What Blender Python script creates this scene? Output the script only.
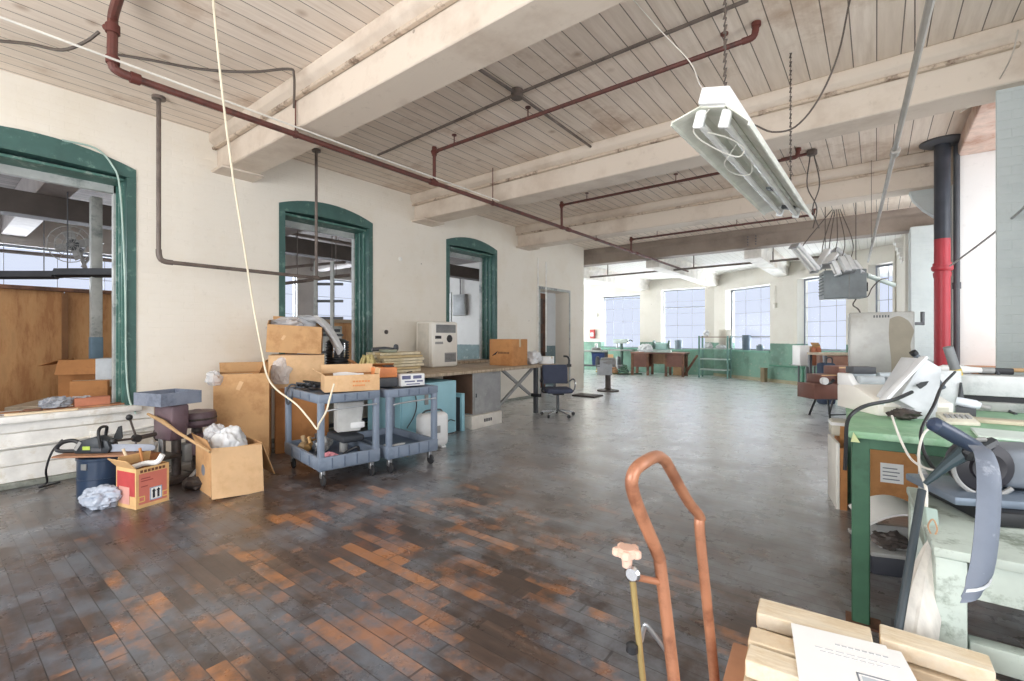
import bpy, bmesh, math, random
from mathutils import Vector, Matrix, noise as mnoise
random.seed(7)
PI = math.pi
R_ = math.radians
for o in list(bpy.data.objects):
    bpy.data.objects.remove(o, do_unlink=True)
SC = bpy.context.scene
COL = SC.collection

# ---------------------------------------------------------------- camera
FPX, YAW, CX, CY, CH = 466.0, R_(38), 512.0, 337.0, 1.4
cd = bpy.data.cameras.new('camera')
cam = bpy.data.objects.new('camera', cd)
COL.objects.link(cam)
cam.location = (0, 0, CH)
cam.rotation_euler = (PI / 2, 0, YAW)
cd.sensor_fit = 'HORIZONTAL'
cd.sensor_width = 36
cd.lens = FPX / 1024 * 36
cd.shift_y = (CY - 340.5) / 1024
cd.clip_start = 0.02
SC.camera = cam

# ---------------------------------------------------------------- light
w = bpy.data.worlds.new('overcast_sky')
SC.world = w
w.use_nodes = True
bg = w.node_tree.nodes['Background']
bg.inputs[0].default_value = (0.88, 0.92, 1.05, 1)
bg.inputs[1].default_value = 1.0
SC.view_settings.view_transform = 'Standard'
SC.view_settings.look = 'None'
SC.view_settings.gamma = 1
SC.view_settings.use_curve_mapping = False
SC.view_settings.exposure = -0.1


def area(name, loc, to, sx, sy, power, color=(1, 1, 1)):
    l = bpy.data.lights.new(name, 'AREA')
    l.shape = 'RECTANGLE'
    l.size, l.size_y, l.energy, l.color = sx, sy, power, color
    o = bpy.data.objects.new(name, l)
    COL.objects.link(o)
    o.location = loc
    d = Vector(to) - Vector(loc)
    o.rotation_euler = d.to_track_quat('-Z', 'Y').to_euler()
    return o


DAY = (0.95, 0.975, 1.0)
# fill lamps added at unseen windows beside and behind the camera
area('window_and_fill_light', (1.75, -0.6, 1.5), (-4, 0.6, 2.6), 2.2, 2.4, 95, DAY)
area('window_and_fill_light', (1.75, 2.6, 1.9), (-4, 3.6, 2.8), 1.8, 2.2, 45, DAY)
area('window_and_fill_light', (-2.5, -3.2, 1.6), (-2.8, 6, 3.4), 5.0, 2.6, 390, DAY)
area('window_and_fill_light', (1.7, 7.1, 2.2), (-4, 7.1, 2.6), 1.5, 2.2, 30, DAY)  # from here, daylight through the farther right-wall windows
area('window_and_fill_light', (1.6, 10.0, 2.2), (-4, 9.6, 2.0), 1.6, 2.4, 55, DAY)
# sky light falling steeply through the far windows
area('window_and_fill_light', (-9.0, 20.2, 5.4), (-6.6, 14.2, 0.3), 3.2, 2.6, 8500, DAY)
area('window_and_fill_light', (-5.0, 20.2, 5.4), (-4.6, 14.0, 0.3), 3.2, 2.6, 8500, DAY)
area('window_and_fill_light', (-1.0, 18.4, 5.6), (-3.4, 13.0, 0.2), 3.2, 2.6, 8500, DAY)
area('window_and_fill_light', (2.6, 14.2, 5.0), (-2.0, 11.4, 0.3), 2.6, 2.4, 2200, DAY)
# unseen low lamps added outside the far windows to brighten the ceiling
area('window_and_fill_light', (-8.2, 20.2, 0.2), (-7.4, 15.6, 3.6), 3.0, 2.6, 720, DAY)
area('window_and_fill_light', (-5.0, 20.2, 0.2), (-4.9, 15.6, 3.6), 3.0, 2.6, 720, DAY)
area('window_and_fill_light', (-0.6, 18.6, 0.2), (-3.0, 14.4, 3.6), 3.0, 2.6, 720, DAY)
area('window_and_fill_light', (-7.4, -2.4, 3.2), (-8.8, 0.6, 1.0), 0.8, 1.6, 70, DAY)  # unseen lamp added in the neighbouring room to brighten the partition
# unseen lamp added round the corner to the left, brightening the far bay
area('window_and_fill_light', (-13.8, 14.2, 1.4), (-4, 13.6, 2.9), 4.0, 2.4, 480, DAY)
# the neighbouring room's own windows
area('window_and_fill_light', (-13.6, 4.5, 2.6), (-7, 4.5, 1.4), 13.0, 1.6, 900, DAY)


# ---------------------------------------------------------------- pixel -> place helpers
Fv = Vector((-math.sin(YAW), math.cos(YAW), 0))
Rv = Vector((math.cos(YAW), math.sin(YAW), 0))
C0 = Vector((0, 0, CH))


def ray(x, y):
    return Fv + Rv * ((x - CX) / FPX) + Vector((0, 0, (CY - y) / FPX))


def G(x, y, z=0.0):
    r = ray(x, y)
    return C0 + r * ((z - CH) / r.z)


def onX(x, y, X):
    r = ray(x, y)
    return C0 + r * (X / r.x)


def onY(x, y, Y):
    r = ray(x, y)
    return C0 + r * (Y / r.y)


def D(x, y, d):
    return C0 + ray(x, y) * d


# ---------------------------------------------------------------- materials
def lin(c):
    c = c / 255.0
    return c / 12.92 if c <= 0.04045 else ((c + 0.055) / 1.055) ** 2.4


def rgb(r, g, b):
    return (lin(r), lin(g), lin(b), 1)


class NT:
    def __init__(s, name):
        s.m = bpy.data.materials.new(name)
        s.m.use_nodes = True
        s.t = s.m.node_tree
        s.b = s.t.nodes['Principled BSDF']

    def n(s, typ, **kw):
        nd = s.t.nodes.new(typ)
        for k, v in kw.items():
            if k.startswith('i_'):
                nd.inputs[k[2:]].default_value = v
            else:
                setattr(nd, k, v)
        return nd

    def l(s, a, ao, b, bi):
        s.t.links.new(a.outputs[ao], b.inputs[bi])

    def math(s, op, a, b=None, c=None):
        nd = s.t.nodes.new('ShaderNodeMath')
        nd.operation = op
        for i, v in enumerate((a, b, c)):
            if v is None:
                continue
            if isinstance(v, (int, float)):
                nd.inputs[i].default_value = v
            else:
                s.t.links.new(v, nd.inputs[i])
        return nd.outputs[0]

    def mix(s, fac, a, b, blend='MIX'):
        nd = s.t.nodes.new('ShaderNodeMix')
        nd.data_type = 'RGBA'
        nd.blend_type = blend
        for i, v in ((0, fac), (6, a), (7, b)):
            if isinstance(v, (int, float)):
                nd.inputs[i].default_value = v
            elif isinstance(v, tuple):
                nd.inputs[i].default_value = v
            else:
                s.t.links.new(v, nd.inputs[i])
        return nd.outputs[2]

    def noise(s, vec, scale, detail=3, rough=0.6):
        nd = s.n('ShaderNodeTexNoise', i_Scale=scale, i_Detail=detail, i_Roughness=rough)
        if vec is not None:
            s.t.links.new(vec, nd.inputs['Vector'])
        return nd.outputs['Fac']

    def step(s, v, lo, hi):
        nd = s.n('ShaderNodeMapRange')
        nd.clamp = True
        s.t.links.new(v, nd.inputs[0])
        nd.inputs[1].default_value = lo
        nd.inputs[2].default_value = hi
        return nd.outputs[0]

    def set(s, col=None, rough=None, metal=None, bump=None, bs=0.3, bd=0.01, spec=None):
        for v, k in ((col, 'Base Color'), (rough, 'Roughness'), (metal, 'Metallic'), (spec, 'Specular IOR Level')):
            if v is None:
                continue
            if isinstance(v, (int, float, tuple)):
                s.b.inputs[k].default_value = v
            else:
                s.t.links.new(v, s.b.inputs[k])
        if bump is not None:
            nd = s.n('ShaderNodeBump', i_Strength=bs, i_Distance=bd)
            s.t.links.new(bump, nd.inputs['Height'])
            s.t.links.new(nd.outputs[0], s.b.inputs['Normal'])
        return s.m


MATS = {}


def dark(c, k):
    return (c[0] * k, c[1] * k, c[2] * k, 1)


def M(name, col=None, rough=0.55, metal=0.0, var=0.18, scale=5.0, stain=None, amt=0.35, sscale=3.0, bump=0.0, stretch=None):
    """plain material with mottling, and optional worn/stained patches of another colour"""
    if name in MATS:
        return MATS[name]
    t = NT(name)
    co = t.n('ShaderNodeTexCoord')
    v = co.outputs['Object']
    if stretch:
        mp = t.n('ShaderNodeMapping', i_Scale=stretch)
        t.t.links.new(v, mp.inputs[0])
        v = mp.outputs[0]
    n1 = t.noise(v, scale, 4)
    c = t.mix(t.step(n1, 0.3, 0.7), dark(col, 1 - var), dark(col, 1 + var * 0.6))
    if stain:
        n2 = t.noise(v, sscale, 6, 0.7)
        c = t.mix(t.step(n2, 0.66 - amt * 0.45, 0.74 - amt * 0.3), c, stain)
    MATS[name] = t.set(c, rough, metal, n1 if bump else None, bump, 0.006)
    return MATS[name]


def board_mat(name, cols, axis_along, width, length, gap=0.03, gapcol=(0.02, 0.015, 0.01, 1), stain=None, stain_amt=0.3,
              rough=0.6, gs=1.0, knots=None):
    """boards: axis_along 0 = boards run along X, 1 = along Y (object space = world)"""
    t = NT(name)
    co = t.n('ShaderNodeTexCoord')
    sp = t.n('ShaderNodeSeparateXYZ')
    t.l(co, 'Object', sp, 0)
    u, v = (sp.outputs[0], sp.outputs[1]) if axis_along == 0 else (sp.outputs[1], sp.outputs[0])
    vv = t.math('DIVIDE', v, width)
    idx = t.math('FLOOR', vv)
    fr = t.math('SUBTRACT', vv, idx)
    wn = t.n('ShaderNodeTexWhiteNoise', noise_dimensions='1D')
    t.t.links.new(idx, wn.inputs['W'])
    uo = t.math('ADD', t.math('DIVIDE', u, length), t.math('MULTIPLY', wn.outputs[0], 7.3))
    ui = t.math('FLOOR', uo)
    uf = t.math('SUBTRACT', uo, ui)
    cb = t.n('ShaderNodeCombineXYZ')
    t.t.links.new(idx, cb.inputs[0])
    t.t.links.new(ui, cb.inputs[1])
    wn2 = t.n('ShaderNodeTexWhiteNoise', noise_dimensions='2D')
    t.t.links.new(cb.outputs[0], wn2.inputs['Vector'])
    mp = t.n('ShaderNodeMapping', i_Scale=(1.2, 14, 1) if axis_along == 0 else (14, 1.2, 1))
    t.l(co, 'Object', mp, 0)
    grain = t.noise(mp.outputs[0], 1.6, 5, 0.65)
    c = t.mix(wn2.outputs[0], cols[0], cols[1])
    c = t.mix(t.math('MULTIPLY', t.step(grain, 0.35, 0.75), gs), c, cols[2])
    if stain:
        big = t.noise(co.outputs['Object'], 1.1, 6, 0.68)
        c = t.mix(t.math('MULTIPLY', t.step(big, 0.56, 0.72), stain_amt), c, stain)
    if knots:
        vo = t.n('ShaderNodeTexVoronoi', i_Scale=1.7)
        t.l(co, 'Object', vo, 'Vector')
        c = t.mix(t.math('MULTIPLY', t.math('SUBTRACT', 1.0, t.step(vo.outputs['Distance'], 0.02, 0.10)), 0.6), c, knots)
    g = t.math('LESS_THAN', fr, gap)
    g2 = t.math('LESS_THAN', uf, 0.008)
    gg = t.math('MAXIMUM', g, t.math('MULTIPLY', g2, 0.7 if axis_along == 0 else 0.0))
    return t, co, dict(c=c, g=gg, grain=grain, idx=idx, u=u, v=v, fr=fr, rnd=wn2.outputs[0], wn=wn.outputs[0], gapcol=gapcol, rough=rough)


def floor_mat():
    t, co, d = board_mat('worn_floor_boards', (rgb(70, 53, 46), rgb(100, 80, 69), rgb(46, 40, 40)), 0, 0.083, 1.5, gap=0.05)
    ob = co.outputs['Object']
    c = d['c']
    # scuffed blue-grey paint left on the boards
    n = t.noise(ob, 1.3, 7, 0.72)
    wn = t.n('ShaderNodeTexWhiteNoise', noise_dimensions='2D')
    cb = t.n('ShaderNodeCombineXYZ')
    t.t.links.new(d['idx'], cb.inputs[0])
    t.t.links.new(t.math('FLOOR', t.math('ADD', t.math('MULTIPLY', d['u'], 3.4), t.math('MULTIPLY', d['wn'], 5.0))), cb.inputs[1])
    t.t.links.new(cb.outputs[0], wn.inputs['Vector'])
    pn = t.math('ADD', n, t.math('MULTIPLY', t.math('SUBTRACT', wn.outputs[0], 0.5), 0.07))
    c = t.mix(t.math('MULTIPLY', t.step(pn, 0.45, 0.60), 0.66), c, rgb(110, 119, 130))
    # short board lengths worn through to orange wood, mostly in the working area
    vd = t.n('ShaderNodeVectorMath', operation='DISTANCE')
    t.l(co, 'Object', vd, 0)
    vd.inputs[1].default_value = (-2.3, 1.9, 0)
    near = t.math('SUBTRACT', 1.0, t.step(vd.outputs['Value'], 0.6, 2.8))
    n3 = t.noise(ob, 2.4, 5, 0.65)
    n4 = t.noise(ob, 11, 4, 0.7)
    q = t.math('ADD', t.math('ADD', n3, t.math('MULTIPLY', wn.outputs[0], 0.22)), t.math('MULTIPLY', n4, 0.22))
    th = t.math('SUBTRACT', 0.98, t.math('MULTIPLY', near, 0.24))
    om = t.step(t.math('SUBTRACT', q, th), -0.04, 0.12)
    oc = t.mix(wn.outputs[0], rgb(128, 74, 50), rgb(204, 132, 68))
    c = t.mix(t.math('MULTIPLY', om, 0.58), c, oc)
    # pale tone rising toward the far bay, mostly window glare put into the colour
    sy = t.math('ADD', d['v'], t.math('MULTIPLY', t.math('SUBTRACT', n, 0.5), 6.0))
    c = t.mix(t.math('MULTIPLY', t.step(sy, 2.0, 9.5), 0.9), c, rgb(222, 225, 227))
    # fine scratches
    mp = t.n('ShaderNodeMapping', i_Scale=(30, 3, 1))
    mp.inputs['Rotation'].default_value = (0, 0, 0.6)
    t.l(co, 'Object', mp, 0)
    sc = t.noise(mp.outputs[0], 2.0, 3)
    c = t.mix(t.math('MULTIPLY', t.step(sc, 0.68, 0.74), 0.35), c, rgb(140, 138, 136))
    c = t.mix(t.math('MULTIPLY', d['g'], 0.85), c, rgb(28, 24, 24))
    rn = t.step(t.noise(ob, 3.2, 5, 0.7), 0.3, 0.7)
    rough = t.math('ADD', 0.2, t.math('MULTIPLY', rn, 0.2))
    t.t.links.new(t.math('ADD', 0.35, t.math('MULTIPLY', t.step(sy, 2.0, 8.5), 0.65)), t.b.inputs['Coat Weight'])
    t.b.inputs['Coat IOR'].default_value = 1.95
    t.b.inputs['Coat Roughness'].default_value = 0.3
    h = t.math('SUBTRACT', t.math('MULTIPLY', d['grain'], 0.3), d['g'])
    return t.set(c, rough, None, h, 0.25, 0.006, spec=0.6)


def ceil_mat(name, a, b, g, stain, knots, gap=0.05, gapk=0.8):
    t, co, d = board_mat(name, (a, b, g), 1, 0.165, 3.1, gap=gap, stain=stain, stain_amt=0.65, knots=knots)
    c = t.mix(t.math('MULTIPLY', d['g'], gapk), d['c'], rgb(70, 58, 48))
    h = t.math('SUBTRACT', 0.0, d['g'])
    return t.set(c, 0.8, None, h, 0.5, 0.01)


def wall_mat(name, top, bottom=None, zsplit=1.19, stain=rgb(190, 176, 150), amt=0.35, rough=0.7, brick=True, bs=0.25):
    t = NT(name)
    co = t.n('ShaderNodeTexCoord')
    ob = co.outputs['Object']
    n = t.noise(ob, 1.4, 6, 0.65)
    n2 = t.noise(ob, 9, 4, 0.7)
    c = t.mix(t.math('MULTIPLY', t.step(n, 0.48, 0.72), amt), top, stain)
    c = t.mix(t.math('MULTIPLY', t.step(n2, 0.60, 0.72), 0.18), c, dark(stain, 0.7))
    if bottom:
        sp = t.n('ShaderNodeSeparateXYZ')
        t.l(co, 'Object', sp, 0)
        zz = t.math('ADD', sp.outputs[2], t.math('MULTIPLY', t.math('SUBTRACT', n2, 0.5), 0.04))
        bc = t.mix(t.step(n, 0.45, 0.66), bottom, dark(bottom, 0.62))
        bc = t.mix(t.math('MULTIPLY', t.step(n2, 0.58, 0.68), 0.5), bc, rgb(170, 176, 160))
        c = t.mix(t.math('LESS_THAN', zz, zsplit), c, bc)
    pv = t.n('ShaderNodeTexVoronoi', i_Scale=1.9)
    t.l(co, 'Object', pv, 'Vector')
    c = t.mix(t.math('MULTIPLY', t.math('LESS_THAN', pv.outputs['Distance'], 0.028), 0.6), c, rgb(112, 98, 84))
    bump = n2
    if brick:
        # bricks read on either wall direction: u = x + y
        sp = t.n('ShaderNodeSeparateXYZ')
        t.l(co, 'Object', sp, 0)
        cb = t.n('ShaderNodeCombineXYZ')
        t.t.links.new(t.math('ADD', sp.outputs[0], sp.outputs[1]), cb.inputs[0])
        t.t.links.new(sp.outputs[2], cb.inputs[1])
        br = t.n('ShaderNodeTexBrick', i_Scale=1.0)
        br.inputs['Brick Width'].default_value = 0.22
        br.inputs['Row Height'].default_value = 0.075
        br.inputs['Mortar Size'].default_value = 0.006
        br.inputs['Mortar Smooth'].default_value = 0.6
        t.t.links.new(cb.outputs[0], br.inputs['Vector'])
        bump = t.math('SUBTRACT', t.math('MULTIPLY', n2, 0.4), br.outputs['Fac'])
    return t.set(c, rough, None, bump, bs, 0.006)


def glass_mat(name, tint=(0.95, 0.97, 1, 1), k=0.12):
    t = NT(name)
    tr = t.n('ShaderNodeBsdfTransparent')
    tr.inputs[0].default_value = tint
    gl = t.n('ShaderNodeBsdfGlossy', i_Roughness=0.15)
    mx = t.n('ShaderNodeMixShader')
    mx.inputs[0].default_value = k
    t.l(tr, 0, mx, 1)
    t.l(gl, 0, mx, 2)
    t.l(mx, 0, t.t.nodes['Material Output'], 0)
    return t.m


def film_mat(name, col, alpha=0.55, rough=0.25):
    t = NT(name)
    co = t.n('ShaderNodeTexCoord')
    n = t.noise(co.outputs['Object'], 14, 4)
    t.set(t.mix(n, dark(col, 0.8), col), rough, None, n, 0.5, 0.01)
    t.b.inputs['Alpha'].default_value = alpha
    return t.m


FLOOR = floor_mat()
CEIL = ceil_mat('whitewashed_ceiling_boards', rgb(227, 212, 196), rgb(237, 224, 210), rgb(214, 198, 181), rgb(172, 140, 112), rgb(150, 118, 92))
CEILF = ceil_mat('white_painted_ceiling_boards', rgb(242, 240, 234), rgb(246, 244, 238), rgb(236, 232, 224), rgb(228, 220, 206), None, 0.04, 0.45)
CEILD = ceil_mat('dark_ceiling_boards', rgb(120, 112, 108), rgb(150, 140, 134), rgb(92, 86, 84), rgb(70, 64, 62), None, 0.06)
WALL = wall_mat('cream_painted_brick', rgb(233, 226, 213), stain=rgb(220, 208, 186), amt=0.45)
WALLF = wall_mat('white_over_green_brick', rgb(226, 222, 212), rgb(124, 162, 144), 1.2, stain=rgb(205, 198, 182), amt=0.4)
WALLG = wall_mat('grey_white_block', rgb(194, 200, 198), None, stain=rgb(164, 173, 174), amt=0.6, bs=0.4)
PLASTER = wall_mat('white_plaster', rgb(244, 242, 238), None, stain=rgb(226, 222, 214), amt=0.4, brick=False)
BEAM = wall_mat('cream_beam_paint', rgb(214, 200, 184), None, stain=rgb(172, 150, 130), amt=0.65, brick=False, bs=0.35)
GIRDER = wall_mat('grey_brown_girder', rgb(146, 132, 120), None, stain=rgb(112, 98, 88), amt=0.7, brick=False, bs=0.35)
WHITEP = M('white_gloss_paint', rgb(238, 236, 230), 0.5, stain=rgb(214, 206, 190), amt=0.3)
GREENF = M('dark_green_frame_paint', rgb(64, 98, 92), 0.5, stain=rgb(104, 136, 126), amt=0.22, sscale=7)
GREYF = M('grey_frame_paint', rgb(178, 180, 176), 0.55, stain=rgb(120, 128, 124), amt=0.3)
GLASS = glass_mat('clouded_glass', k=0.005)
STEELSASH = M('steel_sash_paint', rgb(140, 146, 156), 0.5)
RUST = M('dark_red_pipe', rgb(102, 58, 50), 0.55, stain=rgb(76, 48, 42), amt=0.4, sscale=8)
PIPEG = M('grey_brown_pipe', rgb(112, 100, 92), 0.5, stain=rgb(84, 74, 68), amt=0.4)
CONDUIT = M('galvanised_conduit', rgb(164, 158, 150), 0.45, 0.3)
WHITEC = M('white_cable', rgb(232, 228, 218), 0.5)
DARKC = M('dark_cable', rgb(84, 74, 66), 0.6)
BLACK = M('black_plastic', rgb(34, 35, 38), 0.45)
BLACKR = M('black_rubber', rgb(38, 38, 40), 0.7)
CARD = M('cardboard', rgb(204, 160, 112), 0.8, stain=rgb(186, 140, 94), amt=0.4, sscale=4, var=0.08)
CARDL = M('pale_cardboard', rgb(222, 184, 140), 0.8, stain=rgb(208, 168, 124), amt=0.4, var=0.08)
CARDD = M('brown_cardboard', rgb(180, 124, 74), 0.8, stain=rgb(160, 108, 64), amt=0.4, var=0.1)
CARDI = M('cardboard_inside', rgb(176, 132, 88), 0.85)
TAPE = M('packing_tape', rgb(206, 184, 150), 0.3)
PLASTICF = film_mat('clear_plastic_film', rgb(244, 246, 250), 0.5)
WHITEBAG = film_mat('white_plastic_bag', rgb(236, 238, 240), 0.97, 0.35)
CARTB = M('blue_grey_cart_plastic', rgb(126, 138, 154), 0.5, var=0.1, stain=rgb(104, 116, 132), amt=0.3)
CARTT = M('dark_blue_grey_cart_deck', rgb(88, 102, 122), 0.5, var=0.12)
STEEL = M('bare_steel', rgb(176, 178, 180), 0.35, 0.8)
GREYM = M('grey_painted_metal', rgb(158, 158, 156), 0.45, stain=rgb(136, 134, 130), amt=0.35)
GREYD = M('dark_grey_metal', rgb(78, 80, 84), 0.45)
BLUEL = M('light_blue_enamel', rgb(156, 204, 216), 0.4, var=0.06)
IVORY = M('ivory_plastic', rgb(236, 232, 222), 0.45, var=0.05)
WHITEM = M('white_enamel', rgb(240, 240, 238), 0.4, var=0.05)
PLY = M('worn_plywood', rgb(190, 172, 148), 0.7, stain=rgb(160, 142, 120), amt=0.5, stretch=(1, 8, 1))
PINE = M('pale_pine', rgb(222, 202, 172), 0.7, stain=rgb(208, 182, 146), amt=0.4, stretch=(2, 2, 9))
WOODB = M('brown_plywood', rgb(206, 156, 104), 0.6, stain=rgb(170, 118, 72), amt=0.5, sscale=2.5, stretch=(1, 2.2, 0.5), var=0.2)
WOODD = M('dark_brown_wood', rgb(132, 92, 70), 0.6, stain=rgb(84, 56, 42), amt=0.5)
WOODO = M('orange_varnished_wood', rgb(190, 128, 72), 0.5)
PAPER = M('white_paper', rgb(244, 244, 242), 0.7, var=0.03)
INK = M('grey_ink', rgb(128, 132, 140), 0.8)
INKD = M('dark_ink', rgb(40, 42, 54), 0.8)
GREENB = M('bench_green_paint', rgb(134, 176, 140), 0.5, stain=rgb(160, 194, 164), amt=0.35)
GREENL = M('bench_leg_green', rgb(64, 104, 80), 0.5, stain=rgb(52, 86, 64), amt=0.3)
PALEG = M('chipped_pale_green_paint', rgb(188, 199, 190), 0.6, stain=rgb(126, 136, 124), amt=0.3, sscale=9)
COPPER = M('worn_orange_brown_tube', rgb(178, 122, 92), 0.36, 0.2, stain=rgb(142, 92, 68), amt=0.4, sscale=9)
REDP = M('red_pipe_paint', rgb(176, 52, 62), 0.4, var=0.1)
BLKP = M('black_pipe_paint', rgb(58, 62, 70), 0.3, var=0.3)
NAVY = M('navy_blue_drum', rgb(36, 54, 78), 0.3, var=0.15)
TEALD = M('dark_teal_metal', rgb(44, 98, 118), 0.45)
MAROON = M('maroon_machine_paint', rgb(112, 92, 98), 0.45, stain=rgb(84, 66, 72), amt=0.4)
IRON = M('grimy_cast_iron', rgb(98, 90, 86), 0.5, 0.3, stain=rgb(66, 58, 54), amt=0.5)
GUNB = M('blue_grey_metal', rgb(140, 148, 164), 0.4, 0.2, stain=rgb(108, 116, 132), amt=0.35)
CHROME = M('chrome', rgb(200, 202, 205), 0.18, 0.95)
NAVYF = M('navy_fabric', rgb(66, 72, 90), 0.85)
STRAW = M('straw_fibre', rgb(196, 180, 124), 0.85, stretch=(1, 1, 12), scale=12, var=0.35)
ORANGE = M('orange_plastic', rgb(236, 148, 92), 0.5)
REDBOX = M('red_printed_card', rgb(210, 122, 106), 0.75, var=0.1)
CLOTH = M('pale_cloth', rgb(220, 216, 208), 0.9, stretch=(9, 9, 1), var=0.15)
SHEETM = M('weathered_sheet_steel', rgb(166, 165, 160), 0.45, 0.25, stain=rgb(148, 145, 136), amt=0.35, sscale=1.8)
SHEETD = M('oily_stain_steel', rgb(136, 128, 112), 0.5, 0.2)
TERRA = M('terracotta_brick', rgb(186, 120, 92), 0.8)


# ---------------------------------------------------------------- mesh building
class MB:
    def __init__(s):
        s.bm = bmesh.new()
        s.mi = 0

    def _tag(s, faces):
        for f in faces:
            f.material_index = s.mi

    def hexa(s, pts):
        v = [s.bm.verts.new(p) for p in pts]
        for q in ((3, 2, 1, 0), (4, 5, 6, 7), (0, 1, 5, 4), (1, 2, 6, 5), (2, 3, 7, 6), (3, 0, 4, 7)):
            s._tag([s.bm.faces.new([v[i] for i in q])])
        return s

    def bx(s, x0, y0, z0, x1, y1, z1):
        return s.hexa([(x0, y0, z0), (x1, y0, z0), (x1, y1, z0), (x0, y1, z0), (x0, y0, z1), (x1, y0, z1), (x1, y1, z1), (x0, y1, z1)])

    def box(s, c, sz, rot=(0, 0, 0)):
        m = Matrix.Translation(Vector(c)) @ (Matrix.Rotation(rot[2], 4, 'Z') @ Matrix.Rotation(rot[1], 4, 'Y') @ Matrix.Rotation(rot[0], 4, 'X'))
        h = [x / 2 for x in sz]
        return s.hexa([m @ Vector((a * h[0], b * h[1], c_ * h[2])) for c_ in (-1, 1) for a, b in ((-1, -1), (1, -1), (1, 1), (-1, 1))])

    def bar(s, p0, p1, wd, th, up=(0, 0, 1)):
        """rectangular bar from p0 to p1, wd across (perp. to up), th along up"""
        p0, p1 = Vector(p0), Vector(p1)
        d = (p1 - p0).normalized()
        u = Vector(up)
        if abs(d.dot(u)) > 0.98:
            u = Vector((0, 1, 0))
        a = d.cross(u).normalized()
        b = a.cross(d).normalized()
        a, b = a * wd / 2, b * th / 2
        return s.hexa([p0 - a - b, p0 + a - b, p1 + a - b, p1 - a - b, p0 - a + b, p0 + a + b, p1 + a + b, p1 - a + b])

    def cyl(s, p0, p1, r, r2=None, n=14):
        r2 = r if r2 is None else r2
        return s.rings([(p0, r), (p1, r2)], n)

    def rings(s, lst, n=14, cap=True):
        """swept circle through (point, radius) pairs"""
        pts = [Vector(p) for p, _ in lst]
        rs = []
        prev = None
        for i, (p, r) in enumerate(lst):
            a = pts[max(i - 1, 0)]
            b = pts[min(i + 1, len(pts) - 1)]
            d = b - a
            if d.length < 1e-9:
                d = prev[2] if prev else Vector((0, 0, 1))
            d = d.normalized()
            if prev is None:
                u = Vector((0, 0, 1)) if abs(d.z) < 0.9 else Vector((1, 0, 0))
                x = d.cross(u).normalized()
            else:
                x = prev[0] - d * prev[0].dot(d)
                x = x.normalized() if x.length > 1e-6 else prev[0]
            y = d.cross(x).normalized()
            prev = (x, y, d)
            rs.append([s.bm.verts.new(pts[i] + (x * math.cos(2 * PI * k / n) + y * math.sin(2 * PI * k / n)) * r) for k in range(n)])
        for a, b in zip(rs[:-1], rs[1:]):
            for k in range(n):
                s._tag([s.bm.faces.new((a[k], a[(k + 1) % n], b[(k + 1) % n], b[k]))])
        if cap:
            s._tag([s.bm.faces.new(rs[0][::-1]), s.bm.faces.new(rs[-1])])
        return s

    def tube(s, pts, r, n=8, sub=5, smooth=True):
        pts = [Vector(p) for p in pts]
        if smooth and len(pts) > 2:
            pts = spline(pts, sub)
        return s.rings([(p, r) for p in pts], n)

    def lathe(s, prof, c=(0, 0, 0), n=20, axis='Z'):
        c = Vector(c)
        rows = []
        for r, z in prof:
            row = []
            for k in range(n):
                a = 2 * PI * k / n
                p = Vector((r * math.cos(a), r * math.sin(a), z))
                if axis == 'X':
                    p = Vector((p.z, p.x, p.y))
                elif axis == 'Y':
                    p = Vector((p.y, p.z, p.x))
                row.append(s.bm.verts.new(c + p))
            rows.append(row)
        for a, b in zip(rows[:-1], rows[1:]):
            for k in range(n):
                s._tag([s.bm.faces.new((a[k], a[(k + 1) % n], b[(k + 1) % n], b[k]))])
        s._tag([s.bm.faces.new(rows[0][::-1]), s.bm.faces.new(rows[-1])])
        return s

    def prism(s, poly, h, org=(0, 0, 0), u=(1, 0, 0), v=(0, 0, 1)):
        """polygon in the u,v plane extruded by h along u x v"""
        o, u, v = Vector(org), Vector(u).normalized(), Vector(v).normalized()
        nrm = u.cross(v).normalized() * h
        a = [s.bm.verts.new(o + u * p[0] + v * p[1]) for p in poly]
        b = [s.bm.verts.new(o + u * p[0] + v * p[1] + nrm) for p in poly]
        s._tag([s.bm.faces.new(a[::-1]), s.bm.faces.new(b)])
        k = len(poly)
        for i in range(k):
            s._tag([s.bm.faces.new((a[i], a[(i + 1) % k], b[(i + 1) % k], b[i]))])
        return s

    def sheet(s, fn, nu, nv, th=0.004):
        """solid sheet: fn(u,v) with u,v in 0..1"""
        P = [[Vector(fn(i / nu, j / nv)) for j in range(nv + 1)] for i in range(nu + 1)]
        N = [[None] * (nv + 1) for _ in range(nu + 1)]
        for i in range(nu + 1):
            for j in range(nv + 1):
                a = P[min(i + 1, nu)][j] - P[max(i - 1, 0)][j]
                b = P[i][min(j + 1, nv)] - P[i][max(j - 1, 0)]
                q = a.cross(b)
                N[i][j] = q.normalized() if q.length > 1e-12 else Vector((0, 0, 1))
        A = [[s.bm.verts.new(P[i][j] + N[i][j] * th / 2) for j in range(nv + 1)] for i in range(nu + 1)]
        B = [[s.bm.verts.new(P[i][j] - N[i][j] * th / 2) for j in range(nv + 1)] for i in range(nu + 1)]
        for i in range(nu):
            for j in range(nv):
                s._tag([s.bm.faces.new((A[i][j], A[i + 1][j], A[i + 1][j + 1], A[i][j + 1])),
                        s.bm.faces.new((B[i][j + 1], B[i + 1][j + 1], B[i + 1][j], B[i][j]))])
        for i in range(nu):
            s._tag([s.bm.faces.new((A[i + 1][0], A[i][0], B[i][0], B[i + 1][0])), s.bm.faces.new((A[i][nv], A[i + 1][nv], B[i + 1][nv], B[i][nv]))])
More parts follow.
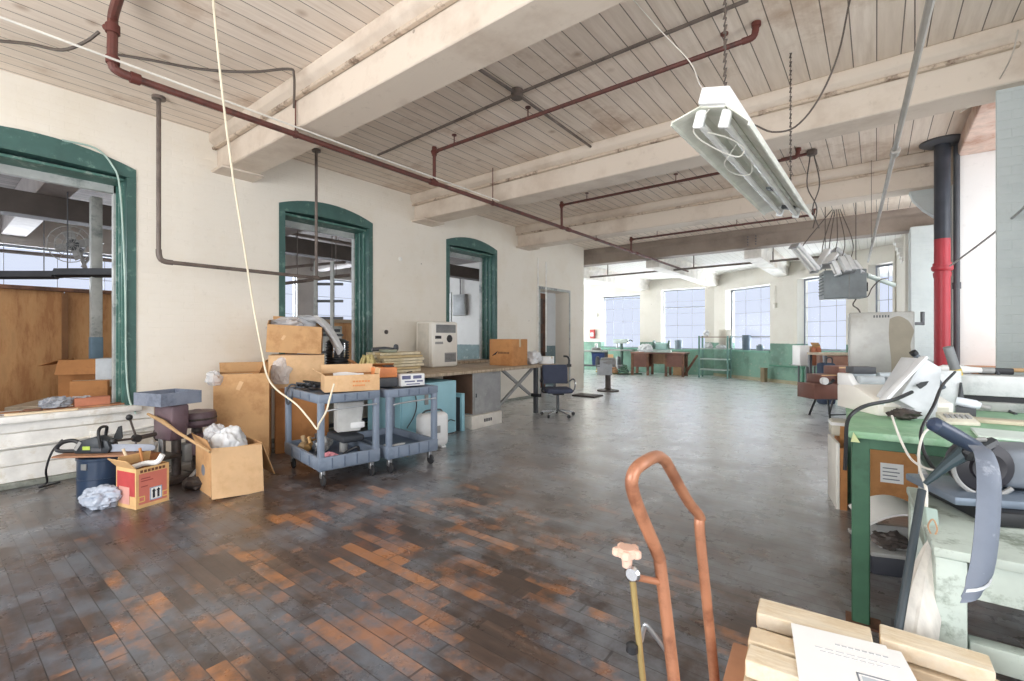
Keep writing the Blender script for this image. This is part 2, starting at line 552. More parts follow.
        for j in range(nv):
            s._tag([s.bm.faces.new((A[0][j], A[0][j + 1], B[0][j + 1], B[0][j])), s.bm.faces.new((A[nu][j + 1], A[nu][j], B[nu][j], B[nu][j + 1]))])
        return s

    def blob(s, c, sz, amp=0.25, freq=2.2, sub=4, seed=0, flat=True, crease=0.0):
        """crumpled lump; flat clamps it to its own base"""
        c, sz = Vector(c), Vector(sz)
        r = bmesh.ops.create_icosphere(s.bm, subdivisions=sub, radius=1)
        for v in r['verts']:
            p = v.co.copy()
            q = p * freq + Vector((seed * 3.1, seed * 1.7, seed))
            k = 1 + amp * mnoise.noise(q) + amp * 0.6 * mnoise.noise(q * 2.3) - crease * abs(mnoise.noise(q * 3.1))
            p *= k
            if flat and p.z < -0.75:
                p.z = -0.75
            v.co = Vector((p.x * sz.x / 2, p.y * sz.y / 2, p.z * sz.z / 2)) + c
        s._tag({f for v in r['verts'] for f in v.link_faces})
        return s

    def bevel(s, w=0.004, seg=2, ang=0.6):
        bmesh.ops.recalc_face_normals(s.bm, faces=s.bm.faces)
        ed = [e for e in s.bm.edges if len(e.link_faces) == 2 and e.calc_face_angle(0) > ang]
        bmesh.ops.bevel(s.bm, geom=ed, offset=w, segments=seg, affect='EDGES', clamp_overlap=True, profile=0.5)
        return s

    def parts(s, name, mat, parent):
        """build every loose piece as a part of its own"""
        bm = s.bm
        seen, out = set(), []
        bm.verts.ensure_lookup_table()
        for v in bm.verts:
            if v in seen:
                continue
            st, comp = [v], []
            seen.add(v)
            while st:
                q = st.pop()
                comp.append(q)
                for e in q.link_edges:
                    o = e.other_vert(q)
                    if o not in seen:
                        seen.add(o)
                        st.append(o)
            m = MB()
            mp = {q: m.bm.verts.new(q.co) for q in comp}
            for f in {f for q in comp for f in q.link_faces}:
                m.bm.faces.new([mp[q] for q in f.verts]).material_index = f.material_index
            out.append(m.build(name, mat, parent))
        bm.free()
        return out

    def build(s, name, mats, parent=None, loc=None, rz=0):
        bm = s.bm
        bmesh.ops.recalc_face_normals(bm, faces=bm.faces)
        for f in bm.faces:
            f.smooth = True
        for e in bm.edges:
            if len(e.link_faces) == 2 and e.calc_face_angle(0) > 0.62:
                e.smooth = False
        me = bpy.data.meshes.new(name)
        bm.to_mesh(me)
        bm.free()
        for m in (mats if isinstance(mats, (list, tuple)) else [mats]):
            me.materials.append(m)
        o = bpy.data.objects.new(name, me)
        COL.objects.link(o)
        if parent:
            o.parent = parent
        if loc is not None:
            o.location = loc
        if rz:
            o.rotation_euler = (0, 0, rz)
        return o


def spline(pts, sub=5):
    out = []
    P = [pts[0] + (pts[0] - pts[1])] + pts + [pts[-1] + (pts[-1] - pts[-2])]
    for i in range(1, len(P) - 2):
        a, b, c, d = P[i - 1], P[i], P[i + 1], P[i + 2]
        for k in range(sub):
            t = k / sub
            out.append(0.5 * ((2 * b) + (c - a) * t + (2 * a - 5 * b + 4 * c - d) * t * t + (3 * b - a - 3 * c + d) * t ** 3))
    out.append(pts[-1])
    return out


def thing(name, label, cat, loc=(0, 0, 0), rz=0, group=None):
    o = bpy.data.objects.new(name, None)
    o.empty_display_size = 0.1
    COL.objects.link(o)
    o.location = loc
    o.rotation_euler = (0, 0, rz)
    o['label'] = label
    o['category'] = cat
    if group:
        o['group'] = group
    return o


def tag(o, label, cat, group=None):
    o['label'] = label
    o['category'] = cat
    if group:
        o['group'] = group
    return o


def struct(o, label=None, cat=None):
    o['kind'] = 'structure'
    if label:
        o['label'] = label
    if cat:
        o['category'] = cat
    return o


def dup(root, loc, rz=None, label=None, group=None):
    r = root.copy()
    COL.objects.link(r)
    r.location = loc
    if rz is not None:
        r.rotation_euler = (0, 0, rz)
    if label:
        r['label'] = label
    if group:
        r['group'] = group
    for ch in list(root.children):
        c = ch.copy()
        COL.objects.link(c)
        c.parent = r
        for g in list(ch.children):
            e = g.copy()
            COL.objects.link(e)
            e.parent = c
    return r


def lettering(text, size, mat, parent, loc, rot, name='lettering', depth=0.0006, align='CENTER'):
    cu = bpy.data.curves.new('letters', 'FONT')
    cu.body = text
    cu.size = size
    cu.align_x = align
    cu.align_y = 'CENTER'
    cu.extrude = depth
    tmp = bpy.data.objects.new('letters', cu)
    COL.objects.link(tmp)
    dg = bpy.context.evaluated_depsgraph_get()
    me = bpy.data.meshes.new_from_object(tmp.evaluated_get(dg))
    bpy.data.objects.remove(tmp, do_unlink=True)
    me.materials.clear()
    me.materials.append(mat)
    o = bpy.data.objects.new(name, me)
    COL.objects.link(o)
    o.parent = parent
    o.location = loc
    o.rotation_euler = rot
    return o

#==STRUCT==

# ================================================================ THE SETTING
XL, XLB = -6.3, -6.72          # left wall: room face and far face
CZ = 3.84                      # ceiling
YA = 17.8                      # far wall
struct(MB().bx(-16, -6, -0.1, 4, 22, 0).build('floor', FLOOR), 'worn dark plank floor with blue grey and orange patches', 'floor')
struct(MB().bx(XLB, -4.2, CZ, 1.9, 12.0, CZ + 0.1).build('ceiling', CEIL), 'whitewashed board ceiling', 'ceiling')
struct(MB().bx(-16, 12.0, 3.62, 4, 22, 3.72).build('ceiling_far', CEILF), 'white board ceiling of the far bay', 'ceiling')
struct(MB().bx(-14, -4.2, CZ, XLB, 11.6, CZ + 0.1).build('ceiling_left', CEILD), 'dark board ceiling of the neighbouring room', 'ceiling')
struct(MB().bx(-16, 11.6, 3.62, XLB, 12.0, 3.9).build('ceiling_step', CEILF), 'white ceiling step behind the left wall end', 'ceiling')

# ---- left wall with three arched openings and a doorway
YEND = 11.25
OPEN = [(-0.02, 1.44, 0.66, 3.20, 0.13), (3.02, 4.44, 0.66, 3.20, 0.13), (6.10, 7.52, 0.92, 3.22, 0.12), (9.15, 10.48, 0.0, 2.55, 0.0)]


def arch(y0, y1, zs, rise, n=10):
    return [(y0 + (y1 - y0) * i / n, zs + rise * (1 - (2 * i / n - 1) ** 2)) for i in range(n + 1)]


mb = MB()
ycur = -4.2
for (y0, y1, zb, zs, rise) in OPEN:
    mb.bx(XLB, ycur, 0, XL, y0, CZ)
    if zb > 0:
        mb.bx(XLB, y0, 0, XL, y1, zb)
    pts = arch(y0, y1, zs, rise, 10 if rise else 1)
    for a, b in zip(pts[:-1], pts[1:]):
        mb.hexa([(XLB, a[0], a[1]), (XL, a[0], a[1]), (XL, b[0], b[1]), (XLB, b[0], b[1]),
                 (XLB, a[0], CZ), (XL, a[0], CZ), (XL, b[0], CZ), (XLB, b[0], CZ)])
    ycur = y1
mb.bx(XLB, ycur, 0, XL, YEND, CZ)
struct(mb.build('wall_left', WALL), 'cream painted brick wall with three arched openings and a doorway', 'wall')

# plank cladding and ledge below the first opening, baseboard along the wall
mb = MB()
for i in range(4):
    mb.bx(XL, -2.0, 0.06 + i * 0.152, XL + 0.022, 1.62, 0.06 + i * 0.152 + 0.146)
struct(mb.bevel(0.004, 1).build('trim_1', WHITEP), 'white painted planking below the first opening', 'trim')
struct(MB().bx(XL, -4, 0, XL + 0.035, 9.15, 0.055).bevel(0.006, 1).build('baseboard_left', M('grey_green_base', rgb(150, 154, 144), 0.7, stain=rgb(110, 112, 104), amt=0.4)), 'grey baseboard', 'baseboard')

for k, (y0, y1, zb, zs, rise) in enumerate(OPEN[:3]):
    e = 0.025
    # green lining of the reveal
    mb = MB()
    xf, xb = XL + 0.012, XLB + 0.05
    mb.bx(xb, y1 - 0.055, zb, xf, y1 + e, zs - 0.10)
    mb.bx(xb, y0 - e, zb, xf, y0 + 0.055, zs - 0.10)
    o_ = arch(y0 - e, y1 + e, zs, rise + 0.01, 12)
    i_ = arch(y0 - e, y1 + e, zs - 0.10, 0.03, 12)
    for (a, b, c, d) in zip(o_[:-1], o_[1:], i_[:-1], i_[1:]):
        mb.hexa([(xb, c[0], c[1]), (xf, c[0], c[1]), (xf, d[0], d[1]), (xb, d[0], d[1]), (xb, a[0], a[1]), (xf, a[0], a[1]), (xf, b[0], b[1]), (xb, b[0], b[1])])
    win = struct(mb.build('window_%d' % (k + 1), GREENF), 'dark green arched frame of an opening in the left wall', 'window')
    # inner grey frame standing against the far side
    mb = MB()
    mb.bx(xb - 0.02, y1 - 0.10, zb, xb + 0.05, y1 - 0.055, zs - 0.06)
    mb.bx(xb - 0.02, y0 + 0.055, zb, xb + 0.05, y0 + 0.12, zs - 0.06)
    mb.bx(xb - 0.02, y0 + 0.06, zs - 0.22, xb + 0.05, y1 - 0.06, zs - 0.08)
    mb.bevel(0.006, 1).build('inner_frame', GREYF, win)
    # beading strips in the reveal
    mb = MB()
    for xx in (-6.62, -6.5, -6.40):
        mb.bx(xx - 0.015, y1 - 0.078, zb, xx + 0.015, y1 - 0.05, zs - 0.03)
    mb.bx(-6.66, y0 + 0.06, zs - 0.135, -6.34, y1 - 0.06, zs - 0.105)
    mb.bevel(0.005, 1).build('beading', M('worn_green_beading', rgb(76, 116, 106), 0.5, stain=rgb(140, 160, 150), amt=0.3, sscale=9), win)
    MB().bx(XLB - 0.02, y0 - 0.03, zb - 0.05, XL + (0.09 if k == 0 else 0.05), y1 + 0.06, zb + 0.012).bevel(0.008, 2).build('sill', WHITEP if k == 0 else PLY, win)

# doorway trim and the wooden door standing open behind it
t = MB()
for a, b in ((9.09, 9.15), (10.48, 10.53)):
    t.bx(XL - 0.01, a, 0, XL + 0.012, b, 2.6)
t.bx(XL - 0.01, 9.09, 2.55, XL + 0.012, 10.53, 2.61)
struct(t.bevel(0.004, 1).build('trim_2', GREYF), 'narrow grey trim round the doorway', 'trim')
dr = thing('door_1', 'brown wooden door with dark upper panel standing inside the doorway', 'door', (-7.25, 10.0, 0))
dr['kind'] = 'structure'
MB().bx(-0.03, -0.75, 0.01, 0.03, 0.75, 2.6).bevel(0.006).build('leaf', WOODD, dr)
mb = MB()
for z0, z1 in ((0.25, 0.95), (1.1, 1.5), (1.75, 2.45)):
    mb.bx(0.03, -0.6, z0, 0.045, 0.6, z1)
mb.bevel(0.008).build('panel', M('dark_door_panel', rgb(82, 66, 60), 0.5), dr)
MB().bx(-0.035, -0.02, 0.01, 0.05, 0.03, 2.6).build('edge_strip', M('reddish_door_strip', rgb(140, 92, 70), 0.5), dr)

# ---- beams across the near room
BY = [(2.25, 0.36), (5.31, 0.36), (8.26, 0.36)]
for i, (y, wd) in enumerate(BY):
    XR = 1.05 - 0.06 * y + 0.45
    mb = MB()
    zb = 3.40
    prof = [(0, zb), (wd, zb), (wd, CZ - 0.16), (wd + 0.09, CZ - 0.10), (wd + 0.09, CZ), (-0.09, CZ), (-0.09, CZ - 0.10), (0, CZ - 0.16)]
    mb.prism(prof, XR - XL, (XL, y, 0), (0, 1, 0), (0, 0, 1))
    o = mb.bevel(0.012, 1).build('trim_%d' % (3 + i), BEAM)
    struct(o, 'boxed ceiling beam painted cream with a ledge along its top', 'beam')
    for yy in (y - 0.03, y + wd + 0.03):
        MB().bx(XL, yy - 0.025, CZ - 0.185, XR - 0.3, yy + 0.025, CZ - 0.15).bevel(0.008, 1).build('ledge', M('ledge_paint', rgb(206, 188, 168), 0.7, stain=rgb(120, 100, 84), amt=0.35, sscale=5), o)
    mb = MB().bx(XL - 0.01, y - 0.06, zb - 0.02, XL + 0.32, y + wd + 0.06, zb + 0.012)
    mb.bevel(0.008, 1).build('bearing_plate', BEAM, o)
mb = MB()
mb.prism([(0, 3.42), (0.34, 3.42), (0.34, CZ), (-0.07, CZ), (-0.07, 3.72), (0, 3.68)], 1.35 - XL + 1.0, (XL - 1.0, 11.6, 0), (0, 1, 0), (0, 0, 1))
gd = struct(mb.bevel(0.01, 1).build('trim_6', GIRDER), 'grey brown girder across the room before the far bay', 'beam')
mb = MB()
for px in (748, 756):
    for q in range(4):
        p = onY(px, 225, 11.6)
        mb.cyl((p.x, 11.57, 3.48 + q * 0.06), (p.x, 11.61, 3.48 + q * 0.06), 0.014, n=8)
mb.build('bolt', GREYD, gd)
# ---- far bay beams running to the far wall
for i, (px, py, ye) in enumerate(((649, 290, 17.8), (719, 290, 17.75), (789, 282, 16.2))):
    p = onY(px, py, ye)
    zb = 3.22
    mb = MB()
    mb.prism([(-0.36, zb), (0, zb), (0, 3.45), (0.06, 3.5), (0.06, 3.62), (-0.42, 3.62), (-0.42, 3.5), (-0.36, 3.45)], -(ye - 11.9), (p.x, 11.9, 0), (1, 0, 0), (0, 0, 1))
    struct(mb.bevel(0.01, 1).build('trim_%d' % (7 + i), M('white_beam_paint', rgb(236, 231, 222), 0.7, stain=rgb(222, 212, 196), amt=0.25, sscale=1.2)), 'white ceiling beam of the far bay', 'beam')
    

def wall_run(name, A, B, zt, th, opens, mat, label):
    """upright wall from A to B (xy); opens = [(s0, s1, z0, z1)] metres along it; thickness th to the left of A->B"""
    A, B = Vector((*A, 0)), Vector((*B, 0))
    L = (B - A).length
    d = (B - A) / L
    nn = Vector((-d.y, d.x, 0)) * th
    mb = MB()

    def seg(s0, s1, z0, z1):
        if s1 - s0 < 1e-4 or z1 - z0 < 1e-4:
            return
        a, b = A + d * s0, A + d * s1
        mb.hexa([a + Vector((0, 0, z0)), b + Vector((0, 0, z0)), b + nn + Vector((0, 0, z0)), a + nn + Vector((0, 0, z0)),
                 a + Vector((0, 0, z1)), b + Vector((0, 0, z1)), b + nn + Vector((0, 0, z1)), a + nn + Vector((0, 0, z1))])
    c = 0
    for (s0, s1, z0, z1) in opens:
        seg(c, s0, 0, zt)
        seg(s0, s1, 0, z0)
        seg(s0, s1, z1, zt)
        c = s1
    seg(c, L, 0, zt)
    return struct(mb.build(name, mat), label, 'wall'), A, d, nn


def sash(n, A, d, nn, s0, s1, z0, z1, cols, rows, rec=0.7, heavy=(), label='tall factory window with thin bars in the far wall'):
    """steel sash set back in the wall opening"""
    o = A + nn * rec
    u = d
    mb = MB()
    a, b = o + u * s0, o + u * s1

    def bar(p, q, w_, t_):
        mb.bar(p, q, w_, t_, (0, 0, 1))
    Z = lambda v, z: v + Vector((0, 0, z))
    for s in (s0, s1):
        p = o + u * s
        bar(Z(p, z0), Z(p, z1), 0.04, 0.05)
    for z in (z0 + 0.025, z1 - 0.025):
        bar(Z(a, z), Z(b, z), 0.04, 0.05)
    win = struct(mb.build('window_%d' % n, STEELSASH), label, 'window')
    mb = MB()
    for i in range(1, cols):
        p = o + u * (s0 + (s1 - s0) * i / cols)
        mb.bar(Z(p, z0), Z(p, z1), 0.013, 0.013)
    for j in range(1, rows):
        z = z0 + (z1 - z0) * j / rows
        mb.bar(Z(a, z), Z(b, z), 0.013, 0.013)
    for fz in heavy:
        z = z0 + (z1 - z0) * fz
        mb.bar(Z(a, z), Z(b, z), 0.05, 0.045)
    mb.build('glazing_bars', M('glazing_bar_paint', rgb(168, 174, 188), 0.5), win)
    mb = MB()
    q = nn.normalized() * 0.012
    mb.hexa([Z(a, z0), Z(b, z0), Z(b + q, z0), Z(a + q, z0), Z(a, z1), Z(b, z1), Z(b + q, z1), Z(a + q, z1)])
    mb.build('pane', GLASS, win)
    mb = MB()
    i0, i1 = A + u * s0 - nn * 0.1, A + u * s1 - nn * 0.1
    o0, o1 = A + u * s0 + nn * 0.95, A + u * s1 + nn * 0.95
    mb.hexa([Z(i0, z0 - 0.05), Z(i1, z0 - 0.05), Z(o1, z0 - 0.05), Z(o0, z0 - 0.05), Z(i0, z0 + 0.01), Z(i1, z0 + 0.01), Z(o1, z0 + 0.01), Z(o0, z0 + 0.01)])
    mb.build('sill', M('green_sill_paint', rgb(120, 170, 150), 0.5), win)
    return win


# far wall, first run (two windows)
ax0 = -15.5
w_ = [onY(601, 300, YA).x - ax0, onY(640, 300, YA).x - ax0, onY(661, 300, YA).x - ax0, onY(705, 300, YA).x - ax0]
ZT = 3.62
_, A1, d1, n1 = wall_run('wall_far', (ax0, YA), (-4.62, YA), ZT, 0.42, [(w_[0] - 2.9, w_[1] - 2.9, 0.95, 3.1), (w_[0], w_[1], 0.95, 3.1), (w_[2], w_[3], 0.92, 3.22)], WALLF,
                         'white far wall with green painted lower part')
sash(4, A1, d1, n1, w_[0], w_[1], 0.95, 3.1, 4, 4, heavy=(0.94,), label='leftmost far window, half behind the wall end')
sash(5, A1, d1, n1, w_[2], w_[3], 0.92, 3.22, 3, 5, heavy=(0.7,), label='far window with a barred upper vent')
sash(9, A1, d1, n1, w_[0] - 2.9, w_[1] - 2.9, 0.95, 3.1, 4, 4, label='far window hidden round the corner')
# far wall, slanting run (three windows)
B0, B1 = Vector((-4.62, YA, 0)), Vector((0.35, 14.35, 0))
db = (B1 - B0).normalized()


def onB(px):
    r = ray(px, 300)
    # intersection with the slanting wall line in plan
    den = r.x * db.y - r.y * db.x
    tt = (B0.x * db.y - B0.y * db.x) / den
    p = Vector((r.x * tt, r.y * tt, 0))
    return (p - B0).dot(db)


sb = [onB(725), onB(770), onB(797), onB(846), onB(868), onB(894)]
_, A2, d2, n2 = wall_run('wall_far_slanted', B0.xy, B1.xy, ZT, 0.42, [(sb[0], sb[1], 0.95, 3.05), (sb[2], sb[3], 1.0, 3.1), (sb[4], min(sb[5], (B1 - B0).length - 0.05), 1.0, 3.2)], WALLF,
                         'slanted far wall with green painted lower part')
sash(6, A2, d2, n2, sb[0], sb[1], 0.95, 3.05, 3, 5, heavy=(0.22,), label='far window between two piers with objects on its sill')
sash(7, A2, d2, n2, sb[2], sb[3], 1.0, 3.1, 3, 5, heavy=(0.02,), label='far window behind the hanging heater')
sash(8, A2, d2, n2, sb[4], min(sb[5], (B1 - B0).length - 0.05), 1.0, 3.2, 2, 5, label='narrow far window above the steel cabinet')

# ---- right wall: piers and openings
def pier(name, pts, z0, z1, mat, label):
    mb = MB()
    mb.prism(pts, z1 - z0, (0, 0, z0), (1, 0, 0), (0, 1, 0))
    return struct(mb.bevel(0.012, 1).build(name, mat), label, 'wall')


pier('wall_right', [(0.76, 5.40), (1.75, 5.50), (1.75, 5.72), (0.95, 5.72)], 0, 3.42, WALLG, 'grey block pier at the right edge')
pier('wall_right_jamb', [(0.79, 8.05), (1.60, 8.05), (1.60, 8.6), (0.79, 8.6)], 0, 3.74, PLASTER, 'white plastered window reveal beside the red pipe')
pier('wall_right_pier', [(0.66, 8.42), (0.84, 8.42), (0.84, 8.9), (0.66, 8.9)], 0, 3.5, WALLG, 'pale pier behind the red pipe')
pier('wall_right_window_side', [(0.84, 8.9), (1.2, 8.9), (1.2, 11.35), (0.84, 11.35)], 0, 1.0, WALLG, 'low wall under the right window beyond the red pipe')
pier('wall_right_column', [(0.50, 11.35), (1.7, 11.35), (1.7, 12.0), (0.50, 12.0)], 0, 3.44, WALLG, 'pale column under the end of the girder')
pier('wall_right_brick', [(0.47, 12.6), (1.0, 12.6), (1.0, 14.4), (0.38, 14.4)], 0, 3.62, WALLF, 'white brick reveal beside the narrow far window')
pier('wall_right_low', [(0.92, 6.25), (1.5, 6.25), (1.5, 8.05), (0.90, 8.05)], 0, 0.98, PLASTER, 'low white wall under the right window')
pier('wall_right_head', [(0.80, 6.25), (1.65, 6.25), (1.6, 8.05), (0.80, 8.05)], 3.66, 3.84, M('pink_brick_soffit', rgb(222, 196, 180), 0.8, stain=rgb(190, 150, 130), amt=0.4, scale=12), 'brick head over the right window')
struct(MB().bx(0.86, 6.3, 0.98, 1.5, 8.05, 1.05).bevel(0.006).build('trim_10', WOODO), 'orange varnished window board', 'trim')
mb = MB()
for i in range(6):
    mb.bx(0.46 - i * 0.0, 13.0, 2.5 + i * 0.14, 0.54 - 0.0, 13.35 + i * 0.06, 2.62 + i * 0.14)
for i in range(5):
    c = 0.03 * i
    mb.bx(0.42 - c, 12.85, 3.0 + i * 0.1, 0.5, 13.3, 3.1 + i * 0.1)
struct(mb.bevel(0.008, 1).build('trim_11', WHITEP), 'stepped white brick corbel beside the narrow far window', 'trim')
mb = MB()
cv = [(0, 0)] + [(0.3 * math.sin(a * PI / 16), -0.42 + 0.42 * (1 - math.cos(a * PI / 16))) for a in range(0, 9)][::-1]
mb.prism([(0.0, 0), (0.30, 0), (0.26, -0.12), (0.16, -0.26), (0.0, -0.42)], 0.16, (0.66, 8.42, 3.40), (-1, 0, 0), (0, 0, 1))
struct(mb.build('trim_12', WALLG), 'curved bracket under the third beam', 'trim')
# the unseen near part of the right wall, and the wall behind, with their window openings
_, A3, d3, n3 = wall_run('wall_right_near', (1.42, 5.4), (1.62, -3.4), CZ, 0.25, [(0.5, 1.2, 0.95, 3.6), (1.7, 3.9, 0.95, 3.6), (4.7, 7.4, 0.6, 3.6)], WALLG, 'right wall with tall windows beside the camera')
_, A4, d4, n4 = wall_run('wall_back', (1.62, -2.9), (XLB, -2.9), CZ, 0.25, [(1.0, 6.8, 0.6, 3.5)], WALL, 'wall behind the camera with a wide window')

# ---- the neighbouring room seen through the openings
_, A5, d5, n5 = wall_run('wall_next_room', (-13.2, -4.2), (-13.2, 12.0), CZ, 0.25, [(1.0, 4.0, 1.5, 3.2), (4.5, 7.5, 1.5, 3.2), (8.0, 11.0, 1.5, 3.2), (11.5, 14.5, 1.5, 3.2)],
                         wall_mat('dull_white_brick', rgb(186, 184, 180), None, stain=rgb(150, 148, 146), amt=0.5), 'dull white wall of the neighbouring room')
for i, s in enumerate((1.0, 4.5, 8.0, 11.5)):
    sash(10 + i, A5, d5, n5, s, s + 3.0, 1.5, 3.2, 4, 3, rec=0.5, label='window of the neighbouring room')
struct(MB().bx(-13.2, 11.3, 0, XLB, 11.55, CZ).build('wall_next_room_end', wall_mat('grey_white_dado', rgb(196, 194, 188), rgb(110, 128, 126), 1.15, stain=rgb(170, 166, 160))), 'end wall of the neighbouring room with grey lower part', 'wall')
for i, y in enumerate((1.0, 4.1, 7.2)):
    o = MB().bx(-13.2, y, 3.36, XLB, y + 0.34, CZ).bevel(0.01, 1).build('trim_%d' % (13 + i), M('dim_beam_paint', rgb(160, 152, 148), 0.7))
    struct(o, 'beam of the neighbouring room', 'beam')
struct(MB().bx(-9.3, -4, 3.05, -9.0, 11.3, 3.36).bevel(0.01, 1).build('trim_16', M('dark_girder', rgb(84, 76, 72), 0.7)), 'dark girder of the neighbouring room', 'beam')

# ================================================================ PIPES, CABLES AND LAMPS
def rod(mb, x, y, z0, z1, r=0.007):
    mb.cyl((x, y, z0), (x, y, z1), r, n=8)


MX, MZ = -4.36, 3.33
t = thing('sprinkler_pipe', 'long dark red main pipe running under the beams to the far bay', 'pipe', (MX, 0.88, MZ))
top = G(122, -14, 3.76) - Vector((MX, 0.88, MZ))
mb = MB().tube([(0, 13.1, 0), (0, 0.12, 0)], 0.027, 10)
mb.build('main_run', RUST, t)
MB().tube([(0, 0.14, 0), (0, 0.03, 0.01), (0, 0, 0.06), (0, 0, 0.3), (0.02, 0.0, 0.40), tuple(top)], 0.032, 10).build('riser', RUST, t)
mb = MB()
mb.rings([((0, 0.16, 0), 0.04), ((0, 0.10, 0), 0.042)], 12)
mb.rings([((0, 0, 0.05), 0.042), ((0, 0, 0.10), 0.042)], 12)
mb.rings([((0, 0, 0.27), 0.044), ((0, 0, 0.33), 0.044)], 12)
mb.cyl((0, 0, 0.3), (-0.09, -0.02, 0.34), 0.024)
for yy in (3.1, 6.35, 9.4):
    mb.rings([((0, yy - 0.05, 0), 0.038), ((0, yy + 0.05, 0), 0.038)], 12)
mb.parts('fitting', M('pipe_fitting_rust', rgb(98, 50, 42), 0.6), t)
mb = MB()
for yy in (1.35, 4.25, 7.4):
    rod(mb, 0, yy, 0.02, CZ - MZ)
    mb.rings([((0, yy - 0.015, 0), 0.036), ((0, yy + 0.015, 0), 0.036)], 10)
    mb.build('hanger_rod', RUST, t)
    mb = MB()
mb.bm.free()

for (Yb, xe, lab, nr) in ((4.0, -0.80, 'dark red branch pipe nearest the big hanging fluorescent', (0.35, 1.45, 3.4)),
                      (7.0, -0.86, 'dark red branch pipe between the second and third beams', (0.5, 2.0)),
                      (9.95, -0.95, 'dark branch pipe just before the grey girder', (0.6, 2.2))):
    zz = 3.72 if Yb < 9 else 3.60
    t = thing('branch_pipe', lab, 'pipe', (MX, Yb, zz), 0, 'sprinkler branch pipes')
    MB().tube([(0, 0, 0), (xe - MX, 0, 0)], 0.021, 8).build('run', RUST, t)
    MB().tube([(0, 0, MZ - zz + 0.02), (0, 0, 0.05)], 0.021, 8).build('riser', RUST, t)
    mb = MB().rings([((-0.03, 0, 0), 0.03), ((0.05, 0, 0), 0.03)], 10)
    mb.rings([((0, 0, -0.05), 0.03), ((0, 0, 0.06), 0.03)], 10)
    mb.rings([((0, -0.04, MZ - zz), 0.036), ((0, 0.04, MZ - zz), 0.036)], 10)
    mb.tube([(xe - MX - 0.03, 0, 0), (xe - MX + 0.05, 0, 0.01), (xe - MX + 0.07, 0, 0.09)], 0.026, 8)
    mb.cyl((xe - MX + 0.07, 0, 0.08), (xe - MX + 0.07, 0, 0.11), 0.034)
    mb.parts('fitting', M('pipe_fitting_rust'), t)
    for q in nr:
        mb = MB()
        rod(mb, q, 0, 0, CZ - zz)
        mb.cyl((q, 0, CZ - zz - 0.012), (q, 0, CZ - zz), 0.03)
        mb.build('hanger_rod', RUST, t)
t = thing('branch_pipe', 'dark pipe hung low under the white ceiling of the far bay', 'pipe', (-7.2, 13.0, 3.27), 0, 'sprinkler branch pipes')
MB().tube([(0, 0, 0), (6.3, 0, 0)], 0.028, 8).build('run', PIPEG, t)
for q in (0.75, 3.3, 5.2):
    mb = MB()
    rod(mb, q, 0, 0, 0.35, 0.016)
    mb.build('hanger_rod', PIPEG, t)

# wall drop pipe: down from the ceiling, along the wall, up again
t = thing('drop_pipe', 'thin grey brown pipe looping down the left wall between first and second openings', 'pipe', (-5.74, 1.52, 2.17))
MB().tube([(0, 0, 1.66), (0, 0, 0.1)], 0.021, 10).build('left_drop', PIPEG, t)
MB().tube([(0, 0.1, 0), (0, 1.66, 0)], 0.021, 10).build('level_run', PIPEG, t)
MB().tube([(0, 1.69, -0.02), (0, 1.69, 1.66)], 0.018, 10).build('right_drop', PIPEG, t)
mb = MB().cyl((0, 0, 1.64), (0, 0, 1.67), 0.06).cyl((0, 1.69, 1.64), (0, 1.69, 1.67), 0.055)
mb.tube([(0, 0, 0.12), (0, 0.004, 0.06), (0, 0.02, 0.02), (0, 0.06, 0.002), (0, 0.12, 0)], 0.027, 10)
mb.rings([((0, 1.64, 0), 0.028), ((0, 1.72, 0), 0.028)], 10)
mb.parts('flange', PIPEG, t)

a, b = G(0, 17, 3.36), G(369, 154, 3.36)
t = MB().tube([(a.x, a.y - 1.0, 3.36), a, b, (b.x - 0.02, 5.2, 3.37)], 0.008, 6, smooth=False).build('white_conduit', WHITEC)
tag(t, 'thin white cable running straight along above the dark red main pipe', 'cable')
t = MB().tube([G(-30, 38, 3.7), G(0, 41, 3.74), G(30, 44, 3.70), G(62, 50, 3.66), G(85, 42, 3.7), G(99, 32, 3.76)], 0.012, 6).build('ceiling_cable', DARKC)
tag(t, 'loose dark cable sagging at the upper left corner of the ceiling', 'cable')
t = MB().tube([G(108, 53, 3.79), G(150, 60, 3.79), G(200, 69, 3.79), G(250, 72, 3.79), G(288, 69, 3.75), G(294, 76, 3.7), (G(294, 76, 3.7).x, G(294, 76, 3.7).y, 3.42)], 0.011, 6).build('ceiling_cable', DARKC)
tag(t, 'dark cable crossing the boards to the first beam and dropping down its face', 'cable')

# grey conduit cross with its junction box
j = G(517, 94, 3.79)
t = thing('ceiling_conduit', 'grey conduit cross with round junction box on the ceiling boards', 'conduit', tuple(j))
ja, jb, jc = G(378, 155, 3.79) - j, G(748, 0, 3.79) - j, G(591, 147, 3.79) - j
MB().tube([ja, (0, 0, 0), jb], 0.015, 8, smooth=False).build('long_run', PIPEG, t)
MB().tube([G(468, 62, 3.79) - j, (0, 0, 0), jc], 0.015, 8, smooth=False).build('cross_run', PIPEG, t)
MB().lathe([(0.055, -0.045), (0.06, -0.04), (0.06, 0.04), (0.05, 0.045)], (0, 0, 0), 14).build('junction_box', PIPEG, t)

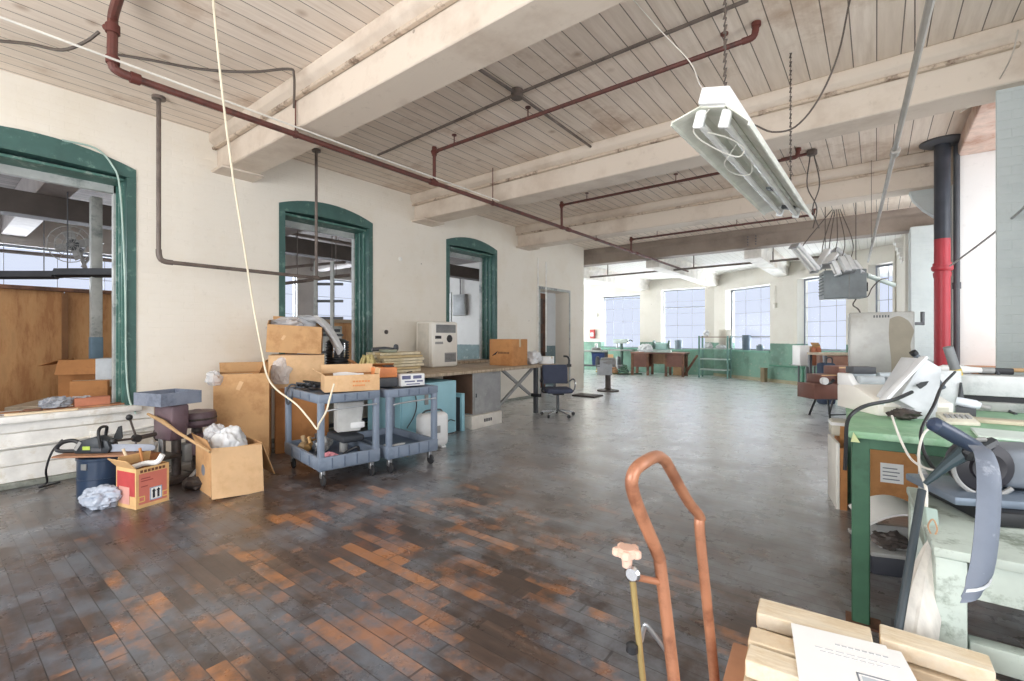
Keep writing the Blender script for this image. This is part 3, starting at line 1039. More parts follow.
# sloped long conduit by the right
pa, pb = G(934, -14, 2.63), G(868, 262, 2.63)
t = thing('hung_conduit', 'long shiny conduit hung from upper right down to the grey heater', 'conduit', tuple(pa))
d_ = pb - pa
MB().tube([(0, 0, 0), d_], 0.0145, 10, smooth=False).build('tube', CONDUIT, t)
m_ = G(895, 152, 2.63) - pa
MB().rings([(m_ - d_.normalized() * 0.05, 0.027), (m_ + d_.normalized() * 0.05, 0.027)], 10).build('coupling', CONDUIT, t)
for q in (0.08, 0.8):
    mb = MB()
    rod(mb, d_.x * q, d_.y * q, 0, CZ - 2.63, 0.003)
    mb.build('suspension_wire', DARKC, t)

# ---- large two tube fluorescent
A_, B_ = G(672, 130, 2.5), G(765, 218, 2.5)
rz = math.atan2(B_.y - A_.y, B_.x - A_.x) - PI / 2
ctr = (A_ + B_) / 2 + Vector((math.cos(rz), math.sin(rz), 0)) * 0.19
LL = (B_ - A_).length
t = thing('fluorescent_light', 'large white two tube fluorescent with open reflector hanging near the camera', 'light', (ctr.x, ctr.y, 2.5), rz)
t.rotation_euler = (0, R_(15), rz)
mb = MB()
H = LL / 2
for s in (-1, 1):
    mb.hexa([(s * 0.06, -H, 0.065), (s * 0.19, -H, -0.012), (s * 0.19, H, -0.012), (s * 0.06, H, 0.065),
             (s * 0.06, -H, 0.072), (s * 0.194, -H, -0.006), (s * 0.194, H, -0.006), (s * 0.06, H, 0.072)])
    mb.bx(s * 0.194 - 0.004, -H, -0.03, s * 0.194 + 0.004, H, -0.004)
mb.bx(-0.06, -H, 0.058, 0.06, H, 0.066)
mb.build('reflector', M('fixture_white_enamel', rgb(228, 228, 216), 0.4, stain=rgb(206, 208, 192), amt=0.35), t)
mb = MB().bx(-0.07, -H - 0.03, 0.066, 0.07, H + 0.03, 0.15)
mb.bevel(0.01).build('ballast_channel', WHITEM, t)
for s in (-1, 1):
    tu = MB().cyl((s * 0.065, -H + 0.05, 0.0), (s * 0.065, H - 0.05, 0.0), 0.019, n=14)
    tu = tu.build('tube', M('unlit_tube_glass', rgb(238, 238, 234), 0.25), t)
    for e in (-1, 1):
        MB().cyl((s * 0.065, e * (H - 0.05), 0), (s * 0.065, e * (H - 0.075), 0), 0.0195).build('cap', STEEL, tu)
        MB().bx(s * 0.065 - 0.026, e * (H - 0.04) - 0.014, -0.03, s * 0.065 + 0.026, e * (H - 0.04) + 0.014, 0.062).bevel(0.008).build('socket', WHITEM, t)
mb = MB().bx(0.02, 0.12, -0.024, 0.05, 0.2, -0.014)
mb.bx(-0.05, H - 0.12, 0.03, 0.05, H - 0.06, 0.06)
mb.build('label_plate', GREYD, t)
MB().tube([(-0.02, -H + 0.02, 0.06), (-0.1, -H + 0.08, -0.03), (-0.04, -H + 0.25, -0.06), (0.05, -H + 0.42, -0.06), (0.09, -H + 0.36, -0.03), (0.04, -H + 0.22, -0.02), (-0.03, -H + 0.1, -0.03)], 0.004, 6).build('loose_wire', WHITEC, t)
MB().tube([(0.0, -H + 0.5, 0.03), (-0.08, -H + 0.62, -0.05), (-0.06, -H + 0.8, -0.06), (0.03, -H + 0.82, -0.05), (0.05, -H + 0.7, 0.0)], 0.003, 6).build('loose_wire', WHITEC, t)
for yy in (-H + 0.12, H - 0.2):
    mb = MB()
    k = 0
    z = 0.15
    while z < CZ - 2.5:
        if k % 2:
            mb.box((-0.268 * (z - 0.15), yy, z + 0.02), (0.012, 0.004, 0.045))
        else:
            mb.box((-0.268 * (z - 0.15), yy, z + 0.02), (0.004, 0.012, 0.045))
        z += 0.036
        k += 1
    mb.build('hanging_chain', DARKC, t)
t = MB().tube([G(862, -40, 3.7), D(850, 0, 3.0), D(838, 55, 3.0), D(818, 100, 3.1), D(795, 127, 3.2), D(772, 132, 3.25), D(752, 126, 3.3), (ctr.x + 0.05, ctr.y + 0.1, 2.66)], 0.006, 6).build('lamp_cable', DARKC)
tag(t, 'dark cable drooping from the ceiling to the big fluorescent', 'cable')
t = MB().tube([G(628, -6, 3.75), D(660, 30, 3.2), D(690, 62, 2.9), D(700, 85, 2.7), (ctr.x - 0.03, ctr.y - H + 0.1, 2.66)], 0.0035, 6).build('lamp_cable', WHITEC)
tag(t, 'thin white wire from the ceiling to the near end of the big fluorescent', 'cable')
t = MB().tube([D(1018, 30, 3.4), D(1012, 55, 3.5), D(1000, 78, 3.7), D(985, 98, 4.0), D(960, 112, 4.1)], 0.005, 6).build('beam_cable', M('pale_cable', rgb(190, 180, 168), 0.6))
tag(t, 'pale cable curling across the right end of the second beam', 'cable')
t = MB().tube([D(1040, 190, 3.2), D(1018, 213, 3.6), D(985, 240, 4.4), D(950, 266, 5.2)], 0.009, 6).build('stay_wire', GREYM)
tag(t, 'grey stay wire slanting across the right window reveal', 'cable')

# ---- long white pull cord down to the blue cart
t = MB().tube([D(212, -30, 3.25), D(214, 10, 3.4), D(222, 90, 3.7), D(232, 170, 4.0), D(243, 240, 4.25), D(254, 310, 4.45), D(262, 352, 4.5), D(267, 375, 4.5), D(276, 389, 4.5), D(296, 404, 4.4), D(310, 420, 4.32), D(317, 429, 4.28), D(319, 424, 4.24), D(326, 412, 4.22), D(330, 398, 4.22), D(334, 384, 4.3)], 0.0085, 6).build('pull_rope', M('cream_cord', rgb(240, 228, 202), 0.7))
tag(t, 'long cream cord hanging from the ceiling past the boxes to the blue cart', 'cord')

# ---- grey heater with a heap of old strip lights on it
HD = 7.25
hc = D(842, 285, HD)
t = thing('unit_heater', 'grey boxed heater hung from the ceiling in the middle distance', 'heater', tuple(hc), YAW - R_(24))
MB().bx(-0.27, -0.2, -0.215, 0.27, 0.2, 0.215).bevel(0.012).build('casing', M('heater_grey', rgb(142, 150, 152), 0.45), t)
mb = MB()
for i in range(7):
    mb.box((-0.275, 0, -0.15 + i * 0.05), (0.02, 0.34, 0.008), (0, 0.5, 0))
mb.build('louvre', M('heater_dark_louvre', rgb(104, 114, 116), 0.5), t)
MB().box((0.05, -0.202, 0.0), (0.008, 0.008, 0.43)).build('seam', GREYM, t)
MB().bx(0.27, -0.1, -0.12, 0.31, 0.0, 0.02).bevel(0.01).build('control_box', BLACK, t)
for x, y in ((-0.22, 0), (0.2, 0.1)):
    mb = MB()
    rod(mb, x, y, 0.21, CZ - hc.z, 0.006)
    mb.build('hanger_rod', DARKC, t)
p0, p1 = D(866, 275, HD - 0.1), D(894, 285, HD + 0.3)
MB().cyl(p0, p1, 0.035, n=12).build('exhaust_tube', M('grey_green_tube', rgb(150, 160, 152), 0.5))
tag(bpy.data.objects['exhaust_tube'], 'short grey green tube pointing right from beside the heater', 'tube')
t = MB().tube([D(862, 298, HD), D(868, 296, HD), D(872, 288, HD), D(880, 280, HD), D(888, 278, HD)], 0.008, 6).build('heater_cable', DARKC)
tag(t, 'dark cable curving up beside the right end of the heater', 'cable')
t = MB().tube([D(856, 299, HD), D(853, 305, HD), D(858, 309, HD), D(862, 316, HD)], 0.010, 6).build('heater_cable', DARKC)
tag(t, 'short curly cable end hanging beneath the heater', 'cable')


def strip_light(pa, pb, w_, label, tube=True):
    pa, pb = Vector(pa), Vector(pb)
    L = (pb - pa).length
    r = thing('strip_light', label, 'light', tuple((pa + pb) / 2), 0, 'old strip lights heaped on the heater')
    q = (pb - pa).to_track_quat('X', 'Z')
    r.rotation_euler = q.to_euler()
    MB().bx(-L / 2, -w_ / 2, 0, L / 2, w_ / 2, 0.05).bevel(0.006, 1).build('housing', M('aged_white_enamel', rgb(236, 238, 238), 0.35), r)
    for s in ((-1, 1) if tube else (0,)):
        MB().cyl((-L / 2 + 0.03, s * w_ * 0.27, -0.022), (L / 2 - 0.03, s * w_ * 0.27, -0.022), 0.016, n=10).build('tube', M('unlit_tube_glass'), r)
    mb = MB()
    for e in (-1, 1):
        mb.bx(e * L / 2 - 0.012, -w_ / 2 + 0.004, -0.045, e * L / 2 + 0.012, w_ / 2 - 0.004, 0.045)
    mb.bevel(0.005, 1).parts('end_cap', STEEL, r)
    return r


for (x0, y0, x1, y1, dd, dd2, w_, lab) in (
        (794, 246, 815, 271, 6.9, 7.0, 0.15, 'longest of the heaped white strip lights, leaning at the left of the heater'),
        (818, 268, 828, 251, 7.1, 7.3, 0.10, 'strip light tilted upright just right of the longest one on the heater'),
        (826, 266, 833, 256, 7.05, 7.2, 0.16, 'short wide white strip light standing on the middle of the heater'),
        (832, 262, 838, 275, 7.0, 6.95, 0.14, 'broad white strip light end drooping over the heater front'),
        (840, 258, 847, 272, 7.1, 6.95, 0.09, 'narrow strip light over the heater, third from its right end'),
        (846, 257, 853, 271, 7.1, 6.95, 0.08, 'narrow strip light over the heater, second from its right end'),
        (853, 262, 862, 274, 7.15, 7.0, 0.06, 'thin strip light at the right end of the heater'),
        (834, 250, 850, 264, 7.35, 7.3, 0.12, 'strip light lying crosswise at the back of the heater heap')):
    strip_light(D(x0, y0, dd), D(x1, y1, dd2), w_, lab)
t = thing('hanging_wires', 'bundle of dark wires hanging from the girder to the heaped strip lights', 'wires', tuple(D(832, 225, 7.3)))
o0 = D(832, 225, 7.3)
for i, (px, py) in enumerate(((800, 250), (822, 262), (829, 250), (835, 252), (842, 258), (850, 262))):
    e = D(px, py, 6.93 if i == 0 else 7.25)
    MB().tube([Vector((o0.x + 0.02 * i, o0.y, CZ - 0.45)) - o0, (o0 + e) / 2 - o0 + Vector((0.05 * (i - 2), 0, 0)), e - o0], 0.007, 6).build('wire', DARKC, t)

p = G(812, 153, 3.80)
t = thing('ceiling_outlet', 'small ceiling outlet with two wires hanging down toward the heaped strip lights', 'outlet', tuple(p))
MB().lathe([(0.05, -0.03), (0.06, -0.02), (0.06, 0.03), (0.05, 0.04)], (0, 0, 0), 14).build('box', PIPEG, t)
MB().tube([(-0.35, 0, 0.0), (-0.05, 0, 0.0)], 0.02, 8).build('stub', RUST, t)
for k in (-1, 1):
    e = D(816 + 3 * k, 228, 7.2) - p
    MB().tube([(0.02 * k, 0, -0.02), e * 0.3 + Vector((0.06 * k, 0, -0.1)), e * 0.65 + Vector((-0.05 * k, 0, -0.05)), e], 0.008, 6).build('wire', DARKC, t)

# ---- red and black down pipe at the right
t = thing('downpipe', 'thick vertical pipe painted black above and red below at the right wall', 'pipe', (0.65, 7.88, 0))
MB().cyl((0, 0, 2.62), (0, 0, CZ - 0.03), 0.079, n=20).build('black_length', BLKP, t)
MB().cyl((0, 0, 0), (0, 0, 2.62), 0.079, n=20).build('red_length', REDP, t)
mb = MB()
mb.rings([((0, 0, 2.22), 0.09), ((0, 0, 2.24), 0.105), ((0, 0, 2.28), 0.105), ((0, 0, 2.285), 0.092), ((0, 0, 2.32), 0.092)], 20)
mb.rings([((0, 0, 2.14), 0.083), ((0, 0, 2.2), 0.09)], 20)
mb.parts('collar', REDP, t)
MB().lathe([(0.16, CZ - 0.05), (0.22, CZ - 0.02), (0.22, CZ - 0.001)], (0, 0, 0), 20).build('ceiling_collar', GREYD, t)
t = thing('riser_pipe', 'thin dark pipe beside the thick red pipe', 'pipe', (0.79, 7.98, 0))
MB().cyl((0, 0, 0), (0, 0, CZ - 0.05), 0.032, n=12).build('run', GREYD, t)
MB().rings([((0, 0, 2.0), 0.042), ((0, 0, 2.08), 0.042)], 12).build('collar', GREYD, t)
t = thing('wall_bracket', 'black iron bracket on the pale column beside the steel cabinet', 'bracket', tuple(D(921, 324, 7.6)), YAW)
MB().bx(-0.16, -0.02, -0.02, 0.04, 0.02, 0.03).bx(0.0, -0.02, -0.02, 0.05, 0.02, 0.2).bevel(0.006, 1).build('arm', BLACK, t)
MB().cyl((-0.15, 0, -0.02), (-0.15, 0, 0.06), 0.03).build('hook', BLACK, t)

# ---- conduits and small fittings on the left wall
for px, y0, y1, lab in ((538, 258, 350, 'thin conduit running down the wall left of the doorway, the left one of the pair'), (546, 262, 352, 'thin conduit running down the wall left of the doorway, the right one of the pair')):
    a, b = onX(px, y0, XL + 0.02), onX(px, y1, XL + 0.02)
    o = MB().tube([(0, 0, 0), (0, 0, b.z - a.z)], 0.014, 8, smooth=False).build('wall_conduit', WHITEP, None, tuple(a))
    tag(o, lab, 'conduit', 'conduits beside the doorway')
p = onX(97, 436, XL + 0.03)
t = thing('wall_outlet', 'white outlet box with conduit on the planking under the first opening', 'outlet', (XL + 0.022, p.y, p.z))
MB().bx(0, -0.055, -0.06, 0.04, 0.055, 0.06).bevel(0.008).build('box', WHITEP, t)
MB().bx(0.04, -0.035, -0.035, 0.046, 0.035, 0.035).bevel(0.003).build('face_plate', IVORY, t)
MB().tube([(0.015, -1.9, -0.02), (0.015, -0.05, 0.0)], 0.011, 8, smooth=False).build('conduit', WHITEP, t)
MB().tube([(0.015, 0.05, 0.0), (0.015, 0.75, 0.06)], 0.011, 8, smooth=False).build('conduit', WHITEP, t)
for px, py, lab in ((386, 332, 'small grey box on the wall right of the second opening'), (400, 259, 'round plug on the wall between second and third openings')):
    p = onX(px, py, XL)
    o = MB().lathe([(0.035, 0), (0.035, 0.015), (0.022, 0.02)], (0, 0, 0), 12, 'X').build('wall_plug', IRON if py > 300 else WHITEP, None, (XL, p.y, p.z))
    tag(o, lab, 'fitting')
t = MB().tube([onX(62, 140, XL + 0.03), onX(95, 148, XL + 0.03), onX(112, 165, XL + 0.03), onX(120, 190, XL + 0.03), onX(125, 280, XL + 0.03), onX(126, 360, XL + 0.03), onX(129, 398, XL + 0.03), onX(136, 414, XL + 0.05)], 0.009, 6).build('frame_cable', M('pale_green_cable', rgb(176, 200, 190), 0.6))
tag(t, 'pale cable run down the green frame of the first opening', 'cable')

# ---- next room: plywood partition, fan, radiant tubes, boxes
t = thing('plywood_partition', 'brown plywood partition standing beyond the first opening', 'partition', (-8.8, -1.2, 0))
for i in range(5):
    MB().bx(-0.015, i * 0.82 + 0.005, 0, 0.015, i * 0.82 + 0.815, 2.02).bevel(0.004, 1).build('plywood_sheet', WOODB, t)
mb = MB()
for i in range(5):
    mb.bx(0.015, i * 0.82 - 0.03, 0, 0.06, i * 0.82 + 0.03, 2.0)
mb.build('batten', M('batten_wood', rgb(136, 96, 62), 0.7), t)
MB().bx(-0.05, -0.05, 2.02, 0.08, 4.15, 2.07).build('cap_rail', WOODD, t)
p = D(96, 330, 6.35)
t = thing('square_post', 'grey post with blue band standing behind the first opening', 'post', (p.x, p.y, 0))
MB().bx(-0.06, -0.06, 0, 0.06, 0.06, 3.3).bevel(0.01).build('shaft', GREYF, t)
MB().bx(-0.065, -0.065, 1.05, 0.065, 0.065, 1.4).bevel(0.008).build('band', M('blue_grey_band', rgb(110, 138, 156), 0.5), t)
p = D(70, 244, 6.6)
t = thing('wall_fan', 'old cage fan on a bracket high up beyond the first opening', 'fan', tuple(p), YAW + R_(20))
mb = MB()
for rr in (0.10, 0.18, 0.26):
    mb.tube([(rr * math.cos(a * PI / 10), 0.02 * (0.26 - rr) * 10, rr * math.sin(a * PI / 10)) for a in range(21)], 0.006, 6, smooth=False)
for k in range(12):
    a = k * PI / 6
    mb.tube([(0, 0.04, 0), (0.26 * math.cos(a), 0, 0.26 * math.sin(a))], 0.004, 5, smooth=False)
mb.build('cage', GREYM, t)
mb = MB()
for k in range(4):
    a = k * PI / 2 + 0.3
    mb.box((0.12 * math.cos(a), 0.09, 0.12 * math.sin(a)), (0.18, 0.012, 0.11), (0.4, -a, 0))
mb.build('blade', GREYM, t)
MB().lathe([(0.03, 0.05), (0.08, 0.08), (0.08, 0.26), (0.04, 0.3)], (0, 0, 0), 14, 'Y').build('motor', GREYD, t)
MB().bar((0, 0.2, 0), (0.1, 0.25, -0.42), 0.05, 0.05).bar((0.28, 0.25, 0.1), (0.05, 0.2, -0.3), 0.03, 0.03).build('bracket', GREYM, t)
for (x0, y0, x1, y1, dd, lab) in ((-30, 273, 57, 279, 6.9, 'dark radiant tube left of the old fan beyond the first opening'), (58, 271, 122, 277, 6.3, 'dark radiant tube right of the old fan beyond the first opening')):
    a, b = D(x0, y0, dd), D(x1, y1, dd)
    b.z = a.z = (a.z + b.z) / 2
    t = thing('radiant_tube', lab, 'heater', tuple((a + b) / 2), math.atan2(b.y - a.y, b.x - a.x), 'radiant tubes beyond the first opening')
    L = (b - a).length
    MB().cyl((-L / 2, 0, 0), (L / 2, 0, 0), 0.05, n=12).build('tube', BLACK, t)
    MB().prism([(-0.1, -0.02), (-0.06, 0.07), (0.06, 0.07), (0.1, -0.02), (0.09, -0.02), (0.05, 0.062), (-0.05, 0.062), (-0.09, -0.02)], L, (-L / 2, 0, 0), (0, 1, 0), (0, 0, 1)).build('reflector_hood', GREYD, t)
    mb = MB()
    for e in (-0.35, 0.35):
        rod(mb, e * L, 0, 0.07, CZ - a.z)
    mb.build('hanger_rod', GREYD, t)
t = MB().tube([D(-30, 248, 7.6), D(60, 256, 7.6), D(130, 262, 7.6)], 0.03, 8, smooth=False).build('room_pipe', PIPEG)
tag(t, 'dark level pipe crossing high beyond the first opening', 'pipe')
for i, (px0, py0, px1, py1, dd, lab) in enumerate(((280, 268, 345, 262, 9.5, 'upper level pipe seen through the second opening'), (280, 284, 350, 275, 8.6, 'lower level pipe seen through the second opening'), (283, 232, 352, 244, 9.0, 'highest pipe seen through the second opening'))):
    a, b = D(px0, py0, dd), D(px1, py1, dd)
    t = thing('room_pipe', lab, 'pipe', tuple(a), 0, 'pipes seen through the second opening')
    MB().tube([(0, 0, 0), b - a], 0.03, 8, smooth=False).build('run', PIPEG, t)
    for f in (0.25, 0.8):
        q = (b - a) * f
        MB().cyl((q.x, q.y, q.z), (q.x, q.y, CZ - a.z), 0.008, n=8).build('hanger_rod', PIPEG, t)
p = D(292, 310, 8.0)
t = thing('plywood_partition', 'low brown plywood partition beyond the second opening', 'partition', (-9.6, 4.3, 0))
MB().bx(-0.02, 0, 0, 0.02, 2.6, 1.72).bevel(0.004, 1).build('plywood_sheet', WOODB, t)
MB().bx(-0.05, -0.02, 1.72, 0.06, 2.62, 1.8).build('cap_rail', M('pale_cap_rail', rgb(180, 160, 136), 0.7), t)
p = D(324, 330, 7.4)
t = thing('wall_ladder', 'pale metal rack ladder standing beyond the second opening', 'ladder', (p.x, p.y, 0), YAW)
for s in (-0.13, 0.13):
    MB().bx(s - 0.025, -0.025, 0, s + 0.025, 0.025, 2.6).bevel(0.004, 1).build('rail', GREYF, t)
for k in range(7):
    MB().bx(-0.12, -0.02, 0.6 + k * 0.27, 0.3, 0.02, 0.64 + k * 0.27).build('rung', GREYD, t)
p = D(332, 312, 8.4)
t = thing('storage_locker', 'pale grey locker with a dark top slot beyond the second opening', 'locker', (-8.9, 5.05, 0), 0)
MB().bx(-0.3, -0.32, 0, 0.3, 0.32, 1.62).bevel(0.01).build('body', GREYF, t)
MB().bx(0.3, -0.27, 1.5, 0.306, 0.27, 1.56).build('slot', GREYD, t)
MB().bx(0.3, -0.29, 0.05, 0.312, 0.29, 1.46).bevel(0.004).build('door', M('locker_door', rgb(194, 194, 190), 0.5), t)
p = onX(363, 0, -6.9)
t = thing('electrical_enclosure', 'grey electrical panel on the end wall seen through the third opening', 'panel', tuple(onY(461, 305, 11.27)), 0)
MB().bx(-0.28, -0.1, -0.35, 0.28, 0.02, 0.35).bevel(0.01).build('box', GREYM, t)
MB().bx(-0.25, -0.115, -0.32, 0.25, -0.1, 0.32).bevel(0.006).build('door', M('panel_door_grey', rgb(134, 136, 134), 0.5), t)
MB().cyl((0, -0.04, 0.35), (0, -0.04, 1.2), 0.03).build('conduit', GREYM, t)
t = thing('end_window', 'narrow bright window strip on the end wall seen through the third opening', 'window', tuple(onY(448, 310, 11.29)), 0)
t['kind'] = 'structure'
MB().bx(-0.42, -0.02, -0.75, 0.16, 0.01, 0.6).build('frame', GREYF, t)
lm = NT('lit_end_window')
lm.b.inputs['Emission Color'].default_value = (0.95, 0.97, 1, 1)
lm.b.inputs['Emission Strength'].default_value = 0.9
MB().bx(-0.38, -0.03, -0.7, 0.12, -0.02, 0.56).build('pane', lm.m, t)

# ================================================================ LEFT SIDE
def card_box(label, loc, rz, w_, d_, h_, mat=None, flaps=(), group=None, th=0.006, tape=True, closed=False, name='cardboard_box', inside=True):
    """loc = centre of the base; flaps = (side, angle from upright, length)"""
    mat = mat or CARD
    t = thing(name, label, 'box', loc, rz, group)
    hw, hd = w_ / 2, d_ / 2
    mb = MB()
    if closed:
        mb.bx(-hw, -hd, 0, hw, hd, h_).bevel(0.006, 2)
    else:
        o = [(-hw, -hd), (hw, -hd), (hw, hd), (-hw, hd)]
        i = [(-hw + th, -hd + th), (hw - th, -hd + th), (hw - th, hd - th), (-hw + th, hd - th)]
        bm = mb.bm
        A = [bm.verts.new((*p, 0)) for p in o]
        B = [bm.verts.new((*p, h_)) for p in o]
        Cc = [bm.verts.new((*p, h_)) for p in i]
        Dd = [bm.verts.new((*p, th)) for p in i]
        for k in range(4):
            n = (k + 1) % 4
            bm.faces.new((A[k], A[n], B[n], B[k]))
            bm.faces.new((B[k], B[n], Cc[n], Cc[k]))
            f = bm.faces.new((Cc[k], Cc[n], Dd[n], Dd[k]))
            f.material_index = 1
        bm.faces.new(A[::-1])
        f = bm.faces.new(Dd)
        f.material_index = 1
    mb.build('carton', [mat, CARDI], t)
    for (sd, ang, ln) in flaps:
        a = R_(ang)
        L = w_ if sd in 'fb' else d_
        f = MB().bx(-L / 2 + 0.003, 0, 0, L / 2 - 0.003, th, ln)
        f = f.build('flap', mat, t)
        if sd == 'f':
            f.location, f.rotation_euler = (0, -hd, h_), (a, 0.0 if ln < 0.3 else R_(5), 0)
        elif sd == 'b':
            f.location, f.rotation_euler = (0, hd, h_), (a, 0, PI)
        elif sd == 'r':
            f.location, f.rotation_euler = (hw, 0, h_), (a, 0, PI / 2)
        else:
            f.location, f.rotation_euler = (-hw, 0, h_), (a, 0, -PI / 2)
    if closed and tape:
        MB().bx(-hw - 0.001, -0.025, h_ * 0.7, hw + 0.001, 0.025, h_ + 0.0015).build('tape', TAPE, t)
    return t


def P2(px, py, z, dz=0):
    p = G(px, py, z)
    p.z += dz
    return p


def marks(parent, lst, mat, name='print', frame='y', off=0.0):
    """flat printed bars (x, z, w, h) on the -y face (frame 'y') or the +x face (frame 'x') of a part"""
    for (x, z, w_, h_) in lst:
        mb = MB()
        if frame == 'y':
            mb.bx(x - w_ / 2, off - 0.0012, z - h_ / 2, x + w_ / 2, off, z + h_ / 2)
        else:
            mb.bx(off, x - w_ / 2, z - h_ / 2, off + 0.0012, x + w_ / 2, z + h_ / 2)
        mb.build(name, mat, parent)


# ---- things on the first sill
zs = 0.672
p = onX(55, 404, -6.45)
t = thing('wooden_plank', 'long reddish plank lying along the first sill', 'plank', (-6.43, 0.85, zs), R_(91))
MB().bx(-0.6, -0.06, 0, 0.55, 0.06, 0.02).bevel(0.003, 1).build('board', M('reddish_plank', rgb(190, 138, 100), 0.7, stain=rgb(160, 110, 80), amt=0.4), t)
t = tag(MB().box((0, 0, 0.01), (0.5, 0.05, 0.02)).bevel(0.003, 1).build('pine_strip', PINE, None, (-6.3, 0.75, zs), R_(86)), 'pale wood strip at the front edge of the first sill', 'strip')
t = thing('brick', 'terracotta brick in torn wrapping on the first sill', 'brick', (-6.42, 1.13, zs + 0.021), R_(88))
MB().bx(-0.14, -0.05, 0, 0.14, 0.05, 0.085).bevel(0.008).build('block', TERRA, t)
MB().sheet(lambda u, v: (-0.145 + 0.13 * u, -0.06 + 0.12 * v, 0.093 + 0.008 * math.sin(9 * u + 7 * v)), 6, 6, 0.002).build('wrapping', PLASTICF, t)
t = tag(MB().blob((0, 0, 0.055), (0.24, 0.13, 0.12), 0.4, 2.5, 4, 3).build('plastic_bag', film_mat('grey_plastic_film', rgb(170, 174, 182), 0.85), None, (-6.42, 0.86, zs + 0.02), R_(90)), 'crumpled grey plastic bag beside the terracotta brick on the first sill', 'bag')
t = thing('hand_trowel', 'grey metal trowel at the left end of the first sill', 'tool', (-6.36, 0.5, zs), R_(80))
MB().prism([(-0.16, 0), (-0.05, -0.05), (0.1, -0.05), (0.1, 0.05), (-0.05, 0.05)], 0.004, (0, 0, 0.012), (1, 0, 0), (0, 1, 0)).build('blade', STEEL, t)
MB().rings([((0.1, 0, 0.02), 0.008), ((0.14, 0, 0.035), 0.012), ((0.24, 0, 0.03), 0.016), ((0.26, 0, 0.03), 0.01)], 10).build('handle', WOODD, t)
# boxes in the room beyond the first opening
pb = D(92, 380, 5.9)
card_box('brown open carton beyond the first opening, the larger dark one', (pb.x, pb.y, 0.62), R_(62), 0.5, 0.42, 0.5, CARDD, (('f', 150, 0.2), ('l', 110, 0.2)))
card_box('small brown carton in front of the larger dark one beyond the first opening', tuple(D(92, 391, 5.5).xy) + (0.62,), R_(64), 0.34, 0.2, 0.27, CARDD, closed=True)
p = D(112, 372, 5.75)
card_box('pale grey carton right of the brown cartons beyond the first opening', (p.x, p.y, 0.62), R_(60), 0.22, 0.3, 0.52, M('pale_grey_card', rgb(196, 202, 206), 0.7), closed=True)
t = thing('storage_bench', 'low wooden bench carrying cartons beyond the first opening', 'bench', (pb.x - 0.05, pb.y + 0.05, 0), R_(62))
MB().bx(-0.6, -0.62, 0.57, 0.6, 0.45, 0.62).bevel(0.005, 1).build('top', PLY, t)
for x in (-0.55, 0.55):
    for y in (-0.55, 0.38):
        MB().bx(x - 0.03, y - 0.03, 0, x + 0.03, y + 0.03, 0.57).build('leg', WOODD, t)

# ---- chainsaw on a board over a dark drum
t = thing('metal_drum', 'dark navy drum standing under the chainsaw board', 'drum', (-5.42, 1.03, 0))
MB().lathe([(0.17, 0), (0.178, 0.008), (0.178, 0.33), (0.185, 0.335), (0.185, 0.352), (0.172, 0.356), (0.17, 0.34), (0.0, 0.34)], (0, 0, 0), 28).build('shell', NAVY, t)
MB().box((0.1, -0.142, 0.29), (0.05, 0.02, 0.05), (0, 0, 0.6)).build('latch', STEEL, t)
MB().lathe([(0.181, 0.17), (0.184, 0.175), (0.181, 0.18)], (0, 0, 0), 28).build('rib', NAVY, t)
bd = G(94, 452, 0.365)
t = tag(MB().box((0, 0, 0.008), (0.66, 0.24, 0.016), (0, 0, 0)).bevel(0.003, 1).build('thin_board', M('thin_brown_board', rgb(164, 120, 92), 0.7), None, (-5.42, 1.03, 0.357), YAW + R_(6)), 'thin brown board lying across the navy drum', 'board')
cz = 0.374
ch = thing('chainsaw', 'dark electric chainsaw with grey bar lying on the board over the drum', 'chainsaw', (-5.43, 1.02, cz), YAW + R_(3))
ch.scale = (0.88, 0.88, 0.88)
MB().prism([(-0.22, 0.0), (0.10, 0.0), (0.13, 0.05), (0.1, 0.13), (-0.02, 0.17), (-0.16, 0.13), (-0.22, 0.07)], 0.13, (0, 0.065, 0), (1, 0, 0), (0, 0, 1)).bevel(0.018, 2).build('body', M('saw_dark_plastic', rgb(46, 52, 58), 0.45), ch)
mb = MB().tube([(-0.2, 0, 0.09), (-0.27, 0, 0.12), (-0.36, 0, 0.11), (-0.42, 0, 0.07), (-0.43, 0, 0.03), (-0.38, 0, 0.015), (-0.28, 0, 0.015), (-0.2, 0, 0.02)], 0.02, 8)
mb.build('rear_handle', BLACK, ch)
MB().tube([(-0.02, 0.08, 0.05), (-0.03, 0.09, 0.16), (0.0, 0.06, 0.245), (0.02, -0.04, 0.255), (0.04, -0.09, 0.2), (0.06, -0.085, 0.06)], 0.014, 8).build('front_handle', BLACK, ch)
MB().prism([(0.08, 0.13), (0.13, 0.25), (0.16, 0.26), (0.17, 0.14), (0.14, 0.1)], 0.012, (0, 0.05, 0), (1, 0, 0), (0, 0, 1)).build('hand_guard', BLACK, ch)
MB().bx(-0.13, -0.069, 0.04, -0.06, -0.064, 0.075).build('yellow_green_label', M('lime_label', rgb(178, 204, 84), 0.5), ch)
MB().bx(-0.05, -0.069, 0.025, 0.05, -0.064, 0.06).build('side_plate', GREYD, ch)
MB().bar((-0.2, -0.068, 0.04), (-0.15, -0.068, 0.12), 0.03, 0.006, (0, 1, 0)).build('grey_stripe', GREYM, ch)
pts = [(0.08, 0.01), (0.50, 0.018), (0.535, 0.03), (0.545, 0.05), (0.535, 0.07), (0.50, 0.082), (0.08, 0.09)]
MB().prism(pts, 0.012, (0, -0.02, 0), (1, 0, 0), (0, 0, 1)).bevel(0.002, 1).build('guide_bar', M('saw_bar_sheath', rgb(158, 164, 176), 0.45, 0.2), ch)
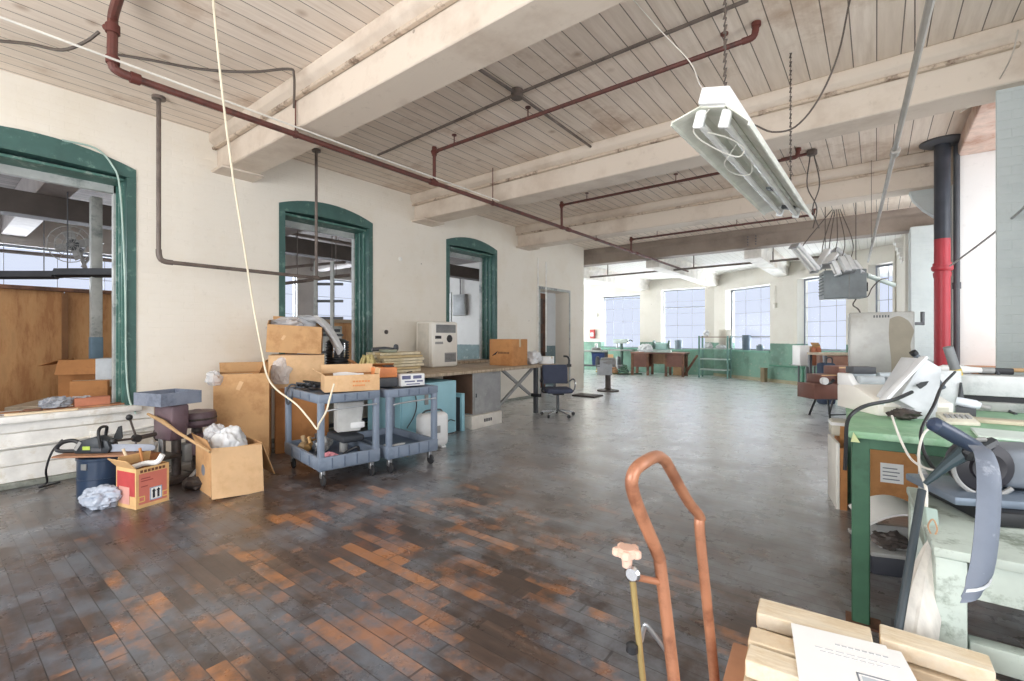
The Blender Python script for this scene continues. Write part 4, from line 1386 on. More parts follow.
t = MB().tube([G(62, 440, 0.44), onX(52, 452, -5.75), onX(46, 470, -5.9), onX(47, 482, -6.0), (-6.05, 0.70, 0.02), (-6.15, 0.85, 0.012)], 0.009, 6).build('power_cable', BLACK)
tag(t, 'black cord looping from the chainsaw handle down to the floor', 'cord')
p = G(122, 485, 0)
t = card_box('small brown block box between the drum and the printed carton', (-5.13, 1.27, 0), R_(20), 0.12, 0.16, 0.36, M('block_brown', rgb(160, 108, 72), 0.7), closed=True, tape=False)
t = tag(MB().blob((0, 0, 0.075), (0.3, 0.2, 0.2), 0.32, 1.6, 5, 11, crease=0.14).build('plastic_bag', film_mat('clear_bag_film', rgb(196, 206, 222), 0.75, 0.2), None, (-5.02, 0.95, 0), YAW), 'crumpled clear plastic bag on the floor in front of the drum', 'bag')
# printed carton
a, b, c = G(136, 510), G(169, 500), G(125, 503)
rzb = math.atan2(b.y - a.y, b.x - a.x)
w_, h_ = (b - a).length, 0.325
cen = a + (b - a) / 2 + Vector((-math.sin(rzb), math.cos(rzb), 0)) * 0.135
t = card_box('orange red printed carton with a white double bar label on the floor', (cen.x, cen.y, 0), rzb, w_, 0.27, h_, M('yellow_edged_card', rgb(226, 184, 128), 0.75), (('l', 40, 0.10), ('b', -15, 0.08)), tape=False)
y_ = -0.135
MB().bx(-w_ / 2 + 0.02, y_ - 0.0015, 0.03, w_ / 2 - 0.018, y_, h_ - 0.045).build('red_panel', REDBOX, t)
MB().bx(-w_ / 2 - 0.0015, -0.12, 0.1, -w_ / 2, 0.12, h_ - 0.03).build('side_panel', M('deep_red_card', rgb(190, 70, 70), 0.75), t)
MB().bx(-w_ / 2 - 0.003, -0.05, 0.03, -w_ / 2 - 0.0015, 0.09, 0.17).build('side_label', M('faded_pink_label', rgb(220, 160, 148), 0.7), t)
MB().bx(-0.025, y_ - 0.0035, 0.045, 0.068, y_ - 0.0015, 0.15).build('white_label', PAPER, t)
for q_ in ((-0.025, 0.045, -0.018, 0.15), (0.061, 0.045, 0.068, 0.15), (-0.025, 0.045, 0.068, 0.052), (-0.025, 0.143, 0.068, 0.15)):
    MB().bx(q_[0], y_ - 0.004, q_[1], q_[2], y_ - 0.0035, q_[3]).build('label_border', M('pale_blue_border', rgb(150, 180, 206), 0.7), t)
for x in (0.005, 0.04):
    MB().bx(x - 0.0085, y_ - 0.0045, 0.06, x + 0.008, y_ - 0.0035, 0.118).prism([(x - 0.016, 0.115), (x + 0.016, 0.115), (x, 0.138)], 0.001, (0, y_ - 0.0035, 0), (1, 0, 0), (0, 0, 1)).build('up_arrow', INKD, t)
for x in (-0.085, 0.095):
    mb = MB()
    for (q0, q1, r0, r1) in ((-0.03, 0.03, 0.05, 0.058), (-0.03, 0.03, 0.09, 0.098), (-0.03, -0.022, 0.05, 0.098), (0.022, 0.03, 0.05, 0.098)):
        mb.bx(x + q0 * 0.8, y_ - 0.003, r0, x + q1 * 0.8, y_ - 0.0015, r1)
    for q in mb.parts('printed_bracket', M('yellow_print', rgb(232, 196, 120), 0.7), t):
        pass
for k in range(7):
    MB().bx(-0.095 + k * 0.028, y_ - 0.002, h_ - 0.037, -0.075 + k * 0.028, y_, h_ - 0.015).build('printed_letter', M('brown_print', rgb(110, 72, 50), 0.7), t)
for k, (z, w2) in enumerate(((0.235, 0.07), (0.215, 0.09), (0.17, 0.05))):
    MB().bx(-0.09, y_ - 0.002, z, -0.09 + w2, y_ - 0.0015, z + 0.008).build('printed_line', M('dull_red_print', rgb(160, 70, 66), 0.7), t)
for k, (x, y, rx, ry, L, m) in enumerate(((-0.05, 0.02, 0.25, -0.3, 0.46, PINE), (-0.01, 0.05, 0.1, -0.25, 0.44, WOODO))):
    o = MB().cyl((0, 0, 0), (0, 0, L), 0.011, n=10).build('wooden_dowel', m)
    o.location = (cen.x + x, cen.y + y, 0.02)
    o.rotation_euler = (rx, ry, 0)
    tag(o, ('pale' if k == 0 else 'orange') + ' wooden dowel standing in the printed carton', 'dowel')
o = tag(MB().tube([(-0.1, 0, 0), (0.0, 0.02, 0.03), (0.12, -0.01, 0.05), (0.16, 0.0, 0.11)], 0.022, 8).build('wrapped_tube', PAPER, None, (cen.x + 0.02, cen.y, 0.30), YAW), 'white wrapped tube lying in the top of the printed carton', 'tube')

# ---- drill press heads, tray and stick
dp = thing('drill_press', 'grimy bench drill press with a three spoke feed handle below the tray', 'machine', (-5.36, 1.47, 0), R_(14))
dp.scale = (1, 1, 1.14)
MB().bx(-0.14, -0.2, 0, 0.14, 0.22, 0.05).bevel(0.015).build('base', IRON, dp)
MB().cyl((0, 0.1, 0.05), (0, 0.1, 0.62), 0.04, n=16).build('column', IRON, dp)
MB().prism([(-0.14, 0.36), (0.1, 0.36), (0.14, 0.5), (0.14, 0.66), (-0.14, 0.66), (-0.16, 0.5)], 0.16, (0.0, 0.14, 0), (1, 0, 0), (0, 0, 1)).bevel(0.02).build('head', MAROON, dp)
MB().cyl((-0.05, -0.0, 0.2), (-0.05, -0.0, 0.37), 0.03).build('quill', STEEL, dp)
MB().bx(-0.13, -0.14, 0.22, 0.13, 0.08, 0.245).bevel(0.006, 1).build('table', IRON, dp)
hub = Vector((0.06, -0.27, 0.43))
MB().cyl(hub + Vector((-0.03, 0, 0)), hub + Vector((0.03, 0, 0)), 0.03).build('hub', BLACK, dp)
MB().cyl(hub, hub + Vector((-0.05, 0.18, 0)), 0.018).build('feed_shaft', IRON, dp)
for k in range(3):
    a = R_((112, 176, 258)[k])
    e = hub + Vector((0.03, math.cos(a) * 0.19, math.sin(a) * 0.19))
    sp_ = MB().tube([hub, e], 0.009, 8, smooth=False).build('feed_spoke', IRON, dp)
    MB().lathe([(0.006, -0.024), (0.02, -0.016), (0.026, 0), (0.02, 0.016), (0.006, 0.024)], e, 12).build('ball_knob', BLACK, sp_)
MB().lathe([(0.06, -0.015), (0.075, 0), (0.06, 0.015), (0.03, 0.018)], (-0.17, 0.06, 0.4), 16, 'X').build('depth_dial', IRON, dp)
mb = MB().tube([(0.02, -0.09, 0.36), (0.1, -0.17, 0.2), (0.16, -0.25, 0.03)], 0.016, 8)
mb.build('strut', GREYM, dp)
mb = MB().tube([(-0.03, -0.1, 0.33), (0.02, -0.2, 0.18), (0.03, -0.26, 0.03)], 0.018, 8)
mb.build('strut', IRON, dp)
t = thing('metal_tray', 'grey rectangular metal tray resting on top of the drill press', 'tray', (-5.40, 1.49, 0.755), R_(16))
MB().bx(-0.19, -0.16, 0, 0.19, 0.2, 0.01).build('base', GUNB, t)
for (q, nm) in ((((-0.2, -0.17, 0, 0.2, -0.16, 0.12)), 'front_side'), ((-0.2, 0.2, 0, 0.2, 0.21, 0.12), 'rear_side'), ((-0.2, -0.16, 0, -0.19, 0.2, 0.12), 'left_side'), ((0.19, -0.16, 0, 0.2, 0.2, 0.12), 'right_side')):
    MB().bx(*q).bevel(0.002, 1).build(nm, GUNB, t)
MB().blob((-0.05, 0.03, 0.03), (0.2, 0.16, 0.07), 0.3, 3, 3, 6).build('sludge', IRON, t)
t = thing('grinder_motor', 'maroon round motor housing on legs behind the drill press', 'machine', (-5.56, 1.80, 0), R_(10))
MB().lathe([(0.05, 0.47), (0.15, 0.48), (0.175, 0.51), (0.175, 0.6), (0.16, 0.63), (0.05, 0.64), (0.03, 0.65)], (0, 0, 0), 22).build('pulley_cover', MAROON, t)
MB().lathe([(0.176, 0.55), (0.182, 0.56), (0.176, 0.57)], (0, 0, 0), 22).build('rim', IRON, t)
MB().cyl((0, 0, 0.06), (0, 0, 0.47), 0.05, n=16).build('column', IRON, t)
MB().bx(-0.16, -0.14, 0, 0.16, 0.14, 0.06).bevel(0.015).build('base', IRON, t)
MB().lathe([(0.06, 0.2), (0.09, 0.22), (0.09, 0.4), (0.06, 0.42)], (0.1, -0.06, 0), 16).build('motor', MAROON, t)
MB().bx(0.02, -0.2, 0.16, 0.16, -0.12, 0.34).bevel(0.02).build('gear_box', GREYM, t)
MB().lathe([(0.02, -0.005), (0.034, 0), (0.02, 0.005)], (0.09, -0.205, 0.26), 14, 'Y').build('dial', INKD, t)
p0, p1 = D(148, 414, 4.5), D(210, 452, 4.0)
o = MB().rings([(p0, 0.012), (p0.lerp(p1, 0.25) + Vector((0, 0, 0.015)), 0.02), (p0.lerp(p1, 0.5), 0.014), (p1, 0.011)], 10).build('wooden_stick', M('tan_stick', rgb(196, 160, 116), 0.7))
tag(o, 'tan wooden stick leaning from the drill press to the open carton', 'stick')
t = thing('iron_casting', 'grimy iron casting on the floor between the printed carton and the open carton', 'casting', (-4.95, 1.62, 0), R_(30))
MB().blob((0, 0, 0.05), (0.3, 0.2, 0.12), 0.3, 2, 3, 8).build('block', IRON, t)
MB().tube([(-0.1, 0, 0.08), (0, 0.05, 0.2), (0.1, 0.02, 0.1)], 0.018, 8).build('arm', GREYM, t)

# ---- open carton with white bag
a, b, c = G(213, 499), G(266, 489), G(193, 480)
rzb = math.atan2(b.y - a.y, b.x - a.x)
ux, uy = Vector((math.cos(rzb), math.sin(rzb), 0)), Vector((-math.sin(rzb), math.cos(rzb), 0))
rzb += R_(9)
ux, uy = Vector((math.cos(rzb), math.sin(rzb), 0)), Vector((-math.sin(rzb), math.cos(rzb), 0))
w_, d_, h_ = (b - a).length, 0.44, 0.41
a = a + uy * 0.05
cen = a + ux * w_ / 2 + uy * d_ / 2
t = card_box('big open carton with front flap hanging down and a white bag inside', (cen.x, cen.y, 0), rzb, w_, d_, h_, CARD, (('f', 161, 0.43), ('l', 20, 0.10), ('r', 160, 0.34)))
fl_ = [c_ for c_ in t.children if c_.name.startswith('flap')][0]
fl_.data.materials.clear()
fl_.data.materials.append(CARDL)
fl_['label'] = 'pale cardboard front flap hanging to the floor'
fl_.scale = (1.02, 1, 1)
MB().lathe([(0.05, 0), (0.05, 0.001)], (0, 0, 0), 16, 'X').build('printed_stamp', INK, t, (-w_ / 2 - 0.001, 0.0, 0.2))
o = tag(MB().blob((0, 0, 0.14), (0.32, 0.33, 0.36), 0.2, 1.4, 5, 4, crease=0.12).build('white_bag', WHITEBAG, None, (cen.x, cen.y, 0.24), rzb), 'crumpled white plastic bag stuffed in the big open carton', 'bag')
o = tag(MB().blob((0, 0, 0.1), (0.2, 0.2, 0.22), 0.22, 1.6, 5, 9, crease=0.12).build('clear_bag', PLASTICF, None, tuple((cen - ux * 0.08 + uy * 0.1).xy) + (0.37,), rzb), 'smaller clear bag behind the white bag in the big open carton', 'bag')

# ---- tall cartons against the wall
t = card_box('tall brown carton standing against the wall behind the white bag', (-5.74, 2.33, 0), R_(62), 0.54, 0.42, 0.99, CARD, (('b', -20, 0.12), ('r', 15, 0.08)))
MB().bx(-0.28, -0.15, 0.90, 0.10, -0.19, 0.99).build('tape', TAPE, t)
MB().blob((-0.26, -0.2, 0.94), (0.16, 0.14, 0.18), 0.4, 2.4, 3, 21).build('plastic_wrap', PLASTICF, t)
MB().box((-0.02, -0.2112, 0.86), (0.04, 0.002, 0.1), (0, 0.4, 0)).build('torn_patch', CARDL, t)
t = card_box('brown carton standing on the floor under the stacked cartons', (-5.76, 3.02, 0), R_(66), 0.60, 0.5, 0.78, CARDD, closed=True)
t = card_box('middle carton of the stack, pale with a torn plastic window', (-5.75, 2.97, 0.781), R_(60), 0.62, 0.46, 0.40, CARDL, closed=True, tape=False)
MB().blob((-0.18, -0.22, 0.18), (0.22, 0.1, 0.34), 0.35, 2.6, 4, 31).build('plastic_wrap', PLASTICF, t)
MB().sheet(lambda u, v: (-0.31 - 0.16 * u, -0.2 + 0.36 * v, 0.36 - 0.05 * u - 0.33 * u * u), 5, 2, 0.006).build('flap', CARD, t)
t = card_box('topmost carton of the stack, tilted, with a plastic sheet spilling out', (-5.71, 2.92, 1.215), R_(58), 0.60, 0.46, 0.33, CARD, (('b', -10, 0.1), ('l', -12, 0.05)))
t.rotation_euler = (R_(2), R_(3), R_(58))
MB().box((-0.12, -0.2312, 0.18), (0.03, 0.002, 0.06), (0, 0.5, 0)).build('torn_patch', CARDL, t)
o = thing('plastic_sheet', 'white plastic sheet draped over the right end of the topmost carton', 'plastic sheet', (-5.69, 2.94, 1.54), R_(58))
o.scale = (1.3, 1.15, 1.3)
MB().sheet(lambda u, v: (0.02 + 0.3 * u + 0.16 * max(0, u - 0.6) + 0.03 * math.sin(11 * v + 3 * u), -0.26 + 0.5 * v + 0.02 * math.sin(9 * u), 0.06 + 0.03 * math.sin(7 * u + 5 * v) - 0.9 * max(0, u - 0.55) ** 1.35 + 0.02 * math.sin(17 * v * u)), 18, 16, 0.002).build('fold', WHITEBAG, o)
MB().blob((-0.05, 0.05, 0.0), (0.4, 0.3, 0.16), 0.35, 2.2, 4, 41).build('bunch', PLASTICF, o)
# black ribbed canister
p = onX(344, 358, -5.9)
t = thing('ribbed_canister', 'black ribbed canister with glossy bands standing right of the stacked cartons', 'canister', (-5.72, 3.50, 0.9))
pr = []
for k in range(12):
    z = 0.02 + k * 0.036
    pr += [(0.135, z), (0.15, z + 0.009), (0.15, z + 0.022), (0.135, z + 0.03)]
MB().lathe([(0.12, 0)] + pr + [(0.09, 0.47), (0.04, 0.48)], (0, 0, 0), 22).build('body', BLACK, t)
for k in range(3):
    MB().box((0.135 * math.cos(-0.9 + k * 0.5), 0.135 * math.sin(-0.9 + k * 0.5), 0.33), (0.03, 0.03, 0.2), (0, 0, -0.9 + k * 0.5)).bevel(0.008, 2).build('glossy_band', CHROME, t)

# ---- two blue grey utility carts
def make_cart(label):
    t = thing('utility_cart', label, 'cart', (-4.47, 2.66, 0), R_(-9), 'blue grey utility carts')
    X, Y = 0.49, 0.305
    def tray(name, z0, z1, fl):
        mb = MB()
        o = [(-X, -Y), (X, -Y), (X, Y), (-X, Y)]
        g = 0.03
        bm = mb.bm
        rows = []
        for (q, z) in ((0.012, z0), (0, z0 + 0.02), (0, z1), (g, z1), (g, fl)):
            rows.append([bm.verts.new((sx * (X - q), sy * (Y - q), z)) for sx, sy in ((-1, -1), (1, -1), (1, 1), (-1, 1))])
        for r0, r1 in zip(rows[:-1], rows[1:]):
            for k in range(4):
                bm.faces.new((r0[k], r0[(k + 1) % 4], r1[(k + 1) % 4], r1[k]))
        bm.faces.new(rows[0][::-1])
        bm.faces.new(rows[-1])
        o = mb.bevel(0.006, 2).build(name, CARTB, t)
        MB().bx(-X + g, -Y + g, fl, X - g, Y - g, fl + 0.004).build('liner', CARTT, o)
        # moulded grooves along the rim
        for sy in (-1, 1):
            for i in range(3):
                x = -X + (i + 1) * 2 * X / 4
                MB().bx(x - 0.005, sy * Y - 0.003, z0 + 0.02, x + 0.005, sy * Y + 0.003, z1 - 0.01).build('groove', CARTT, o)
        for sx in (-1, 1):
            for i in range(4):
                y = -Y + (i + 1) * 2 * Y / 5
                MB().bx(sx * X - 0.003, y - 0.005, z0 + 0.02, sx * X + 0.003, y + 0.005, z1 - 0.01).build('groove', CARTT, o)
        return o
    tray('top_deck', 0.775, 0.865, 0.845)
    tray('bottom_shelf', 0.15, 0.28, 0.20)
    for sx in (-1, 1):
        for sy in (-1, 1):
            MB().bx(sx * (X - 0.035) - 0.033, sy * (Y - 0.03) - 0.027, 0.15, sx * (X - 0.035) + 0.033, sy * (Y - 0.03) + 0.027, 0.80).bevel(0.012, 2).build('post', CARTB, t)
            c_ = MB().bx(sx * (X - 0.08) - 0.025, sy * (Y - 0.06) - 0.02, 0.07, sx * (X - 0.08) + 0.025, sy * (Y - 0.06) + 0.02, 0.15).bevel(0.004, 1).build('caster', STEEL, t)
            MB().lathe([(0.03, -0.015), (0.05, -0.012), (0.055, 0), (0.05, 0.012), (0.03, 0.015)], (sx * (X - 0.08) + 0.02, sy * (Y - 0.06), 0.055), 18, 'Y').build('wheel', BLACKR, c_)
    MB().tube([(X + 0.02, -Y + 0.05, 0.70), (X + 0.03, -Y + 0.1, 0.72), (X + 0.03, Y - 0.1, 0.735), (X + 0.02, Y - 0.05, 0.73)], 0.009, 8).build('side_rail', STEEL, t)
    return t


cart = make_cart('nearer blue grey utility cart, in front of the stacked cartons')
cart2 = dup(cart, (-4.33, 3.31, 0), R_(-8), 'farther blue grey utility cart, in front of the light blue cabinet')
CR = R_(-9)


def on_cart(x, y, z, second=False):
    o = Vector((-4.33, 3.31, 0)) if second else Vector((-4.47, 2.66, 0))
    r = CR
    return (o.x + x * math.cos(r) - y * math.sin(r), o.y + x * math.sin(r) + y * math.cos(r), z)


t = thing('cable_tangle', 'tangle of black cables and straps on the top deck of the nearer cart', 'cables', on_cart(-0.18, -0.14, 0.866), CR)
for k in range(7):
    r1 = random.Random(k)
    MB().tube([(0.2 * r1.uniform(-1, 1), 0.11 * r1.uniform(-1, 1), 0.012 + 0.01 * k * r1.random()) for _ in range(6)], 0.010, 6).build('cable', BLACK if k % 3 else GREYD, t)
MB().tube([(-0.1, -0.1, 0.03), (-0.14, -0.16, 0.03), (-0.15, -0.2, -0.06), (-0.12, -0.19, -0.16), (-0.06, -0.17, -0.1), (-0.02, -0.15, 0.02)], 0.012, 6).build('hanging_loop', GREYD, t)
t = card_box('open pale carton with faint orange print on the top deck of the nearer cart', on_cart(0.24, 0.10, 0.866), R_(66), 0.52, 0.34, 0.16, CARDL, (('l', 60, 0.1), ('b', 5, 0.09), ('r', 10, 0.06)))
for k, (z, w2) in enumerate(((0.095, 0.17), (0.055, 0.12))):
    for q in range(6):
        MB().bx(0.0 + q * w2 / 6, -0.172, z - 0.008, 0.0 + q * w2 / 6 + w2 / 8, -0.17, z + 0.008).build('printed_letter', M('orange_print', rgb(216, 140, 84), 0.7), t)
o = tag(MB().sheet(lambda u, v: (-0.15 + 0.3 * u, 0.1 * v, 0.13 * v + 0.01 * math.sin(5 * u)), 5, 3, 0.002).build('white_paper', PAPER, None, on_cart(0.24, 0.10, 0.90), R_(66)), 'white sheet of paper standing in the pale carton on the nearer cart', 'paper')
rr = random.Random(5)
for k, (x, y, L, m, lab) in enumerate(((-0.32, -0.02, 0.2, IRON, 'dark iron fitting'), (-0.2, -0.13, 0.18, M('brass_fitting', rgb(176, 138, 88), 0.4, 0.5), 'brass fitting'), (-0.1, 0.0, 0.2, GREYM, 'grey pipe fitting'), (0.02, -0.14, 0.16, GREYD, 'dark grey fitting'), (-0.3, -0.16, 0.16, M('tan_fitting', rgb(190, 160, 120), 0.6), 'tan fitting'), (0.12, -0.15, 0.14, STEEL, 'bright steel fitting'))):
    t = thing('pipe_fitting', lab + ' in the heap on the lower shelf of the nearer cart', 'fitting', on_cart(x, y, 0.206), rr.uniform(0, 3), 'fittings on the lower shelf')
    MB().rings([((-L / 2, 0, 0.045), 0.035), ((-L / 4, 0, 0.05), 0.04), ((-L / 4 + 0.005, 0, 0.05), 0.028), ((L / 3, 0, 0.06), 0.03), ((L / 3 + 0.005, 0, 0.06), 0.042), ((L / 2, 0, 0.07), 0.042)], 12).build('barrel', m, t)
    MB().cyl((0, 0, 0.05), (0.02, 0.03, 0.14), 0.022, n=10).build('branch', m, t)
t = thing('pink_cloth', 'pink rag on the lower shelf of the nearer cart', 'rag', on_cart(0.32, -0.14, 0.206), 0.4)
MB().blob((0, 0, 0.035), (0.15, 0.12, 0.08), 0.35, 2.2, 4, 15).build('cloth', M('pink_cloth', rgb(226, 150, 160), 0.9), t)
t = thing('black_clamp', 'black curved clamp behind the pink rag on the nearer cart', 'clamp', on_cart(0.30, -0.02, 0.206), 0.4)
MB().tube([(0, 0, 0.01), (0.05, 0.06, 0.06), (0.12, 0.1, 0.09), (0.16, 0.06, 0.05), (0.17, 0, 0.01)], 0.014, 8).build('bow', BLACK, t)
MB().cyl((0.0, 0.0, 0.01), (0.06, -0.06, 0.01), 0.01).build('screw', STEEL, t)
t = thing('seat_cushion', 'dark grey padded cushion on a stand behind the nearer cart posts', 'cushion', on_cart(0.08, 0.1, 0.206), CR)
MB().box((0, 0.02, 0.16), (0.42, 0.24, 0.07)).bevel(0.03, 3).build('pad', M('dark_pad', rgb(58, 62, 68), 0.7), t)
MB().cyl((0, 0, 0), (0, 0, 0.13), 0.04).build('stem', GREYM, t)
t = thing('plastic_bin', 'pale grey upright plastic bin hanging inside the nearer cart', 'bin', on_cart(0.16, 0.12, 0.44), R_(70))
MB().prism([(-0.13, 0.0), (0.1, 0.0), (0.14, 0.3), (-0.13, 0.3)], 0.18, (0, 0.09, 0), (1, 0, 0), (0, 0, 1)).bevel(0.012).build('shell', M('pale_grey_plastic', rgb(206, 206, 202), 0.5), t)
MB().bx(0.0, -0.1, 0.03, 0.14, 0.0, 0.09).bevel(0.01).build('pocket', WHITEM, t)
# second cart load
t = thing('tool_case', 'orange topped dark tool case on the farther cart', 'case', on_cart(0.16, -0.17, 0.866, True), R_(70))
MB().bx(-0.13, -0.1, 0, 0.13, 0.1, 0.10).bevel(0.012).build('dark_base', GREYD, t)
MB().bx(-0.125, -0.095, 0.10, 0.125, 0.095, 0.21).bevel(0.015).build('orange_cover', ORANGE, t)
MB().bx(0.0, -0.06, 0.21, 0.1, 0.06, 0.225).bevel(0.005).build('handle', BLACK, t)
t = card_box('brown open carton behind the orange tool case on the farther cart', on_cart(-0.12, -0.14, 0.866, True), R_(70), 0.34, 0.26, 0.2, CARDD, (('l', 50, 0.12), ('f', 60, 0.08)))
t = card_box('white carton with dark blue printed patterns on the farther cart', on_cart(0.26, 0.10, 0.866, True), R_(76), 0.28, 0.14, 0.13, WHITEM, closed=True, tape=False)
for k, (x, z, w2, h2) in enumerate(((-0.08, 0.095, 0.1, 0.04), (0.05, 0.095, 0.1, 0.035), (-0.04, 0.05, 0.12, 0.014), (0.08, 0.05, 0.07, 0.018), (0.0, 0.02, 0.16, 0.01))):
    MB().bx(x - w2 / 2, -0.0715, z - h2 / 2, x + w2 / 2, -0.07, z + h2 / 2).build('printed_block', M('blue_grey_print', rgb(104, 108, 140), 0.6), t)
t = thing('black_gadget', 'small black gadget at the right end of the farther cart', 'gadget', on_cart(0.16, 0.22, 0.866, True), 0.3)
MB().box((0, 0, 0.03), (0.14, 0.05, 0.06)).bevel(0.01).build('body', BLACK, t)
MB().tube([(-0.06, 0, 0.05), (-0.12, 0.02, 0.12), (-0.05, 0.02, 0.14)], 0.006, 6).build('lead', BLACK, t)
o = tag(MB().sheet(lambda u, v: (-0.09 + 0.2 * u, -0.07 + 0.14 * v, 0.012 + 0.02 * math.sin(3 * u + 5 * v)), 5, 5, 0.002).build('crumpled_paper', PAPER, None, on_cart(0.28, -0.12, 0.225, True), 0.5), 'crumpled white paper on the lower shelf of the farther cart', 'paper')

# ---- light blue cabinets, white heater
t = thing('blue_cabinet', 'light blue metal cabinet behind the farther cart', 'cabinet', (-5.18, 4.36, 0))
MB().bx(-0.35, -0.52, 0.02, 0.35, 0.50, 0.77).bevel(0.008).build('body', BLUEL, t)
MB().bx(0.35, -0.5, 0.06, 0.362, -0.01, 0.74).bevel(0.004).build('door', BLUEL, t)
MB().bx(0.35, 0.01, 0.06, 0.362, 0.48, 0.74).bevel(0.004).build('door', BLUEL, t)
MB().bx(0.362, -0.12, 0.48, 0.38, -0.06, 0.62).bevel(0.006).build('latch', GREYM, t)
MB().tube([(0.37, -0.3, 0.72), (0.39, -0.28, 0.5), (0.40, -0.34, 0.35), (0.4, -0.45, 0.22)], 0.008, 6).build('hose', GREYD, t)
MB().bx(-0.33, -0.5, 0, 0.33, 0.48, 0.02).build('plinth', GREYD, t)
t = thing('blue_board', 'narrow light blue panel standing right of the light blue cabinet', 'panel', (-4.98, 5.02, 0))
MB().bx(-0.2, -0.03, 0.0, 0.14, 0.03, 0.56).bevel(0.006).build('sheet', BLUEL, t)
MB().bx(-0.2, -0.036, 0.0, 0.10, -0.03, 0.5).build('backing', GREYD, t)
t = thing('space_heater', 'white rounded portable heater on the floor beside the farther cart', 'heater', (-4.42, 4.02, 0), R_(76))
MB().bx(-0.2, -0.1, 0.02, 0.2, 0.1, 0.45).bevel(0.07, 4).build('shell', WHITEM, t)
MB().bx(-0.03, -0.105, 0.2, 0.06, -0.099, 0.29).bevel(0.004).build('grille', GREYM, t)
MB().tube([(-0.14, 0.0, 0.44), (-0.08, 0.0, 0.475), (0.1, 0.0, 0.475), (0.15, 0, 0.44)], 0.012, 8).build('carry_handle', GREYD, t)
for x in (-0.12, 0.12):
    MB().bx(x - 0.03, -0.09, 0, x + 0.03, 0.09, 0.03).bevel(0.006).build('foot', WHITEM, t)
o = MB().tube([(-4.55, 4.25, 0.1), (-4.6, 4.4, 0.2), (-4.7, 4.6, 0.24), (-4.75, 4.75, 0.2)], 0.008, 6).build('heater_lead', GREYD)
tag(o, 'dark cord lying from the white heater across the light blue cabinet', 'cord')

# ---- long wall bench
WB = thing('work_bench', 'long bench with a worn plywood top along the left wall', 'bench', (-5.45, 5.3, 0))
def wavy(u, v):
    return (-0.8 + 1.43 * u, -1.95 + 3.9 * v, 0.875)
MB().bx(-0.8, -1.95, 0.845, 0.64, 2.25, 0.89).bevel(0.008, 2).build('top', PLY, WB)
MB().bx(-0.72, -1.9, 0.77, -0.66, 1.8, 0.845).build('rear_apron', WOODD, WB)
for (x, y) in ((0.5, 1.75), (-0.68, 1.75), (-0.68, -1.85), (0.25, -1.85)):
    MB().bx(x - 0.035, y - 0.035, 0, x + 0.035, y + 0.035, 0.845).bevel(0.004, 1).build('leg', GREYD, WB)
for (a, b) in (((0.45, 0.75, 0.25), (0.45, 1.72, 0.83)), ((0.4, 1.7, 0.34), (0.4, 0.9, 0.83))):
    MB().bar(a, b, 0.05, 0.035, (1, 0, 0)).build('cross_brace', GREYM, WB)
MB().bx(-0.68, -1.85, 0.12, -0.62, 1.75, 0.17).build('stretcher', GREYD, WB)
MB().bx(0.42, 1.7, 0.3, 0.62, 1.76, 0.36).bevel(0.006).build('foot_rest', BLACK, WB)
t = thing('grey_cabinet', 'grey metal cabinet under the bench standing on a white carton', 'cabinet', (-5.17, 5.58, 0.201))
MB().bx(-0.34, -0.34, 0, 0.32, 0.33, 0.64).bevel(0.006).build('body', GREYM, t)
MB().bx(-0.33, -0.348, 0.02, 0.31, -0.34, 0.63).bevel(0.003, 1).build('shaded_side', M('shaded_side_brown', rgb(120, 92, 76), 0.7), t)  # cabinet's side in shadow, its shade put into a dark brown sheet
MB().bx(0.32, -0.31, 0.03, 0.328, 0.3, 0.61).bevel(0.003, 1).build('door', M('door_grey', rgb(152, 152, 152), 0.45, stain=rgb(170, 170, 168), amt=0.3), t)
MB().box((0.335, -0.28, 0.3), (0.014, 0.02, 0.06)).bevel(0.004, 1).build('handle', GREYD, t)
t = card_box('flat white carton with dark lettering marks under the grey cabinet', (-5.13, 5.52, 0), 0, 0.66, 0.72, 0.2, M('off_white_card', rgb(222, 216, 206), 0.75), closed=True, tape=False)
for k in range(4):
    MB().bx(0.33, -0.08 + k * 0.05, 0.08, 0.3312, -0.045 + k * 0.05, 0.13).build('printed_letter', INKD, t)
t = thing('portable_air_conditioner', 'white portable air conditioner standing on the bench below the third opening', 'air conditioner', (-5.98, 5.56, 0.891))
MB().bx(-0.22, -0.30, 0, 0.2, 0.30, 0.77).bevel(0.035, 3).build('case', IVORY, t)
MB().bx(-0.16, -0.306, 0.02, 0.12, -0.298, 0.74).bevel(0.004).build('side_panel', M('shaded_ivory_panel', rgb(214, 208, 196), 0.5), t)
g = MB().bx(0.198, -0.22, 0.58, 0.204, 0.24, 0.72).bevel(0.002, 1).build('upper_grille', GREYM, t)
for k in range(7):
    MB().bx(0.203, -0.21, 0.59 + k * 0.018, 0.207, 0.23, 0.597 + k * 0.018).build('slat', GREYD, g)
g = MB().bx(0.198, -0.02, 0.08, 0.204, 0.25, 0.24).bevel(0.002, 1).build('lower_grille', GREYM, t)
for k in range(6):
    MB().bx(0.203, -0.01, 0.095 + k * 0.022, 0.207, 0.24, 0.103 + k * 0.022).build('slat', GREYD, g)
MB().lathe([(0.062, 0.198), (0.066, 0.206), (0.055, 0.21), (0.03, 0.207)], (0, 0.09, 0.48), 20, 'X').build('dial', BLACK, t)
MB().bx(0.198, -0.24, 0.48, 0.205, -0.1, 0.53).bevel(0.003, 1).build('display', BLACK, t)
MB().bx(0.198, -0.24, 0.39, 0.205, -0.06, 0.43).bevel(0.003, 1).build('switch_row', GREYM, t)
